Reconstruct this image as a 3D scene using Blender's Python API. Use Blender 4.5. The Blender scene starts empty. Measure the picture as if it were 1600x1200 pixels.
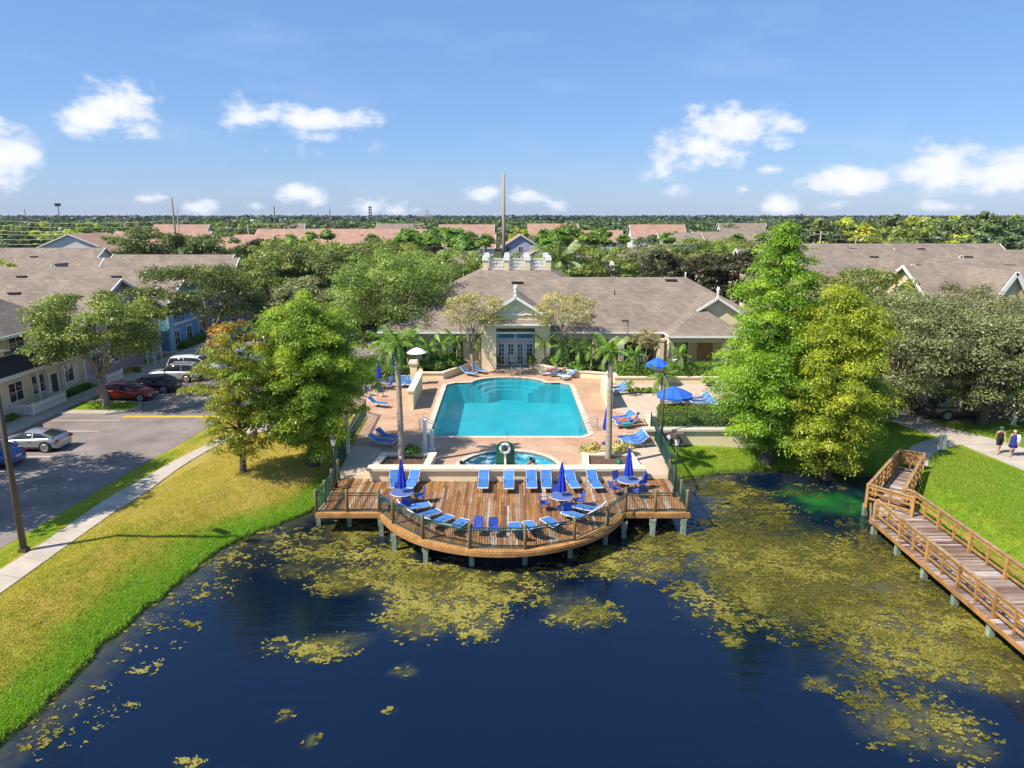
import bpy, math, random
import numpy as np
from math import sin, cos, pi, atan2, sqrt, radians
from mathutils import Vector, Matrix

C = bpy.context.scene
COL = C.collection
R = random.Random(7)
NR = np.random.default_rng(11)

# ------------------------------------------------------------------ camera
F_PX, CAM_Z, PITCH = 1110.0, 16.3, radians(13.427)
cam_data = bpy.data.cameras.new('camera')
cam_data.sensor_width = 36.0
cam_data.lens = F_PX * 36.0 / 1600.0
cam_data.clip_start = 0.5
cam_data.clip_end = 12000
cam = bpy.data.objects.new('camera', cam_data)
COL.objects.link(cam)
cam.location = (0, 0, CAM_Z)
cam.rotation_euler = (pi / 2 - PITCH, 0, 0)
C.camera = cam

# ------------------------------------------------------------------ sun, sky, exposure
SUN_EL, SUN_AZ = radians(49), atan2(-0.90, -0.43)     # azimuth from +Y towards +X
sun_dir = Vector((sin(SUN_AZ) * cos(SUN_EL), cos(SUN_AZ) * cos(SUN_EL), sin(SUN_EL)))
sd = bpy.data.lights.new('sun', 'SUN')
sd.energy = 5.0
sd.angle = radians(0.53)
sd.color = (1.0, 0.92, 0.79)
sun = bpy.data.objects.new('sun', sd)
COL.objects.link(sun)
sun.location = (-60, -30, 80)
sun.rotation_euler = sun_dir.to_track_quat('Z', 'Y').to_euler()

C.view_settings.view_transform = 'Standard'
C.view_settings.look = 'None'
C.view_settings.exposure = 0.58
C.view_settings.gamma = 1.0
C.view_settings.use_curve_mapping = False
C.render.film_transparent = False
try:
    C.cycles.max_bounces = 6
    C.cycles.diffuse_bounces = 3
    C.cycles.glossy_bounces = 3
    C.cycles.transmission_bounces = 4
    C.cycles.transparent_max_bounces = 8
    C.cycles.caustics_reflective = False
    C.cycles.caustics_refractive = False
    C.cycles.sample_clamp_indirect = 6
    C.cycles.use_denoising = True
except Exception:
    pass


def pix_dir(x, y):
    """Direction of a photo pixel (1600x1200)."""
    u, v = (x - 800) / F_PX, (600 - y) / F_PX
    return Vector((u, cos(PITCH) + v * sin(PITCH), -sin(PITCH) + v * cos(PITCH)))


def gp(x, y, z=1.3):
    """Where the level plane at height z is met along a photo pixel: used to survey positions."""
    d = pix_dir(x, y)
    t = (z - CAM_Z) / d.z
    return Vector((d.x * t, d.y * t, z))


def make_world():
    w = bpy.data.worlds.new('World')
    C.world = w
    w.use_nodes = True
    nt = w.node_tree
    N, L = nt.nodes, nt.links
    N.clear()
    out = N.new('ShaderNodeOutputWorld')
    sky = N.new('ShaderNodeTexSky')
    sky.sky_type = 'NISHITA'
    sky.sun_disc = False
    sky.sun_elevation = SUN_EL
    sky.sun_rotation = SUN_AZ
    sky.altitude = 0
    sky.air_density = 1.0
    sky.dust_density = 0.35
    sky.ozone_density = 4.0
    hs = N.new('ShaderNodeHueSaturation')
    hs.inputs['Saturation'].default_value = 1.18
    hs.inputs['Value'].default_value = 1.0
    tint = N.new('ShaderNodeMix'); tint.data_type = 'RGBA'; tint.blend_type = 'MULTIPLY'
    tint.inputs[0].default_value = 1.0
    tint.inputs[7].default_value = (0.93, 0.97, 1.16, 1)
    L.new(sky.outputs[0], hs.inputs['Color'])
    L.new(hs.outputs[0], tint.inputs[6])
    pale = N.new('ShaderNodeMix'); pale.data_type = 'RGBA'      # light summer haze, even all round
    pale.inputs[0].default_value = 0.42
    pale.inputs[7].default_value = (3.1, 5.4, 9.8, 1)
    L.new(tint.outputs[2], pale.inputs[6])
    bg = N.new('ShaderNodeBackground')
    bg.inputs[1].default_value = 0.074
    L.new(pale.outputs[2], bg.inputs[0])
    # clouds, laid out by direction (azimuth, elevation)
    tc = N.new('ShaderNodeTexCoord')
    sep = N.new('ShaderNodeSeparateXYZ')
    L.new(tc.outputs['Generated'], sep.inputs[0])

    def m(op, a, b=None, c=None):
        n = N.new('ShaderNodeMath'); n.operation = op
        for i, s in enumerate((a, b, c)):
            if s is None:
                continue
            if hasattr(s, 'is_linked'):
                L.new(s, n.inputs[i])
            else:
                n.inputs[i].default_value = s
        return n.outputs[0]
    az = m('ARCTAN2', sep.outputs[0], sep.outputs[1])
    el = m('ARCSINE', sep.outputs[2])
    cmb = N.new('ShaderNodeCombineXYZ')
    L.new(az, cmb.inputs[0]); L.new(el, cmb.inputs[1])
    blobs = [  # photo x, y, half width, half height, weight
        (186, 168, 44, 30, 1), (150, 188, 44, 18, 1), (205, 160, 28, 22, .9), (118, 185, 20, 10, .7),
        (2, 238, 36, 32, 1.05), (22, 262, 26, 24, .8),
        (415, 178, 44, 17, .9), (500, 185, 90, 15, .95), (450, 181, 100, 22, .7), (500, 215, 45, 12, .7), (480, 235, 120, 40, .42),
        (470, 304, 38, 13, 1), (308, 323, 24, 12, .95), (228, 310, 26, 9, .75), (398, 320, 20, 8, .6),
        (580, 326, 34, 16, .75), (620, 328, 44, 12, .75), (755, 299, 30, 12, .95), (822, 307, 34, 12, .85), (870, 318, 26, 12, .75),
        (1140, 205, 62, 32, 1), (1090, 228, 60, 24, 1), (1170, 190, 55, 20, .9), (1230, 192, 40, 13, .8), (1070, 250, 60, 18, .55), (1030, 266, 30, 14, .85),
        (1050, 297, 40, 9, .7), (1200, 264, 18, 8, .8), (1162, 295, 14, 9, .8), (1125, 240, 110, 40, .35),
        (1325, 280, 44, 20, 1.05), (1350, 285, 50, 16, .9), (1290, 292, 36, 12, .7), (1220, 320, 30, 14, 1), (1300, 320, 26, 8, .8),
        (1465, 258, 50, 24, 1.05), (1490, 270, 80, 20, .8), (1570, 272, 50, 24, 1.0), (1540, 292, 80, 18, .7), (1475, 322, 30, 8, .9),
    ]
    rr = random.Random(3)
    pts = []
    for x, y, rx, ry, wt in blobs:
        d = pix_dir(x, y).normalized()
        k = 1 / F_PX
        pts.append((atan2(d.x, d.y), math.asin(d.z), rx * k * 1.15, ry * k * 1.25, wt))
    for i in range(34):   # the same kind of scattered fair-weather clouds all round
        a = rr.uniform(0.75, 2 * pi - 0.75)
        e = rr.uniform(0.02, 0.24)
        s = rr.uniform(0.02, 0.06)
        pts.append((a if a < pi else a - 2 * pi, e, s, s * 0.45, rr.uniform(.7, 1)))
    acc = None
    for a, e, rx, ry, wt in pts:
        s1 = N.new('ShaderNodeVectorMath'); s1.operation = 'SUBTRACT'
        L.new(cmb.outputs[0], s1.inputs[0]); s1.inputs[1].default_value = (a, e, 0)
        s2 = N.new('ShaderNodeVectorMath'); s2.operation = 'MULTIPLY'
        L.new(s1.outputs[0], s2.inputs[0]); s2.inputs[1].default_value = (.92 / rx, .92 / ry, 0)
        s3 = N.new('ShaderNodeVectorMath'); s3.operation = 'LENGTH'
        L.new(s2.outputs[0], s3.inputs[0])
        v = m('MULTIPLY_ADD', s3.outputs['Value'], -0.62 * wt, wt)
        acc = v if acc is None else m('SMOOTH_MAX', acc, v, 0.12)
    mp = N.new('ShaderNodeVectorMath'); mp.operation = 'MULTIPLY'
    L.new(cmb.outputs[0], mp.inputs[0]); mp.inputs[1].default_value = (1, 1.6, 0)
    n1 = N.new('ShaderNodeTexNoise'); n1.inputs['Scale'].default_value = 24; n1.inputs['Detail'].default_value = 9
    n1.inputs['Roughness'].default_value = 0.58
    L.new(mp.outputs[0], n1.inputs['Vector'])
    nv = m('MULTIPLY_ADD', n1.outputs[0], 1.5, -0.75)
    fld = m('ADD', acc, nv)
    mr = N.new('ShaderNodeMapRange'); mr.interpolation_type = 'SMOOTHSTEP'
    mr.inputs['From Min'].default_value = 0.34; mr.inputs['From Max'].default_value = 0.78
    L.new(fld, mr.inputs['Value'])
    # a wash of thin high cloud
    n2 = N.new('ShaderNodeTexNoise'); n2.inputs['Scale'].default_value = 5; n2.inputs['Detail'].default_value = 6
    mp2 = N.new('ShaderNodeVectorMath'); mp2.operation = 'MULTIPLY'
    L.new(cmb.outputs[0], mp2.inputs[0]); mp2.inputs[1].default_value = (1, 3.5, 0)
    L.new(mp2.outputs[0], n2.inputs['Vector'])
    thin = N.new('ShaderNodeMapRange')
    thin.inputs['From Min'].default_value = 0.52; thin.inputs['From Max'].default_value = 0.8
    thin.inputs['To Max'].default_value = 0.2
    L.new(n2.outputs[0], thin.inputs['Value'])
    fac = m('MAXIMUM', m('MULTIPLY', mr.outputs[0], 0.95), thin.outputs[0])
    cb = N.new('ShaderNodeBackground')
    n3 = N.new('ShaderNodeTexNoise'); n3.inputs['Scale'].default_value = 18; n3.inputs['Detail'].default_value = 4
    L.new(cmb.outputs[0], n3.inputs['Vector'])
    cr = N.new('ShaderNodeMix'); cr.data_type = 'RGBA'
    cr.inputs[6].default_value = (0.66, 0.74, 0.90, 1); cr.inputs[7].default_value = (1, 0.985, 0.96, 1)
    shd = N.new('ShaderNodeMapRange'); shd.inputs['From Min'].default_value = 0.5; shd.inputs['From Max'].default_value = 1.15
    L.new(fld, shd.inputs['Value']); L.new(shd.outputs[0], cr.inputs[0])
    L.new(cr.outputs[2], cb.inputs[0])
    cb.inputs[1].default_value = 0.76
    mx = N.new('ShaderNodeMixShader')
    L.new(fac, mx.inputs[0]); L.new(bg.outputs[0], mx.inputs[1]); L.new(cb.outputs[0], mx.inputs[2])
    L.new(mx.outputs[0], out.inputs[0])


make_world()

# ------------------------------------------------------------------ mesh helpers
OFF = {}


class MB:
    def __init__(s):
        s.v = []; s.f = []

    def poly(s, pts):
        i = len(s.v)
        s.v += [tuple(p) for p in pts]
        s.f.append(tuple(range(i, i + len(pts))))
        return s

    def bx(s, x0, x1, y0, y1, z0, z1):
        i = len(s.v)
        s.v += [(x, y, z) for z in (z0, z1) for x, y in ((x0, y0), (x1, y0), (x1, y1), (x0, y1))]
        s.f += [tuple(i + k for k in q) for q in ((3, 2, 1, 0), (4, 5, 6, 7), (0, 1, 5, 4), (1, 2, 6, 5), (2, 3, 7, 6), (3, 0, 4, 7))]
        return s

    def box(s, x, y, z, sx, sy, sz, rz=0.0):
        i = len(s.v)
        c, n = cos(rz), sin(rz)
        for dz in (-.5, .5):
            for dx, dy in ((-.5, -.5), (.5, -.5), (.5, .5), (-.5, .5)):
                a, b = dx * sx, dy * sy
                s.v.append((x + a * c - b * n, y + a * n + b * c, z + dz * sz))
        s.f += [tuple(i + k for k in q) for q in ((3, 2, 1, 0), (4, 5, 6, 7), (0, 1, 5, 4), (1, 2, 6, 5), (2, 3, 7, 6), (3, 0, 4, 7))]
        return s

    def beam(s, p, q, w, h, up=(0, 0, 1)):
        p, q = Vector(p), Vector(q)
        d = (q - p).normalized()
        u = Vector(up)
        if abs(d.dot(u)) > 0.98:
            u = Vector((0, 1, 0))
        a = d.cross(u).normalized()
        b = a.cross(d).normalized()
        i = len(s.v)
        for e in (p, q):
            for x, y in ((-.5, -.5), (.5, -.5), (.5, .5), (-.5, .5)):
                s.v.append(tuple(e + a * (x * w) + b * (y * h)))
        s.f += [tuple(i + k for k in t) for t in ((3, 2, 1, 0), (4, 5, 6, 7), (0, 1, 5, 4), (1, 2, 6, 5), (2, 3, 7, 6), (3, 0, 4, 7))]
        return s

    def tube(s, pts, rads, n=8, cap=True):
        pts = [Vector(p) for p in pts]
        if not hasattr(rads, '__len__'):
            rads = [rads] * len(pts)
        rings = []
        for k, p in enumerate(pts):
            d = (pts[min(k + 1, len(pts) - 1)] - pts[max(k - 1, 0)]).normalized()
            u = Vector((0, 0, 1)) if abs(d.z) < 0.9 else Vector((0, 1, 0))
            a = d.cross(u).normalized(); b = a.cross(d).normalized()
            i = len(s.v)
            for j in range(n):
                t = 2 * pi * j / n
                s.v.append(tuple(p + (a * cos(t) + b * sin(t)) * rads[k]))
            rings.append(i)
        for r0, r1 in zip(rings, rings[1:]):
            for j in range(n):
                s.f.append((r0 + j, r0 + (j + 1) % n, r1 + (j + 1) % n, r1 + j))
        if cap:
            s.f.append(tuple(rings[0] + j for j in range(n))[::-1])
            s.f.append(tuple(rings[-1] + j for j in range(n)))
        return s

    def lathe(s, prof, cx=0, cy=0, n=12):
        return s.tube([(cx, cy, z) for r, z in prof], [max(r, 0.001) for r, z in prof], n)

    def prism(s, poly, z0, z1):
        n = len(poly); i = len(s.v)
        s.v += [(p[0], p[1], z0) for p in poly] + [(p[0], p[1], z1) for p in poly]
        s.f.append(tuple(range(i + n - 1, i - 1, -1)))
        s.f.append(tuple(range(i + n, i + 2 * n)))
        for k in range(n):
            j = (k + 1) % n
            s.f.append((i + k, i + j, i + n + j, i + n + k))
        return s

    def ext(s, pts, vec):
        n = len(pts); i = len(s.v)
        v = Vector(vec)
        s.v += [tuple(p) for p in pts] + [tuple(Vector(p) + v) for p in pts]
        s.f.append(tuple(range(i, i + n)))
        s.f.append(tuple(range(i + 2 * n - 1, i + n - 1, -1)))
        for k in range(n):
            j = (k + 1) % n
            s.f.append((i + k, i + n + k, i + n + j, i + j))
        return s

    def build(s, name, mat, parent=None, smooth=False, **props):
        off = OFF.get(parent.name, Vector()) if parent else Vector()
        me = bpy.data.meshes.new(name)
        me.from_pydata([(x - off.x, y - off.y, z - off.z) for x, y, z in s.v], [], s.f)
        me.update()
        import bmesh
        bm = bmesh.new(); bm.from_mesh(me)
        bmesh.ops.recalc_face_normals(bm, faces=bm.faces)
        bm.to_mesh(me); bm.free()
        if smooth:
            me.polygons.foreach_set('use_smooth', [True] * len(me.polygons))
        me.materials.append(mat)
        o = bpy.data.objects.new(name, me)
        COL.objects.link(o)
        if parent:
            o.parent = parent
            OFF[o.name] = off.copy()
        for k, v in props.items():
            o[k] = v
        return o


def np_mesh(name, verts, k, mat, parent=None, attrs=None, tri_idx=None):
    """A mesh of loose k-gons from an (n*k,3) array, with optional per-face float attributes."""
    verts = np.asarray(verts, dtype=np.float32).reshape(-1, 3)
    nf = len(verts) // k
    me = bpy.data.meshes.new(name)
    me.vertices.add(len(verts))
    me.vertices.foreach_set('co', verts.ravel())
    me.loops.add(nf * k)
    me.loops.foreach_set('vertex_index', np.arange(nf * k, dtype=np.int32))
    me.polygons.add(nf)
    me.polygons.foreach_set('loop_start', np.arange(0, nf * k, k, dtype=np.int32))
    for an, av in (attrs or {}).items():
        a = me.attributes.new(an, 'FLOAT', 'FACE')
        a.data.foreach_set('value', np.asarray(av, dtype=np.float32))
    me.update(calc_edges=True)
    me.materials.append(mat)
    o = bpy.data.objects.new(name, me)
    COL.objects.link(o)
    if parent:
        o.parent = parent
    return o


def grid_mesh(name, xs, ys, zz, mat, attrs=None, smooth=True, mask=None):
    nx, ny = len(xs), len(ys)
    X, Y = np.meshgrid(xs, ys, indexing='ij')
    co = np.stack([X, Y, zz], -1).reshape(-1, 3).astype(np.float32)
    i = np.arange(nx - 1)[:, None] * ny + np.arange(ny - 1)[None, :]
    q = np.stack([i, i + ny, i + ny + 1, i + 1], -1).reshape(-1, 4)
    if mask is not None:
        q = q[mask.reshape(-1)]
    me = bpy.data.meshes.new(name)
    me.vertices.add(len(co)); me.vertices.foreach_set('co', co.ravel())
    me.loops.add(q.size); me.loops.foreach_set('vertex_index', q.ravel().astype(np.int32))
    me.polygons.add(len(q)); me.polygons.foreach_set('loop_start', np.arange(0, q.size, 4, dtype=np.int32))
    for an, av in (attrs or {}).items():
        a = me.attributes.new(an, 'FLOAT', 'POINT')
        a.data.foreach_set('value', np.asarray(av, dtype=np.float32).ravel())
    me.update(calc_edges=True)
    if smooth:
        me.polygons.foreach_set('use_smooth', np.ones(len(q), dtype=bool))
    me.materials.append(mat)
    o = bpy.data.objects.new(name, me)
    COL.objects.link(o)
    return o


def thing(name, label, cat, loc=(0, 0, 0), rz=0.0, group=None):
    o = bpy.data.objects.new(name, None)
    o.empty_display_size = 0.3
    COL.objects.link(o)
    o.location = loc
    o.rotation_euler = (0, 0, rz)
    OFF[o.name] = Vector(loc)
    o['label'] = label
    o['category'] = cat
    if group:
        o['group'] = group
    return o


def tag(o, label=None, cat=None, group=None, kind=None):
    for k, v in (('label', label), ('category', cat), ('group', group), ('kind', kind)):
        if v:
            o[k] = v
    return o


KIDS = {}


def kids(o):
    return [c for c in KIDS.get(o.name, [])] if o.name in KIDS else list(o.children)


def dup(root, loc, rz=0.0, label=None, group=None, scale=None):
    """A copy of a thing with copies of its parts and sub-parts; mesh data is shared."""
    r = root.copy()
    COL.objects.link(r)
    r.location = loc
    r.rotation_euler = (0, 0, rz)
    if scale is not None:
        r.scale = scale if hasattr(scale, '__len__') else (scale,) * 3
    if label:
        r['label'] = label
    if group:
        r['group'] = group
    if root.name not in KIDS:
        KIDS[root.name] = list(root.children)
    for ch in KIDS[root.name]:
        c = ch.copy(); COL.objects.link(c); c.parent = r
        if ch.name not in KIDS:
            KIDS[ch.name] = list(ch.children)
        for g in KIDS[ch.name]:
            d = g.copy(); COL.objects.link(d); d.parent = c
    return r


class Maker:
    """Builds a kind once, then hands out copies: the first call moves the original."""
    def __init__(s, fn):
        s.fn = fn; s.o = None

    def __call__(s, loc, rz=0.0, label=None, group=None, scale=None):
        if s.o is None:
            s.o = s.fn()
            KIDS[s.o.name] = list(s.o.children)
            for c in s.o.children:
                KIDS[c.name] = list(c.children)
            o = s.o
            o.location = loc; o.rotation_euler = (0, 0, rz)
            if scale is not None:
                o.scale = scale if hasattr(scale, '__len__') else (scale,) * 3
            if label: o['label'] = label
            if group: o['group'] = group
            return o
        return dup(s.o, loc, rz, label, group, scale)


def unit_cube():
    b = MB().box(0, 0, 0, 1, 1, 1)
    me = bpy.data.meshes.new('board')
    me.from_pydata(b.v, [], b.f)
    me.update()
    return me


_CUBES = {}


def piece(name, mat, parent, loc, size, rz=0.0, rx=0.0, ry=0.0):
    """One board or block: shares a cube mesh with every other piece of its material."""
    if mat.name not in _CUBES:
        me = unit_cube(); me.materials.append(mat); _CUBES[mat.name] = me
    o = bpy.data.objects.new(name, _CUBES[mat.name])
    COL.objects.link(o)
    off = OFF.get(parent.name, Vector()) if parent else Vector()
    o.parent = parent
    o.location = Vector(loc) - off
    o.scale = size
    o.rotation_euler = (rx, ry, rz)
    return o


# ------------------------------------------------------------------ materials
def _nt(name):
    m = bpy.data.materials.new(name)
    m.use_nodes = True
    nt = m.node_tree
    b = nt.nodes['Principled BSDF']
    return m, nt, nt.nodes, nt.links, b


def _noise(N, L, vec, scale, detail=4, rough=0.55):
    n = N.new('ShaderNodeTexNoise')
    n.inputs['Scale'].default_value = scale
    n.inputs['Detail'].default_value = detail
    n.inputs['Roughness'].default_value = rough
    if vec is not None:
        L.new(vec, n.inputs['Vector'])
    return n


def _ramp(N, L, fac, stops):
    r = N.new('ShaderNodeValToRGB')
    e = r.color_ramp.elements
    while len(e) < len(stops):
        e.new(0.5)
    for k, (p, c) in enumerate(stops):
        e[k].position = p
        e[k].color = (*c, 1)
    L.new(fac, r.inputs[0])
    return r.outputs[0]


def _mix(N, L, mode, fac, a, b):
    n = N.new('ShaderNodeMix'); n.data_type = 'RGBA'; n.blend_type = mode
    for i, s in ((0, fac), (6, a), (7, b)):
        if hasattr(s, 'is_linked'):
            L.new(s, n.inputs[i])
        elif i == 0:
            n.inputs[0].default_value = s
        else:
            n.inputs[i].default_value = (*s, 1)
    return n.outputs[2]


def mat(name, col, rough=0.6, var=0.2, scale=3.0, bump=0.0, metal=0.0, spec=0.4, rnd=0.0, col2=None, detail=5, coat=0.0, stretch=None):
    m, nt, N, L, b = _nt(name)
    g = N.new('ShaderNodeNewGeometry')
    pos = g.outputs['Position']
    if stretch:
        vm = N.new('ShaderNodeVectorMath'); vm.operation = 'MULTIPLY'
        L.new(pos, vm.inputs[0]); vm.inputs[1].default_value = stretch
        pos = vm.outputs[0]
    n = _noise(N, L, pos, scale, detail)
    d = tuple(max(0, c * (1 - var)) for c in col)
    e = tuple(min(1, c * (1 + var)) for c in (col2 or col))
    out = _ramp(N, L, n.outputs[0], [(0.3, d), (0.7, e)])
    if rnd:
        oi = N.new('ShaderNodeObjectInfo')
        h = N.new('ShaderNodeHueSaturation')
        mr = N.new('ShaderNodeMapRange')
        mr.inputs['To Min'].default_value = 1 - rnd; mr.inputs['To Max'].default_value = 1 + rnd
        L.new(oi.outputs['Random'], mr.inputs['Value'])
        L.new(mr.outputs[0], h.inputs['Value'])
        L.new(out, h.inputs['Color'])
        out = h.outputs[0]
    L.new(out, b.inputs['Base Color'])
    b.inputs['Roughness'].default_value = rough
    b.inputs['Metallic'].default_value = metal
    b.inputs['Specular IOR Level'].default_value = spec
    b.inputs['Coat Weight'].default_value = coat
    b.inputs['Coat Roughness'].default_value = 0.05
    if bump:
        bp = N.new('ShaderNodeBump'); bp.inputs['Strength'].default_value = bump; bp.inputs['Distance'].default_value = 0.05
        n2 = _noise(N, L, pos, scale * 6, 3)
        L.new(n2.outputs[0], bp.inputs['Height'])
        L.new(bp.outputs[0], b.inputs['Normal'])
    return m


def leaf_mat(name, dark, mid, light, trans=0.35, far=0.0):
    """Leaves: colour follows the tone attribute that each clump and leaf carries."""
    m, nt, N, L, b = _nt(name)
    N.remove(b)
    at = N.new('ShaderNodeAttribute'); at.attribute_name = 'tone'
    oi = N.new('ShaderNodeObjectInfo')
    c = _ramp(N, L, at.outputs['Fac'], [(0.0, dark), (0.5, mid), (1.0, light)])
    h = N.new('ShaderNodeHueSaturation')
    mr = N.new('ShaderNodeMapRange'); mr.inputs['To Min'].default_value = 0.485; mr.inputs['To Max'].default_value = 0.515
    L.new(oi.outputs['Random'], mr.inputs['Value']); L.new(mr.outputs[0], h.inputs['Hue'])
    mr2 = N.new('ShaderNodeMapRange'); mr2.inputs['To Min'].default_value = 1.0; mr2.inputs['To Max'].default_value = 1.42
    L.new(oi.outputs['Random'], mr2.inputs['Value']); L.new(mr2.outputs[0], h.inputs['Value'])
    L.new(c, h.inputs['Color'])
    d = N.new('ShaderNodeBsdfDiffuse'); t = N.new('ShaderNodeBsdfTranslucent')
    L.new(h.outputs[0], d.inputs[0])
    tc = _mix(N, L, 'MULTIPLY', 1.0, h.outputs[0], (1.25, 1.3, 0.6))
    L.new(tc, t.inputs[0])
    mx = N.new('ShaderNodeMixShader'); mx.inputs[0].default_value = trans
    L.new(d.outputs[0], mx.inputs[1]); L.new(t.outputs[0], mx.inputs[2])
    gl = N.new('ShaderNodeBsdfGlossy'); gl.inputs['Roughness'].default_value = 0.45
    gl.inputs[0].default_value = (1, 1, 1, 1)
    m2 = N.new('ShaderNodeMixShader'); m2.inputs[0].default_value = 0.03
    L.new(mx.outputs[0], m2.inputs[1]); L.new(gl.outputs[0], m2.inputs[2])
    L.new(m2.outputs[0], N['Material Output'].inputs[0])
    return m


def shingle_mat(name, a, b_, c, sx=0.35, sy=0.16):
    """Asphalt shingles: too small to tell apart singly from the air, so tone and relief only."""
    m, nt, N, L, b = _nt(name)
    g = N.new('ShaderNodeNewGeometry')
    pos = g.outputs['Position']
    sp = N.new('ShaderNodeSeparateXYZ'); L.new(pos, sp.inputs[0])
    ad = N.new('ShaderNodeMath'); ad.operation = 'ADD'; L.new(sp.outputs[0], ad.inputs[0]); L.new(sp.outputs[1], ad.inputs[1])
    cb = N.new('ShaderNodeCombineXYZ'); L.new(ad.outputs[0], cb.inputs[0]); L.new(sp.outputs[2], cb.inputs[1])
    br = N.new('ShaderNodeTexBrick')
    br.inputs['Scale'].default_value = 1
    br.inputs['Brick Width'].default_value = sx
    br.inputs['Row Height'].default_value = sy
    br.inputs['Mortar Size'].default_value = 0.012
    br.inputs['Color1'].default_value = (*a, 1); br.inputs['Color2'].default_value = (*b_, 1)
    br.inputs['Mortar'].default_value = tuple(x * .75 for x in a) + (1,)
    L.new(cb.outputs[0], br.inputs['Vector'])
    n = _noise(N, L, pos, 0.5, 6)
    n2 = _noise(N, L, pos, 7, 3)
    f = _mix(N, L, 'MIX', n2.outputs[0], br.outputs[0], c)
    st = _ramp(N, L, n.outputs[0], [(0.3, (.8, .8, .8)), (0.7, (1.12, 1.1, 1.08))])
    L.new(_mix(N, L, 'MULTIPLY', 1.0, f, st), b.inputs['Base Color'])
    b.inputs['Roughness'].default_value = 0.9
    b.inputs['Specular IOR Level'].default_value = 0.2
    bp = N.new('ShaderNodeBump'); bp.inputs['Strength'].default_value = 0.5; bp.inputs['Distance'].default_value = 0.03
    L.new(br.outputs['Fac'], bp.inputs['Height']); L.new(bp.outputs[0], b.inputs['Normal'])
    return m


def siding_mat(name, col, pitch=0.2):
    """Painted lap siding: fine horizontal laps as relief."""
    m, nt, N, L, b = _nt(name)
    g = N.new('ShaderNodeNewGeometry')
    sp = N.new('ShaderNodeSeparateXYZ'); L.new(g.outputs['Position'], sp.inputs[0])
    mm = N.new('ShaderNodeMath'); mm.operation = 'DIVIDE'; L.new(sp.outputs[2], mm.inputs[0]); mm.inputs[1].default_value = pitch
    fr = N.new('ShaderNodeMath'); fr.operation = 'FRACT'; L.new(mm.outputs[0], fr.inputs[0])
    n = _noise(N, L, g.outputs['Position'], 1.3, 4)
    L.new(_ramp(N, L, n.outputs[0], [(.3, tuple(c * .9 for c in col)), (.7, tuple(min(1, c * 1.06) for c in col))]), b.inputs['Base Color'])
    bp = N.new('ShaderNodeBump'); bp.inputs['Strength'].default_value = 0.6; bp.inputs['Distance'].default_value = 0.03
    L.new(fr.outputs[0], bp.inputs['Height']); L.new(bp.outputs[0], b.inputs['Normal'])
    b.inputs['Roughness'].default_value = 0.6
    return m


def plank_mat(name, stops, gscale=6.0, rough=0.75, along='Y'):
    """Weathered board: each board takes its own tone, with grain along it."""
    m, nt, N, L, b = _nt(name)
    oi = N.new('ShaderNodeObjectInfo')
    g = N.new('ShaderNodeNewGeometry')
    vm = N.new('ShaderNodeVectorMath'); vm.operation = 'MULTIPLY'
    L.new(g.outputs['Position'], vm.inputs[0])
    vm.inputs[1].default_value = {'Y': (9, .7, 9), 'X': (.7, 9, 9), 'Z': (9, 9, .7)}[along]
    n = _noise(N, L, vm.outputs[0], 2.0, 4)
    n2 = _noise(N, L, g.outputs['Position'], 0.9, 4)
    a = N.new('ShaderNodeMath'); a.operation = 'MULTIPLY_ADD'
    L.new(n2.outputs[0], a.inputs[0]); a.inputs[1].default_value = 0.55; L.new(oi.outputs['Random'], a.inputs[2])
    s = N.new('ShaderNodeMath'); s.operation = 'SUBTRACT'; L.new(a.outputs[0], s.inputs[0]); s.inputs[1].default_value = 0.27
    c = _ramp(N, L, s.outputs[0], stops)
    gr = _ramp(N, L, n.outputs[0], [(.3, (.68, .66, .64)), (.65, (1.15, 1.13, 1.1))])
    L.new(_mix(N, L, 'MULTIPLY', 1.0, c, gr), b.inputs['Base Color'])
    b.inputs['Roughness'].default_value = rough
    b.inputs['Specular IOR Level'].default_value = 0.25
    bp = N.new('ShaderNodeBump'); bp.inputs['Strength'].default_value = 0.3; bp.inputs['Distance'].default_value = 0.01
    L.new(n.outputs[0], bp.inputs['Height']); L.new(bp.outputs[0], b.inputs['Normal'])
    return m


M = {}
M['cream'] = mat('cream_stucco', (0.78, 0.665, 0.42), 0.8, 0.06, 1.2, 0.15)
M['cap'] = mat('cap_stucco', (0.72, 0.61, 0.46), 0.8, 0.08, 1.5, 0.1)
M['white'] = mat('white_paint', (0.78, 0.77, 0.74), 0.45, 0.05, 3)
M['white_metal'] = mat('white_metal', (0.74, 0.74, 0.73), 0.35, 0.04, 3)
M['roof'] = shingle_mat('brown_shingles', (0.175, 0.140, 0.114), (0.305, 0.252, 0.212), (0.245, 0.198, 0.158), .5, .22)
M['roof_pink'] = shingle_mat('pink_shingles', (0.34, 0.20, 0.15), (0.44, 0.275, 0.21), (0.38, 0.235, 0.175))
M['roof_dark'] = shingle_mat('dark_porch_shingles', (0.05, 0.043, 0.042), (0.07, 0.06, 0.058), (0.055, 0.05, 0.05))
M['vent'] = mat('dark_vent', (0.035, 0.03, 0.03), 0.6)
M['glass'] = mat('window_glass', (0.015, 0.02, 0.028), 0.06, 0.4, 0.7, spec=0.8)
M['glass_blue'] = mat('transom_glass', (0.03, 0.17, 0.28), 0.06, 0.5, 1.5, spec=0.8)
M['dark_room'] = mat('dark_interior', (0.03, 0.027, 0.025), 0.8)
M['green_metal'] = mat('green_fence_paint', (0.02, 0.075, 0.058), 0.4, 0.15, 4)
M['green_paint'] = mat('green_board', (0.012, 0.11, 0.062), 0.4, 0.1, 2)
M['black_metal'] = mat('black_metal', (0.02, 0.022, 0.02), 0.4)
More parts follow.
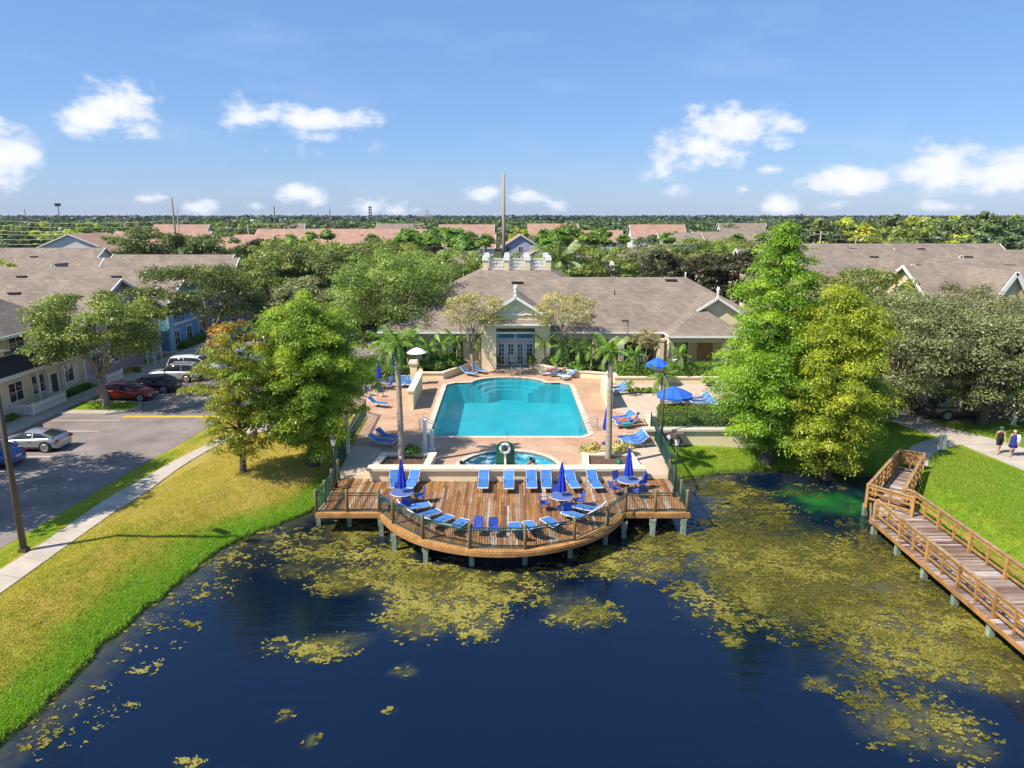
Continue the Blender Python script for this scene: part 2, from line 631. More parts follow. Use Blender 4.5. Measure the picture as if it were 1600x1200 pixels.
M['bronze'] = mat('bronze_pole', (0.10, 0.075, 0.055), 0.45, 0.1, 2)
M['steel'] = mat('steel', (0.6, 0.6, 0.58), 0.25, 0.05, metal=0.9)
M['post_wood'] = mat('post_wood', (0.20, 0.155, 0.075), 0.8, 0.25, 3, 0.3, rnd=0.2, stretch=(4, 4, .6))
M['pile_wood'] = mat('pile_wood', (0.22, 0.27, 0.20), 0.85, 0.35, 2.5, 0.3, rnd=0.15)
M['orange_wood'] = mat('orange_wood', (0.38, 0.20, 0.065), 0.7, 0.35, 2, 0.25, rnd=0.22)
M['fascia_wood'] = mat('fascia_wood', (0.36, 0.185, 0.062), 0.7, 0.3, 2, 0.25, rnd=0.15)
M['plank'] = plank_mat('deck_plank', [(0.0, (.14, .072, .038)), (.22, (.235, .115, .05)), (.5, (.38, .195, .065)), (.68, (.25, .13, .065)), (.82, (.31, .195, .125)), (.94, (.34, .27, .22)), (1., (.44, .38, .33))])
M['walk_plank'] = plank_mat('walk_plank', [(0.0, (.13, .085, .07)), (.3, (.21, .145, .12)), (.6, (.28, .21, .18)), (.85, (.36, .29, .26)), (1., (.50, .45, .42))], along='X')
M['asphalt'] = mat('asphalt', (0.225, 0.190, 0.172), 0.9, 0.24, 0.45, 0.2, spec=0.2, detail=8)
M['concrete'] = mat('concrete', (0.44, 0.385, 0.32), 0.85, 0.14, 0.8, 0.15, spec=0.2, rnd=0.06, detail=8)
M['kerb'] = mat('kerb_concrete', (0.42, 0.37, 0.32), 0.85, 0.1, 1.0)
M['yellow_paint'] = mat('yellow_paint', (0.62, 0.40, 0.03), 0.7, 0.2, 2.0)
M['line_paint'] = mat('line_paint', (0.52, 0.50, 0.47), 0.7, 0.25, 2.5)
M['mulch'] = mat('mulch', (0.13, 0.068, 0.048), 0.95, 0.6, 9, 0.6)
M['soil'] = mat('soil', (0.07, 0.045, 0.028), 0.95, 0.4, 4, 0.4)
M['bark'] = mat('bark', (0.13, 0.10, 0.075), 0.9, 0.35, 4, 0.6, stretch=(3, 3, .7))
M['bark_pale'] = mat('pale_bark', (0.26, 0.22, 0.17), 0.9, 0.3, 4, 0.5, stretch=(3, 3, .7))
M['palm_bark'] = mat('palm_bark', (0.34, 0.29, 0.225), 0.9, 0.25, 2.5, 0.4, stretch=(1, 1, 5))
M['sling'] = mat('blue_sling', (0.05, 0.175, 0.46), 0.75, 0.16, 4, rnd=0.3)
M['canvas'] = mat('blue_canvas', (0.015, 0.045, 0.46), 0.75, 0.14, 5)
M['canvas_open'] = mat('blue_canvas_open', (0.02, 0.12, 0.56), 0.75, 0.1, 3)
M['table_top'] = mat('blue_mesh_table', (0.09, 0.14, 0.36), 0.4, 0.1, 8)
M['frame_blue'] = mat('navy_frame', (0.03, 0.05, 0.16), 0.4)
M['chair_blue'] = mat('blue_strap', (0.05, 0.09, 0.40), 0.6, 0.1, 6)
M['tyre'] = mat('tyre', (0.02, 0.02, 0.02), 0.85)
M['rim'] = mat('alloy', (0.55, 0.55, 0.55), 0.3, 0.05, metal=0.6)
M['car_glass'] = mat('car_glass', (0.02, 0.024, 0.03), 0.05, 0.1, spec=0.9)
M['tail'] = mat('tail_light', (0.35, 0.01, 0.012), 0.25)
M['lamp_glass'] = mat('lamp_glass', (0.62, 0.62, 0.58), 0.2)
M['trim_dark'] = mat('black_trim', (0.018, 0.018, 0.02), 0.6)


def car_paint(name, col, metal=0.3):
    return mat(name, col, 0.32, 0.02, 1, metal=metal, coat=0.8)
# ================================================================== TERRAIN, WATER, PAVING
_TAB = np.random.default_rng(5).random((256, 256)).astype(np.float32)


def vnoise(x, y):
    xi, yi = np.floor(x).astype(int), np.floor(y).astype(int)
    fx, fy = x - xi, y - yi
    fx = fx * fx * (3 - 2 * fx); fy = fy * fy * (3 - 2 * fy)
    a = _TAB[xi & 255, yi & 255]; b = _TAB[(xi + 1) & 255, yi & 255]
    c = _TAB[xi & 255, (yi + 1) & 255]; d = _TAB[(xi + 1) & 255, (yi + 1) & 255]
    return a * (1 - fx) * (1 - fy) + b * fx * (1 - fy) + c * (1 - fx) * fy + d * fx * fy


def fbm(x, y, octv=5, gain=0.55):
    s = 0; a = 1; t = 0
    for k in range(octv):
        s = s + a * vnoise(x * 2 ** k + 17.3 * k, y * 2 ** k + 9.1 * k)
        t += a; a *= gain
    return s / t


def sm(a, b, x):
    t = np.clip((x - a) / (b - a), 0, 1)
    return t * t * (3 - 2 * t)


SHORE = [(-17, -40), (-16.4, 12), (-16.1, 19), (-15.7, 21.6), (-15.85, 24.6), (-15.5, 27), (-15.1, 28.9), (-14.75, 31.2), (-14.2, 33.2), (-13.4, 34.6), (-12.4, 35.5),
         (-11.6, 36.6), (-11.0, 38.1), (-10.5, 39.6), (10.1, 39.6), (10.65, 42.0), (13.0, 43.2), (16.8, 43.9), (20.2, 43.1), (22.9, 42.7), (22.6, 40.5), (22.2, 37.2),
         (22.4, 31.2), (23.0, 24), (27, 16), (36, 0), (36, -40)]


def in_poly(x, y, poly):
    c = np.zeros(np.shape(x), bool)
    n = len(poly)
    for i in range(n):
        x0, y0 = poly[i]; x1, y1 = poly[(i + 1) % n]
        if y0 == y1:
            continue
        c ^= ((y0 > y) != (y1 > y)) & (x < (x1 - x0) * (y - y0) / (y1 - y0) + x0)
    return c


def seg_dist(x, y, poly, closed=True):
    d = np.full(np.shape(x), 1e9)
    n = len(poly)
    for i in range(n if closed else n - 1):
        x0, y0 = poly[i]; x1, y1 = poly[(i + 1) % n]
        dx, dy = x1 - x0, y1 - y0
        t = np.clip(((x - x0) * dx + (y - y0) * dy) / (dx * dx + dy * dy), 0, 1)
        d = np.minimum(d, np.hypot(x - x0 - t * dx, y - y0 - t * dy))
    return d


def shore_d(x, y):
    """Distance to the pond's edge, positive on land."""
    x = x + 0.5 * (fbm(x * .9 + 3, y * .9) - .5) + .3 * (fbm(x * 2.6, y * 2.6 + 7, 3) - .5); y = y + 0.5 * (fbm(x * .9, y * .9 + 40) - .5)
    return np.where(in_poly(x, y, SHORE), -1, 1) * seg_dist(x, y, SHORE)


TERRACE = [(-10.35, 39.44), (9.5, 39.44), (9.85, 46.0), (9.95, 51.3), (21.5, 51.3), (21.5, 62.85), (9.25, 62.85), (9.25, 64.15), (5.75, 65.45), (1.75, 69.8),
           (1.75, 74.2), (-1.4, 74.2), (-1.4, 70.35), (-3.9, 69.75), (-6.45, 64.7), (-8.8, 64.65), (-8.8, 63.2), (-15.5, 63.2), (-15.5, 53.0), (-10.9, 51.5)]


def height(x, y):
    d = shore_d(x, y)
    land = np.clip(0.10 + np.where((x > 21.5) & (y < 44.5), 0.58, 0.29) * d, 0, 1.30)
    soft = land + 0.05 * (fbm(x * .35, y * .35) - .5) * sm(0.2, 1.5, d) * (1 - sm(4.2, 5.0, d))
    wet = np.clip(-0.12 + 0.45 * d, -1.8, -0.1)
    z = np.where(d > 0, soft, wet)
    pit = in_poly(x, y, TERRACE) & (seg_dist(x, y, TERRACE) > 0.35)
    return np.where(pit, -0.9, z)


def hz(x, y):
    return float(height(np.array([float(x)]), np.array([float(y)]))[0])


def dryness(x, y):
    d = shore_d(x, y)
    left = x < 0
    a = sm(0.7, 3.0, d + 1.6 * (fbm(x * .45, y * .25) - .5))
    dry = np.where(left & (y < 54), a * (0.55 + 1.15 * (fbm(x * .25 + 8, y * .25) - 0.35)), 0.05 + 0.35 * (fbm(x * .3, y * .3) - .35))
    strip = left & (y < 52)
    dry = np.where(strip & (x < -21.2 - .0 * y) & (d > 6.9), 0.36 + .9 * (fbm(x * .6, y * .6) - .45), dry)
    dry = np.where((y > 62) | (abs(x) > 46), 0.45 + .5 * (fbm(x * .1, y * .1) - .4), dry)
    mow = np.where(left, np.sin(d * 6.5 + 2 * fbm(x * .2, y * .2)), np.sin((x * .8 + y * .6) * 5.0))
    return np.clip(dry + .05 * mow * sm(.8, 1.6, d), 0, 1)


def lawn_mat(name):
    m, nt, N, L, b = _nt(name)
    at = N.new('ShaderNodeAttribute'); at.attribute_name = 'dry'
    g = N.new('ShaderNodeNewGeometry')
    n = _noise(N, L, g.outputs['Position'], 2.2, 8, 0.7)
    a = N.new('ShaderNodeMath'); a.operation = 'MULTIPLY_ADD'; a.inputs[1].default_value = 0.5
    L.new(n.outputs[0], a.inputs[0]); L.new(at.outputs['Fac'], a.inputs[2])
    s = N.new('ShaderNodeMath'); s.operation = 'SUBTRACT'; L.new(a.outputs[0], s.inputs[0]); s.inputs[1].default_value = 0.25
    c = _ramp(N, L, s.outputs[0], [(0.0, (.14, .28, .018)), (.3, (.26, .32, .03)), (.6, (.44, .35, .06)), (.95, (.47, .36, .10))])
    n2 = _noise(N, L, g.outputs['Position'], 14, 4)
    st = _ramp(N, L, n2.outputs[0], [(.3, (.55, .55, .55)), (.7, (1.05, 1.05, 1.05))])
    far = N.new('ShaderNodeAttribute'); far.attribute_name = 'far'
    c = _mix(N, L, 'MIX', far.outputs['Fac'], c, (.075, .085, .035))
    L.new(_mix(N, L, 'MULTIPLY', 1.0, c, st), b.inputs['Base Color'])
    b.inputs['Roughness'].default_value = 0.95; b.inputs['Specular IOR Level'].default_value = 0.1
    bp = N.new('ShaderNodeBump'); bp.inputs['Strength'].default_value = 0.8; bp.inputs['Distance'].default_value = 0.06
    L.new(n2.outputs[0], bp.inputs['Height']); L.new(bp.outputs[0], b.inputs['Normal'])
    return m


def axis(parts):
    out = []
    for a, b, s in parts:
        out += list(np.arange(a, b, s))
    return np.array(out + [parts[-1][1]], dtype=float)


gx = axis([(-6000, -1000, 1000), (-1000, -200, 100), (-200, -60, 10), (-60, -26, 2), (-26, 30, 0.35), (30, 60, 2), (60, 200, 10), (200, 1000, 100), (1000, 6000, 1000)])
gy = axis([(-200, 10, 10), (10, 46, 0.35), (46, 80, 1.0), (80, 200, 6), (200, 1000, 50), (1000, 9000, 800)])
GX, GY = np.meshgrid(gx, gy, indexing='ij')
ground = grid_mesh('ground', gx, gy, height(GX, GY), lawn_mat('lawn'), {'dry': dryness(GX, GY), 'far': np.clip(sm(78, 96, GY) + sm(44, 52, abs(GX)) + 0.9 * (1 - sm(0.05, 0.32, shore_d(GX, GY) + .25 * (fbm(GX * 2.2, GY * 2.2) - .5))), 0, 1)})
ground['kind'] = 'structure'

# ------------------------------------------------------------------ pond
WEED = []
for x, y, rx, ry, w in [
    (1165, 795, 75, 46, .66), (1200, 885, 125, 75, .9), (1330, 912, 140, 85, .92), (1440, 965, 135, 75, .95), (1545, 1038, 110, 48, .88), (1290, 845, 80, 24, .35), (1400, 1015, 110, 55, .72),
    (1340, 1040, 60, 40, .5), (1090, 850, 60, 40, .5), (1110, 930, 70, 50, .5), (1390, 868, 50, 48, .7), (1130, 765, 60, 16, .7), (1250, 765, 60, 10, .35),
    (1430, 1130, 105, 45, .72), (1500, 1165, 65, 30, .66), (1375, 1105, 50, 35, .66), (1280, 1070, 32, 14, .75), (1350, 1060, 26, 14, .6), (1450, 1085, 40, 14, .5),
    (700, 920, 112, 40, .9), (800, 912, 80, 26, .62), (640, 902, 56, 24, .6), (665, 955, 70, 38, .85), (745, 970, 48, 28, .75), (910, 958, 62, 22, .75), (990, 880, 105, 26, .8), (1045, 848, 66, 26, .8),
    (870, 893, 70, 12, .45), (560, 828, 60, 20, .8), (520, 862, 100, 26, .62), (610, 885, 42, 42, .75), (505, 1012, 50, 20, .85), (550, 1000, 40, 14, .6), (450, 848, 90, 20, .55),
    (540, 905, 55, 24, .8), (470, 890, 50, 16, .6),
    (375, 880, 60, 26, .34), (300, 925, 60, 26, .33), (245, 985, 60, 34, .24), (140, 1105, 70, 34, .2), (60, 1165, 60, 20, .2), (200, 1045, 40, 30, .2),
    (632, 1050, 26, 11, .7), (447, 1118, 14, 10, .75), (488, 1157, 17, 11, .78), (300, 1190, 26, 9, .6), (606, 1112, 10, 7, .7), (880, 938, 60, 18, .5), (1145, 1000, 20, 14, .6), (430, 1010, 24, 14, .5)]:
    c = gp(x, y, 0); e = gp(x + rx, y, 0); f = gp(x, y - ry, 0)
    WEED.append((c.x, c.y, abs(e.x - c.x), abs(f.y - c.y), w))


def weed(x, y):
    s = np.zeros(np.shape(x))
    for cx, cy, rx, ry, w in WEED:
        q = ((x - cx) / rx) ** 2 + ((y - cy) / ry) ** 2
        s = np.maximum(s, w * np.clip(1.25 - 0.75 * q, 0, 1))
    return s


def pond_mat():
    m, nt, N, L, b = _nt('pond_water')
    at = N.new('ShaderNodeAttribute'); at.attribute_name = 'weed'
    sh = N.new('ShaderNodeAttribute'); sh.attribute_name = 'shallow'
    g = N.new('ShaderNodeNewGeometry')
    n = _noise(N, L, g.outputs['Position'], 2.2, 10, .68)
    a = N.new('ShaderNodeMath'); a.operation = 'MULTIPLY'; L.new(n.outputs[0], a.inputs[0]); L.new(at.outputs['Fac'], a.inputs[1])
    c = _ramp(N, L, a.outputs[0], [(0.10, (.0014, .0066, .022)), (.26, (.012, .018, .010)), (.50, (.085, .078, .016))])
    n4 = _noise(N, L, g.outputs['Position'], 1.5, 6)
    a2 = N.new('ShaderNodeMath'); a2.operation = 'MULTIPLY'; L.new(n4.outputs[0], a2.inputs[0]); L.new(sh.outputs['Fac'], a2.inputs[1])
    c2 = _ramp(N, L, a2.outputs[0], [(0.2, (.0014, .0066, .022)), (.7, (.055, .055, .030))])
    gpat = N.new('ShaderNodeAttribute'); gpat.attribute_name = 'green_patch'
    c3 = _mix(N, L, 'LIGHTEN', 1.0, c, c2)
    L.new(_mix(N, L, 'MIX', gpat.outputs['Fac'], c3, (.025, .20, .02)), b.inputs['Base Color'])  # water colour turns green inside the patch
    b.inputs['Roughness'].default_value = 0.03
    b.inputs['IOR'].default_value = 1.52
    b.inputs['Specular Tint'].default_value = (0.60, 0.82, 1.0, 1)
    vm = N.new('ShaderNodeVectorMath'); vm.operation = 'MULTIPLY'
    L.new(g.outputs['Position'], vm.inputs[0]); vm.inputs[1].default_value = (0.35, 2.2, 1)
    n2 = _noise(N, L, vm.outputs[0], 1.1, 3, 0.5)
    n3 = _noise(N, L, vm.outputs[0], 3.6, 3, 0.5)
    ad = N.new('ShaderNodeMath'); ad.operation = 'MULTIPLY_ADD'; ad.inputs[1].default_value = 0.35
    L.new(n3.outputs[0], ad.inputs[0]); L.new(n2.outputs[0], ad.inputs[2])
    bp = N.new('ShaderNodeBump'); bp.inputs['Strength'].default_value = 0.20; bp.inputs['Distance'].default_value = 0.09
    L.new(ad.outputs[0], bp.inputs['Height']); L.new(bp.outputs[0], b.inputs['Normal'])
    return m


_gpat = gp(1296, 786, 0)  # centre of a mottled green patch in the water colour
wx = axis([(-18, 40, 0.4)]); wy = axis([(-40, 14, 6), (14, 44.4, 0.4)])
WX, WY = np.meshgrid(wx, wy, indexing='ij')
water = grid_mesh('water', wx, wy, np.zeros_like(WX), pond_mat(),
                  {'green_patch': 0.62 * np.clip(1.05 - np.hypot(WX - _gpat.x, (WY - _gpat.y) * .8) / 2.5 + 2.2 * (fbm(WX * .9, WY * .9, 5, .65) - .5), 0, 1), 'weed': np.clip(weed(WX, WY) * 1.1, 0, 1), 'shallow': np.where((WX < 12), 1 - sm(0.0, 2.6, -shore_d(WX, WY)), 0.8 * (1 - sm(0, 1.6, -shore_d(WX, WY))))})
water['kind'] = 'structure'

# floating pond weed: thousands of scraps on the surface
n = 3400000
px_ = NR.uniform(-17, 27, n); py_ = NR.uniform(17, 44, n)
k = weed(px_, py_)
sel = k > 0.02
px_, py_, k = px_[sel], py_[sel], k[sel]
nz = fbm(px_ * .75 + 0.4 * fbm(px_ * 3, py_ * 3), py_ * 1.0, 6, 0.62)
nz2 = fbm(px_ * 3.1 + 50, py_ * 4.2, 4, 0.6)
nz3 = fbm(px_ * 7.0 + 9, py_ * 10.0 + 3, 3, .6)
val = k * 0.95 + (nz - .5) * 2.2 + (nz2 - .5) * 1.7 + (nz3 - .5) * 1.9
keep = (val > 0.72 + 0.48 * NR.random(len(k))) & (shore_d(px_, py_) < -0.03) & ~((py_ > 36) & (abs(px_) < 9.6))
px_, py_, val = px_[keep], py_[keep], val[keep]
m_ = len(px_)
ang = NR.uniform(0, 2 * pi, m_); sz = NR.uniform(.014, .056, m_) * (0.8 + .5 * np.clip(val, 0, 1))
tilt = NR.normal(0, .22, (m_, 4))
zz = NR.uniform(0.008, 0.035, m_)
V = np.zeros((m_, 4, 3), np.float32)
for j in range(4):
    a_ = ang + j * pi / 2
    r_ = sz * NR.uniform(.5, 1.2, m_) * (1.0 if j % 2 == 0 else 0.6)
    V[:, j, 0] = px_ + np.cos(a_) * r_
    V[:, j, 1] = py_ + np.sin(a_) * r_
    V[:, j, 2] = np.maximum(0.004, zz + tilt[:, j] * sz * .5)
tone = np.clip(fbm(px_ * .5, py_ * .5, 4) * 1.2 - .2 + .22 * (1 - sm(2, 10, px_)) + NR.normal(0, .22, m_), 0, 1)
weed_mat = leaf_mat('pond_weed_leaf', (.045, .043, .009), (.130, .118, .016), (.29, .245, .06), 0.1)
o = np_mesh('pond_weed', V, 4, weed_mat, attrs={'tone': tone})
tag(o, kind='stuff')
print('weed pieces', m_)

# ------------------------------------------------------------------ grass blades on the lawns near the pond
def grass(name, poly, n, dens_far, hgt=(.03, .065)):
    xs = [p[0] for p in poly]; ys = [p[1] for p in poly]
    x = NR.uniform(min(xs), max(xs), n); y = NR.uniform(min(ys), max(ys), n)
    ok = in_poly(x, y, poly)
    x, y = x[ok], y[ok]
    d = shore_d(x, y)
    ok = d > 0.02 + .25 * NR.random(len(d)) * fbm(x * 1.5, y * 1.5)
    x, y, d = x[ok], y[ok], d[ok]
    z = height(x, y)
    dry = np.clip(dryness(x, y) + NR.normal(0, .12, len(x)), 0, 1)
    h = NR.uniform(*hgt, len(x)) * (1.15 - .3 * dry) * (1 + 1.2 * (1 - sm(0.1, .5, d)))
    a = NR.uniform(0, 2 * pi, len(x)); w = NR.uniform(.012, .03, len(x))
    lean = NR.normal(0, .5, (len(x), 2))
    V = np.zeros((len(x), 3, 3), np.float32)
    V[:, 0] = np.stack([x - np.cos(a) * w, y - np.sin(a) * w, z - .01], -1)
    V[:, 1] = np.stack([x + np.cos(a) * w, y + np.sin(a) * w, z - .01], -1)
    V[:, 2] = np.stack([x + lean[:, 0] * h, y + lean[:, 1] * h, z + h], -1)
    o = np_mesh(name, V, 3, M['grass'], attrs={'tone': dry})
    tag(o, kind='stuff')
    return o


M['grass'] = leaf_mat('grass_blades', (.19, .345, .02), (.37, .35, .045), (.52, .41, .12), 0.4)

# ------------------------------------------------------------------ roads, kerbs, markings
def sheet(name, poly, z, mat_, th=0.0, kind='structure', parent=None):
    b = MB()
    if th:
        b.prism(poly, z - th, z)
    else:
        b.poly([(p[0], p[1], z) for p in poly])
    o = b.build(name, mat_, parent)
    if kind and not parent:
        o['kind'] = kind
    return o


ROAD = [(-23.65, 8), (-23.6, 30), (-22.95, 39.3), (-21.8, 50.6), (-20.6, 58), (-18.3, 66), (-14.6, 72), (-11.2, 76), (-11.0, 93), (-22, 94), (-24, 125), (-37, 125), (-35.1, 98), (-35.1, 8)]
road = sheet('road', ROAD, 1.312, M['asphalt'], 0.10)
ROAD_R = [(30.4, 51.0), (90, 51.0), (90, 62), (46, 62), (46, 59), (30.4, 59)]
sheet('parking_road', ROAD_R, 1.312, M['asphalt'], 0.10)
lines = [gp(155, 675.5).y, gp(118, 694).y, gp(76, 713).y]
markings = bpy.data.objects.new('road_markings', None); COL.objects.link(markings); markings['kind'] = 'structure'
ys_ = [40.2 + 2.72 * i for i in range(5)] + [56.2 + 2.72 * i for i in range(7)]
for y in ys_:
    if y < 51.6 or y > 55.5:
        piece('stall_line', M['line_paint'], markings, (-31.9, y, 1.3145), (5.0, 0.11, 0.004))
piece('yellow_band', M['yellow_paint'], markings, (-26.0, 52.1, 1.315), (7.4, 0.42, 0.004))
for k in range(6):
    piece('stall_line', M['line_paint'], markings, (33.5 + 2.8 * k, 56.2, 1.3145), (0.11, 5.0, 0.004))

ISL = [(-35.1, 52.7), (-31.2, 52.6), (-30.1, 53.2), (-29.7, 54.6), (-30.2, 55.9), (-31.6, 56.3), (-35.1, 56.3)]


def kerb(name, pts, closed=False, w=0.16, h=1.43):
    b = MB()
    n = len(pts)
    for i in range(n if closed else n - 1):
        p, q = pts[i], pts[(i + 1) % n]
        b.beam((*p, h - .09), (*q, h - .09), w, 0.18)
    o = b.build(name, M['kerb']); o['kind'] = 'structure'
    return o


kerb('kerb', [(-35.1, 20), (-35.1, 52.7)] + ISL[1:-1] + [(-35.1, 56.3), (-35.1, 98)])
sheet('island_pavement', [(-35.1, 52.75), (-31.2, 52.7), (-30.4, 53.1), (-30.2, 53.6), (-35.1, 53.75)], 1.40, M['concrete'], 0.1)
isl = grid_mesh('lawn', np.linspace(-35.0, -29.9, 12), np.linspace(53.75, 56.2, 7), np.full((12, 7), 1.39), ground.data.materials[0], {'dry': np.full((12, 7), .12)},
                mask=in_poly(*np.meshgrid(np.linspace(-34.8, -30.1, 11), np.linspace(53.95, 56.0, 6), indexing='ij'), ISL))
isl['kind'] = 'structure'


def resample(pts, step):
    pts = [Vector(p) for p in pts]
    L_ = [0]
    for a, b in zip(pts, pts[1:]):
        L_.append(L_[-1] + (b - a).length)
    n = max(1, round(L_[-1] / step)) if step else 1
    out = []
    for i in range(n + 1):
        s = L_[-1] * i / n
        for k in range(len(pts) - 1):
            if s <= L_[k + 1] + 1e-6:
                t = (s - L_[k]) / (L_[k + 1] - L_[k])
                out.append(pts[k].lerp(pts[k + 1], t)); break
    return out


def path(name, left, right, step, z=1.345, th=0.12, gap=0.012):
    root = bpy.data.objects.new(name, None); COL.objects.link(root); root['kind'] = 'structure'
    a = resample(left, step)
    n = len(a) - 1
    bL = sum((Vector(q) - Vector(p)).length for p, q in zip(right, right[1:]))
    b = resample(right, bL / n)
    for i in range(n):
        g = gap
        p = [a[i].lerp(a[i + 1], g), b[i].lerp(b[i + 1], g), b[i].lerp(b[i + 1], 1 - g), a[i].lerp(a[i + 1], 1 - g)]
        MB().prism([(v.x, v.y) for v in p], z - th, z + R.uniform(-.006, .006)).build('concrete_slab', M['concrete'], root)
    return root


pl = [(-22.9, 8, 0), (-22.6, 20, 0)] + [gp(x, y, 1.33) for x, y in ((15, 881), (58, 855), (168, 778), (219, 750), (268, 722), (310, 701), (338, 686))] + [(-18.6, 49.5, 0), (-15.5, 53.5, 0)]
pr = [(-21.4, 8, 0), (-21.1, 20, 0)] + [gp(x, y, 1.33) for x, y in ((12, 919), (117, 843), (177, 801), (233, 766), (280, 731), (312, 711), (350, 690))] + [(-17.4, 48.3, 0), (-14.6, 52.2, 0)]
for q in pl + pr:
    pass
pl = [(v[0], v[1], 0) for v in pl]; pr = [(v[0], v[1], 0) for v in pr]
path('path', pl, pr, 1.5)
path('sidewalk', [(-37.0, 38, 0), (-37.0, 98, 0)], [(-35.2, 38, 0), (-35.2, 98, 0)], 1.55, z=1.42, th=0.2)
path('walkway', [(30.6, 34, 0), (30.8, 40.4, 0), (29.95, 46, 0), (28.6, 49.5, 0), (27.0, 56, 0)], [(34.9, 34, 0), (33.9, 44.2, 0), (32.6, 47.3, 0), (30.9, 50.0, 0), (29.7, 56, 0)], 1.6)
path('footpath', [(24.35, 41.55, 0), (25.2, 43.2, 0), (26.3, 44.7, 0), (28.0, 46.1, 0), (29.75, 46.9, 0)], [(25.3, 40.85, 0), (26.2, 42.4, 0), (27.3, 43.6, 0), (28.6, 44.6, 0), (29.95, 45.2, 0)], 1.3, z=1.35)
for j, y0 in enumerate((62.5, 70.0, 77.0)):
    path('front_walk', [(-39.6, y0, 0), (-37.05, y0, 0)], [(-39.6, y0 + 1.1, 0), (-37.05, y0 + 1.1, 0)], 1.25, z=1.42, th=.12)

# ------------------------------------------------------------------ pool terrace with holes for pool and spa
def offset_poly(poly, d):
    n = len(poly); out = []
    area = sum(poly[i][0] * poly[(i + 1) % n][1] - poly[(i + 1) % n][0] * poly[i][1] for i in range(n))
    sgn = 1 if area > 0 else -1
    for i in range(n):
        p0, p1, p2 = Vector(poly[i - 1]), Vector(poly[i]), Vector(poly[(i + 1) % n])
        a = (p1 - p0).normalized(); b = (p2 - p1).normalized()
        na, nb = Vector((a.y, -a.x)) * sgn, Vector((b.y, -b.x)) * sgn
        m_ = na + nb
        m_ = m_ / max(0.35, m_.dot(na))
        out.append((p1.x + m_.x * d, p1.y + m_.y * d))
    return out


def plate(name, outer, holes, z, mat_, parent=None):
    import bmesh
    bm = bmesh.new()
    es = []
    for lp in [outer] + holes:
        vs = [bm.verts.new((p[0], p[1], z)) for p in lp]
        es += [bm.edges.new((vs[i], vs[(i + 1) % len(vs)])) for i in range(len(vs))]
    bmesh.ops.triangle_fill(bm, use_beauty=True, use_dissolve=False, edges=es)
    bmesh.ops.recalc_face_normals(bm, faces=bm.faces)
    if bm.faces and sum(f.normal.z for f in bm.faces) < 0:
        bmesh.ops.reverse_faces(bm, faces=bm.faces)
    me = bpy.data.meshes.new(name); bm.to_mesh(me); bm.free()
    me.materials.append(mat_)
    o = bpy.data.objects.new(name, me); COL.objects.link(o)
    if parent:
        o.parent = parent
    return o


def ring(b, inner, outer, z0, z1):
    n = len(inner)
    for i in range(n):
        j = (i + 1) % n
        a, c, d, e = inner[i], inner[j], outer[j], outer[i]
        b.poly([(*a, z1), (*c, z1), (*d, z1), (*e, z1)])
        b.poly([(*a, z0), (*c, z0), (*c, z1), (*a, z1)])
        b.poly([(*e, z0), (*d, z0), (*d, z1), (*e, z1)])
    return b


def wallring(b, poly, z0, z1):
    n = len(poly)
    for i in range(n):
        p, q = poly[i], poly[(i + 1) % n]
        b.poly([(*p, z0), (*q, z0), (*q, z1), (*p, z1)])
    return b


arc = [(-0.35 + 3.3 * cos(t), 63.2 + 2.2 * sin(t)) for t in np.linspace(0.06, pi - 0.06, 15)]
POOL = [(-5.2, 47.1), (4.8, 47.1), (5.35, 47.7), (5.2, 62.4), (4.4, 63.2), (3.6, 63.2)] + arc + [(-4.3, 63.2), (-5.1, 63.2), (-5.9, 62.4), (-5.75, 47.7)]
SPA = [(-0.2 + 3.0 * cos(t), 40.9 + 3.0 * sin(t)) for t in np.linspace(-0.40, pi + 0.40, 25)]


def paver_mat():
    m, nt, N, L, b = _nt('terrace_pavers')
    g = N.new('ShaderNodeNewGeometry')
    br = N.new('ShaderNodeTexBrick'); br.inputs['Scale'].default_value = 1
    br.inputs['Brick Width'].default_value = 0.22; br.inputs['Row Height'].default_value = 0.11; br.inputs['Mortar Size'].default_value = 0.006
    br.inputs['Color1'].default_value = (.48, .285, .20, 1); br.inputs['Color2'].default_value = (.52, .385, .27, 1); br.inputs['Mortar'].default_value = (.33, .24, .17, 1)
    L.new(g.outputs['Position'], br.inputs['Vector'])
    n = _noise(N, L, g.outputs['Position'], 0.55, 6, .6)
    st = _ramp(N, L, n.outputs[0], [(.32, (.86, .72, .64)), (.5, (1.0, .96, .92)), (.68, (1.1, 1.12, 1.12))])
    n2 = _noise(N, L, g.outputs['Position'], 9, 3)
    s2 = _ramp(N, L, n2.outputs[0], [(.3, (.85, .83, .8)), (.7, (1.12, 1.12, 1.12))])
    L.new(_mix(N, L, 'MULTIPLY', 1.0, _mix(N, L, 'MULTIPLY', 1.0, br.outputs[0], st), s2), b.inputs['Base Color'])
    b.inputs['Roughness'].default_value = 0.85; b.inputs['Specular IOR Level'].default_value = 0.25
    bp = N.new('ShaderNodeBump'); bp.inputs['Strength'].default_value = 0.3; bp.inputs['Distance'].default_value = 0.01
    L.new(br.outputs['Fac'], bp.inputs['Height']); L.new(bp.outputs[0], b.inputs['Normal'])
    return m


M['pavers'] = paver_mat()
M['sand_conc'] = mat('sand_concrete', (0.50, 0.40, 0.30), 0.85, 0.1, 0.9, 0.1, detail=8)
pool_out = offset_poly(POOL, 0.42); spa_out = offset_poly(SPA, 0.35)
terr = plate('terrace', TERRACE, [pool_out, spa_out], 1.32, M['pavers']); terr['kind'] = 'structure'
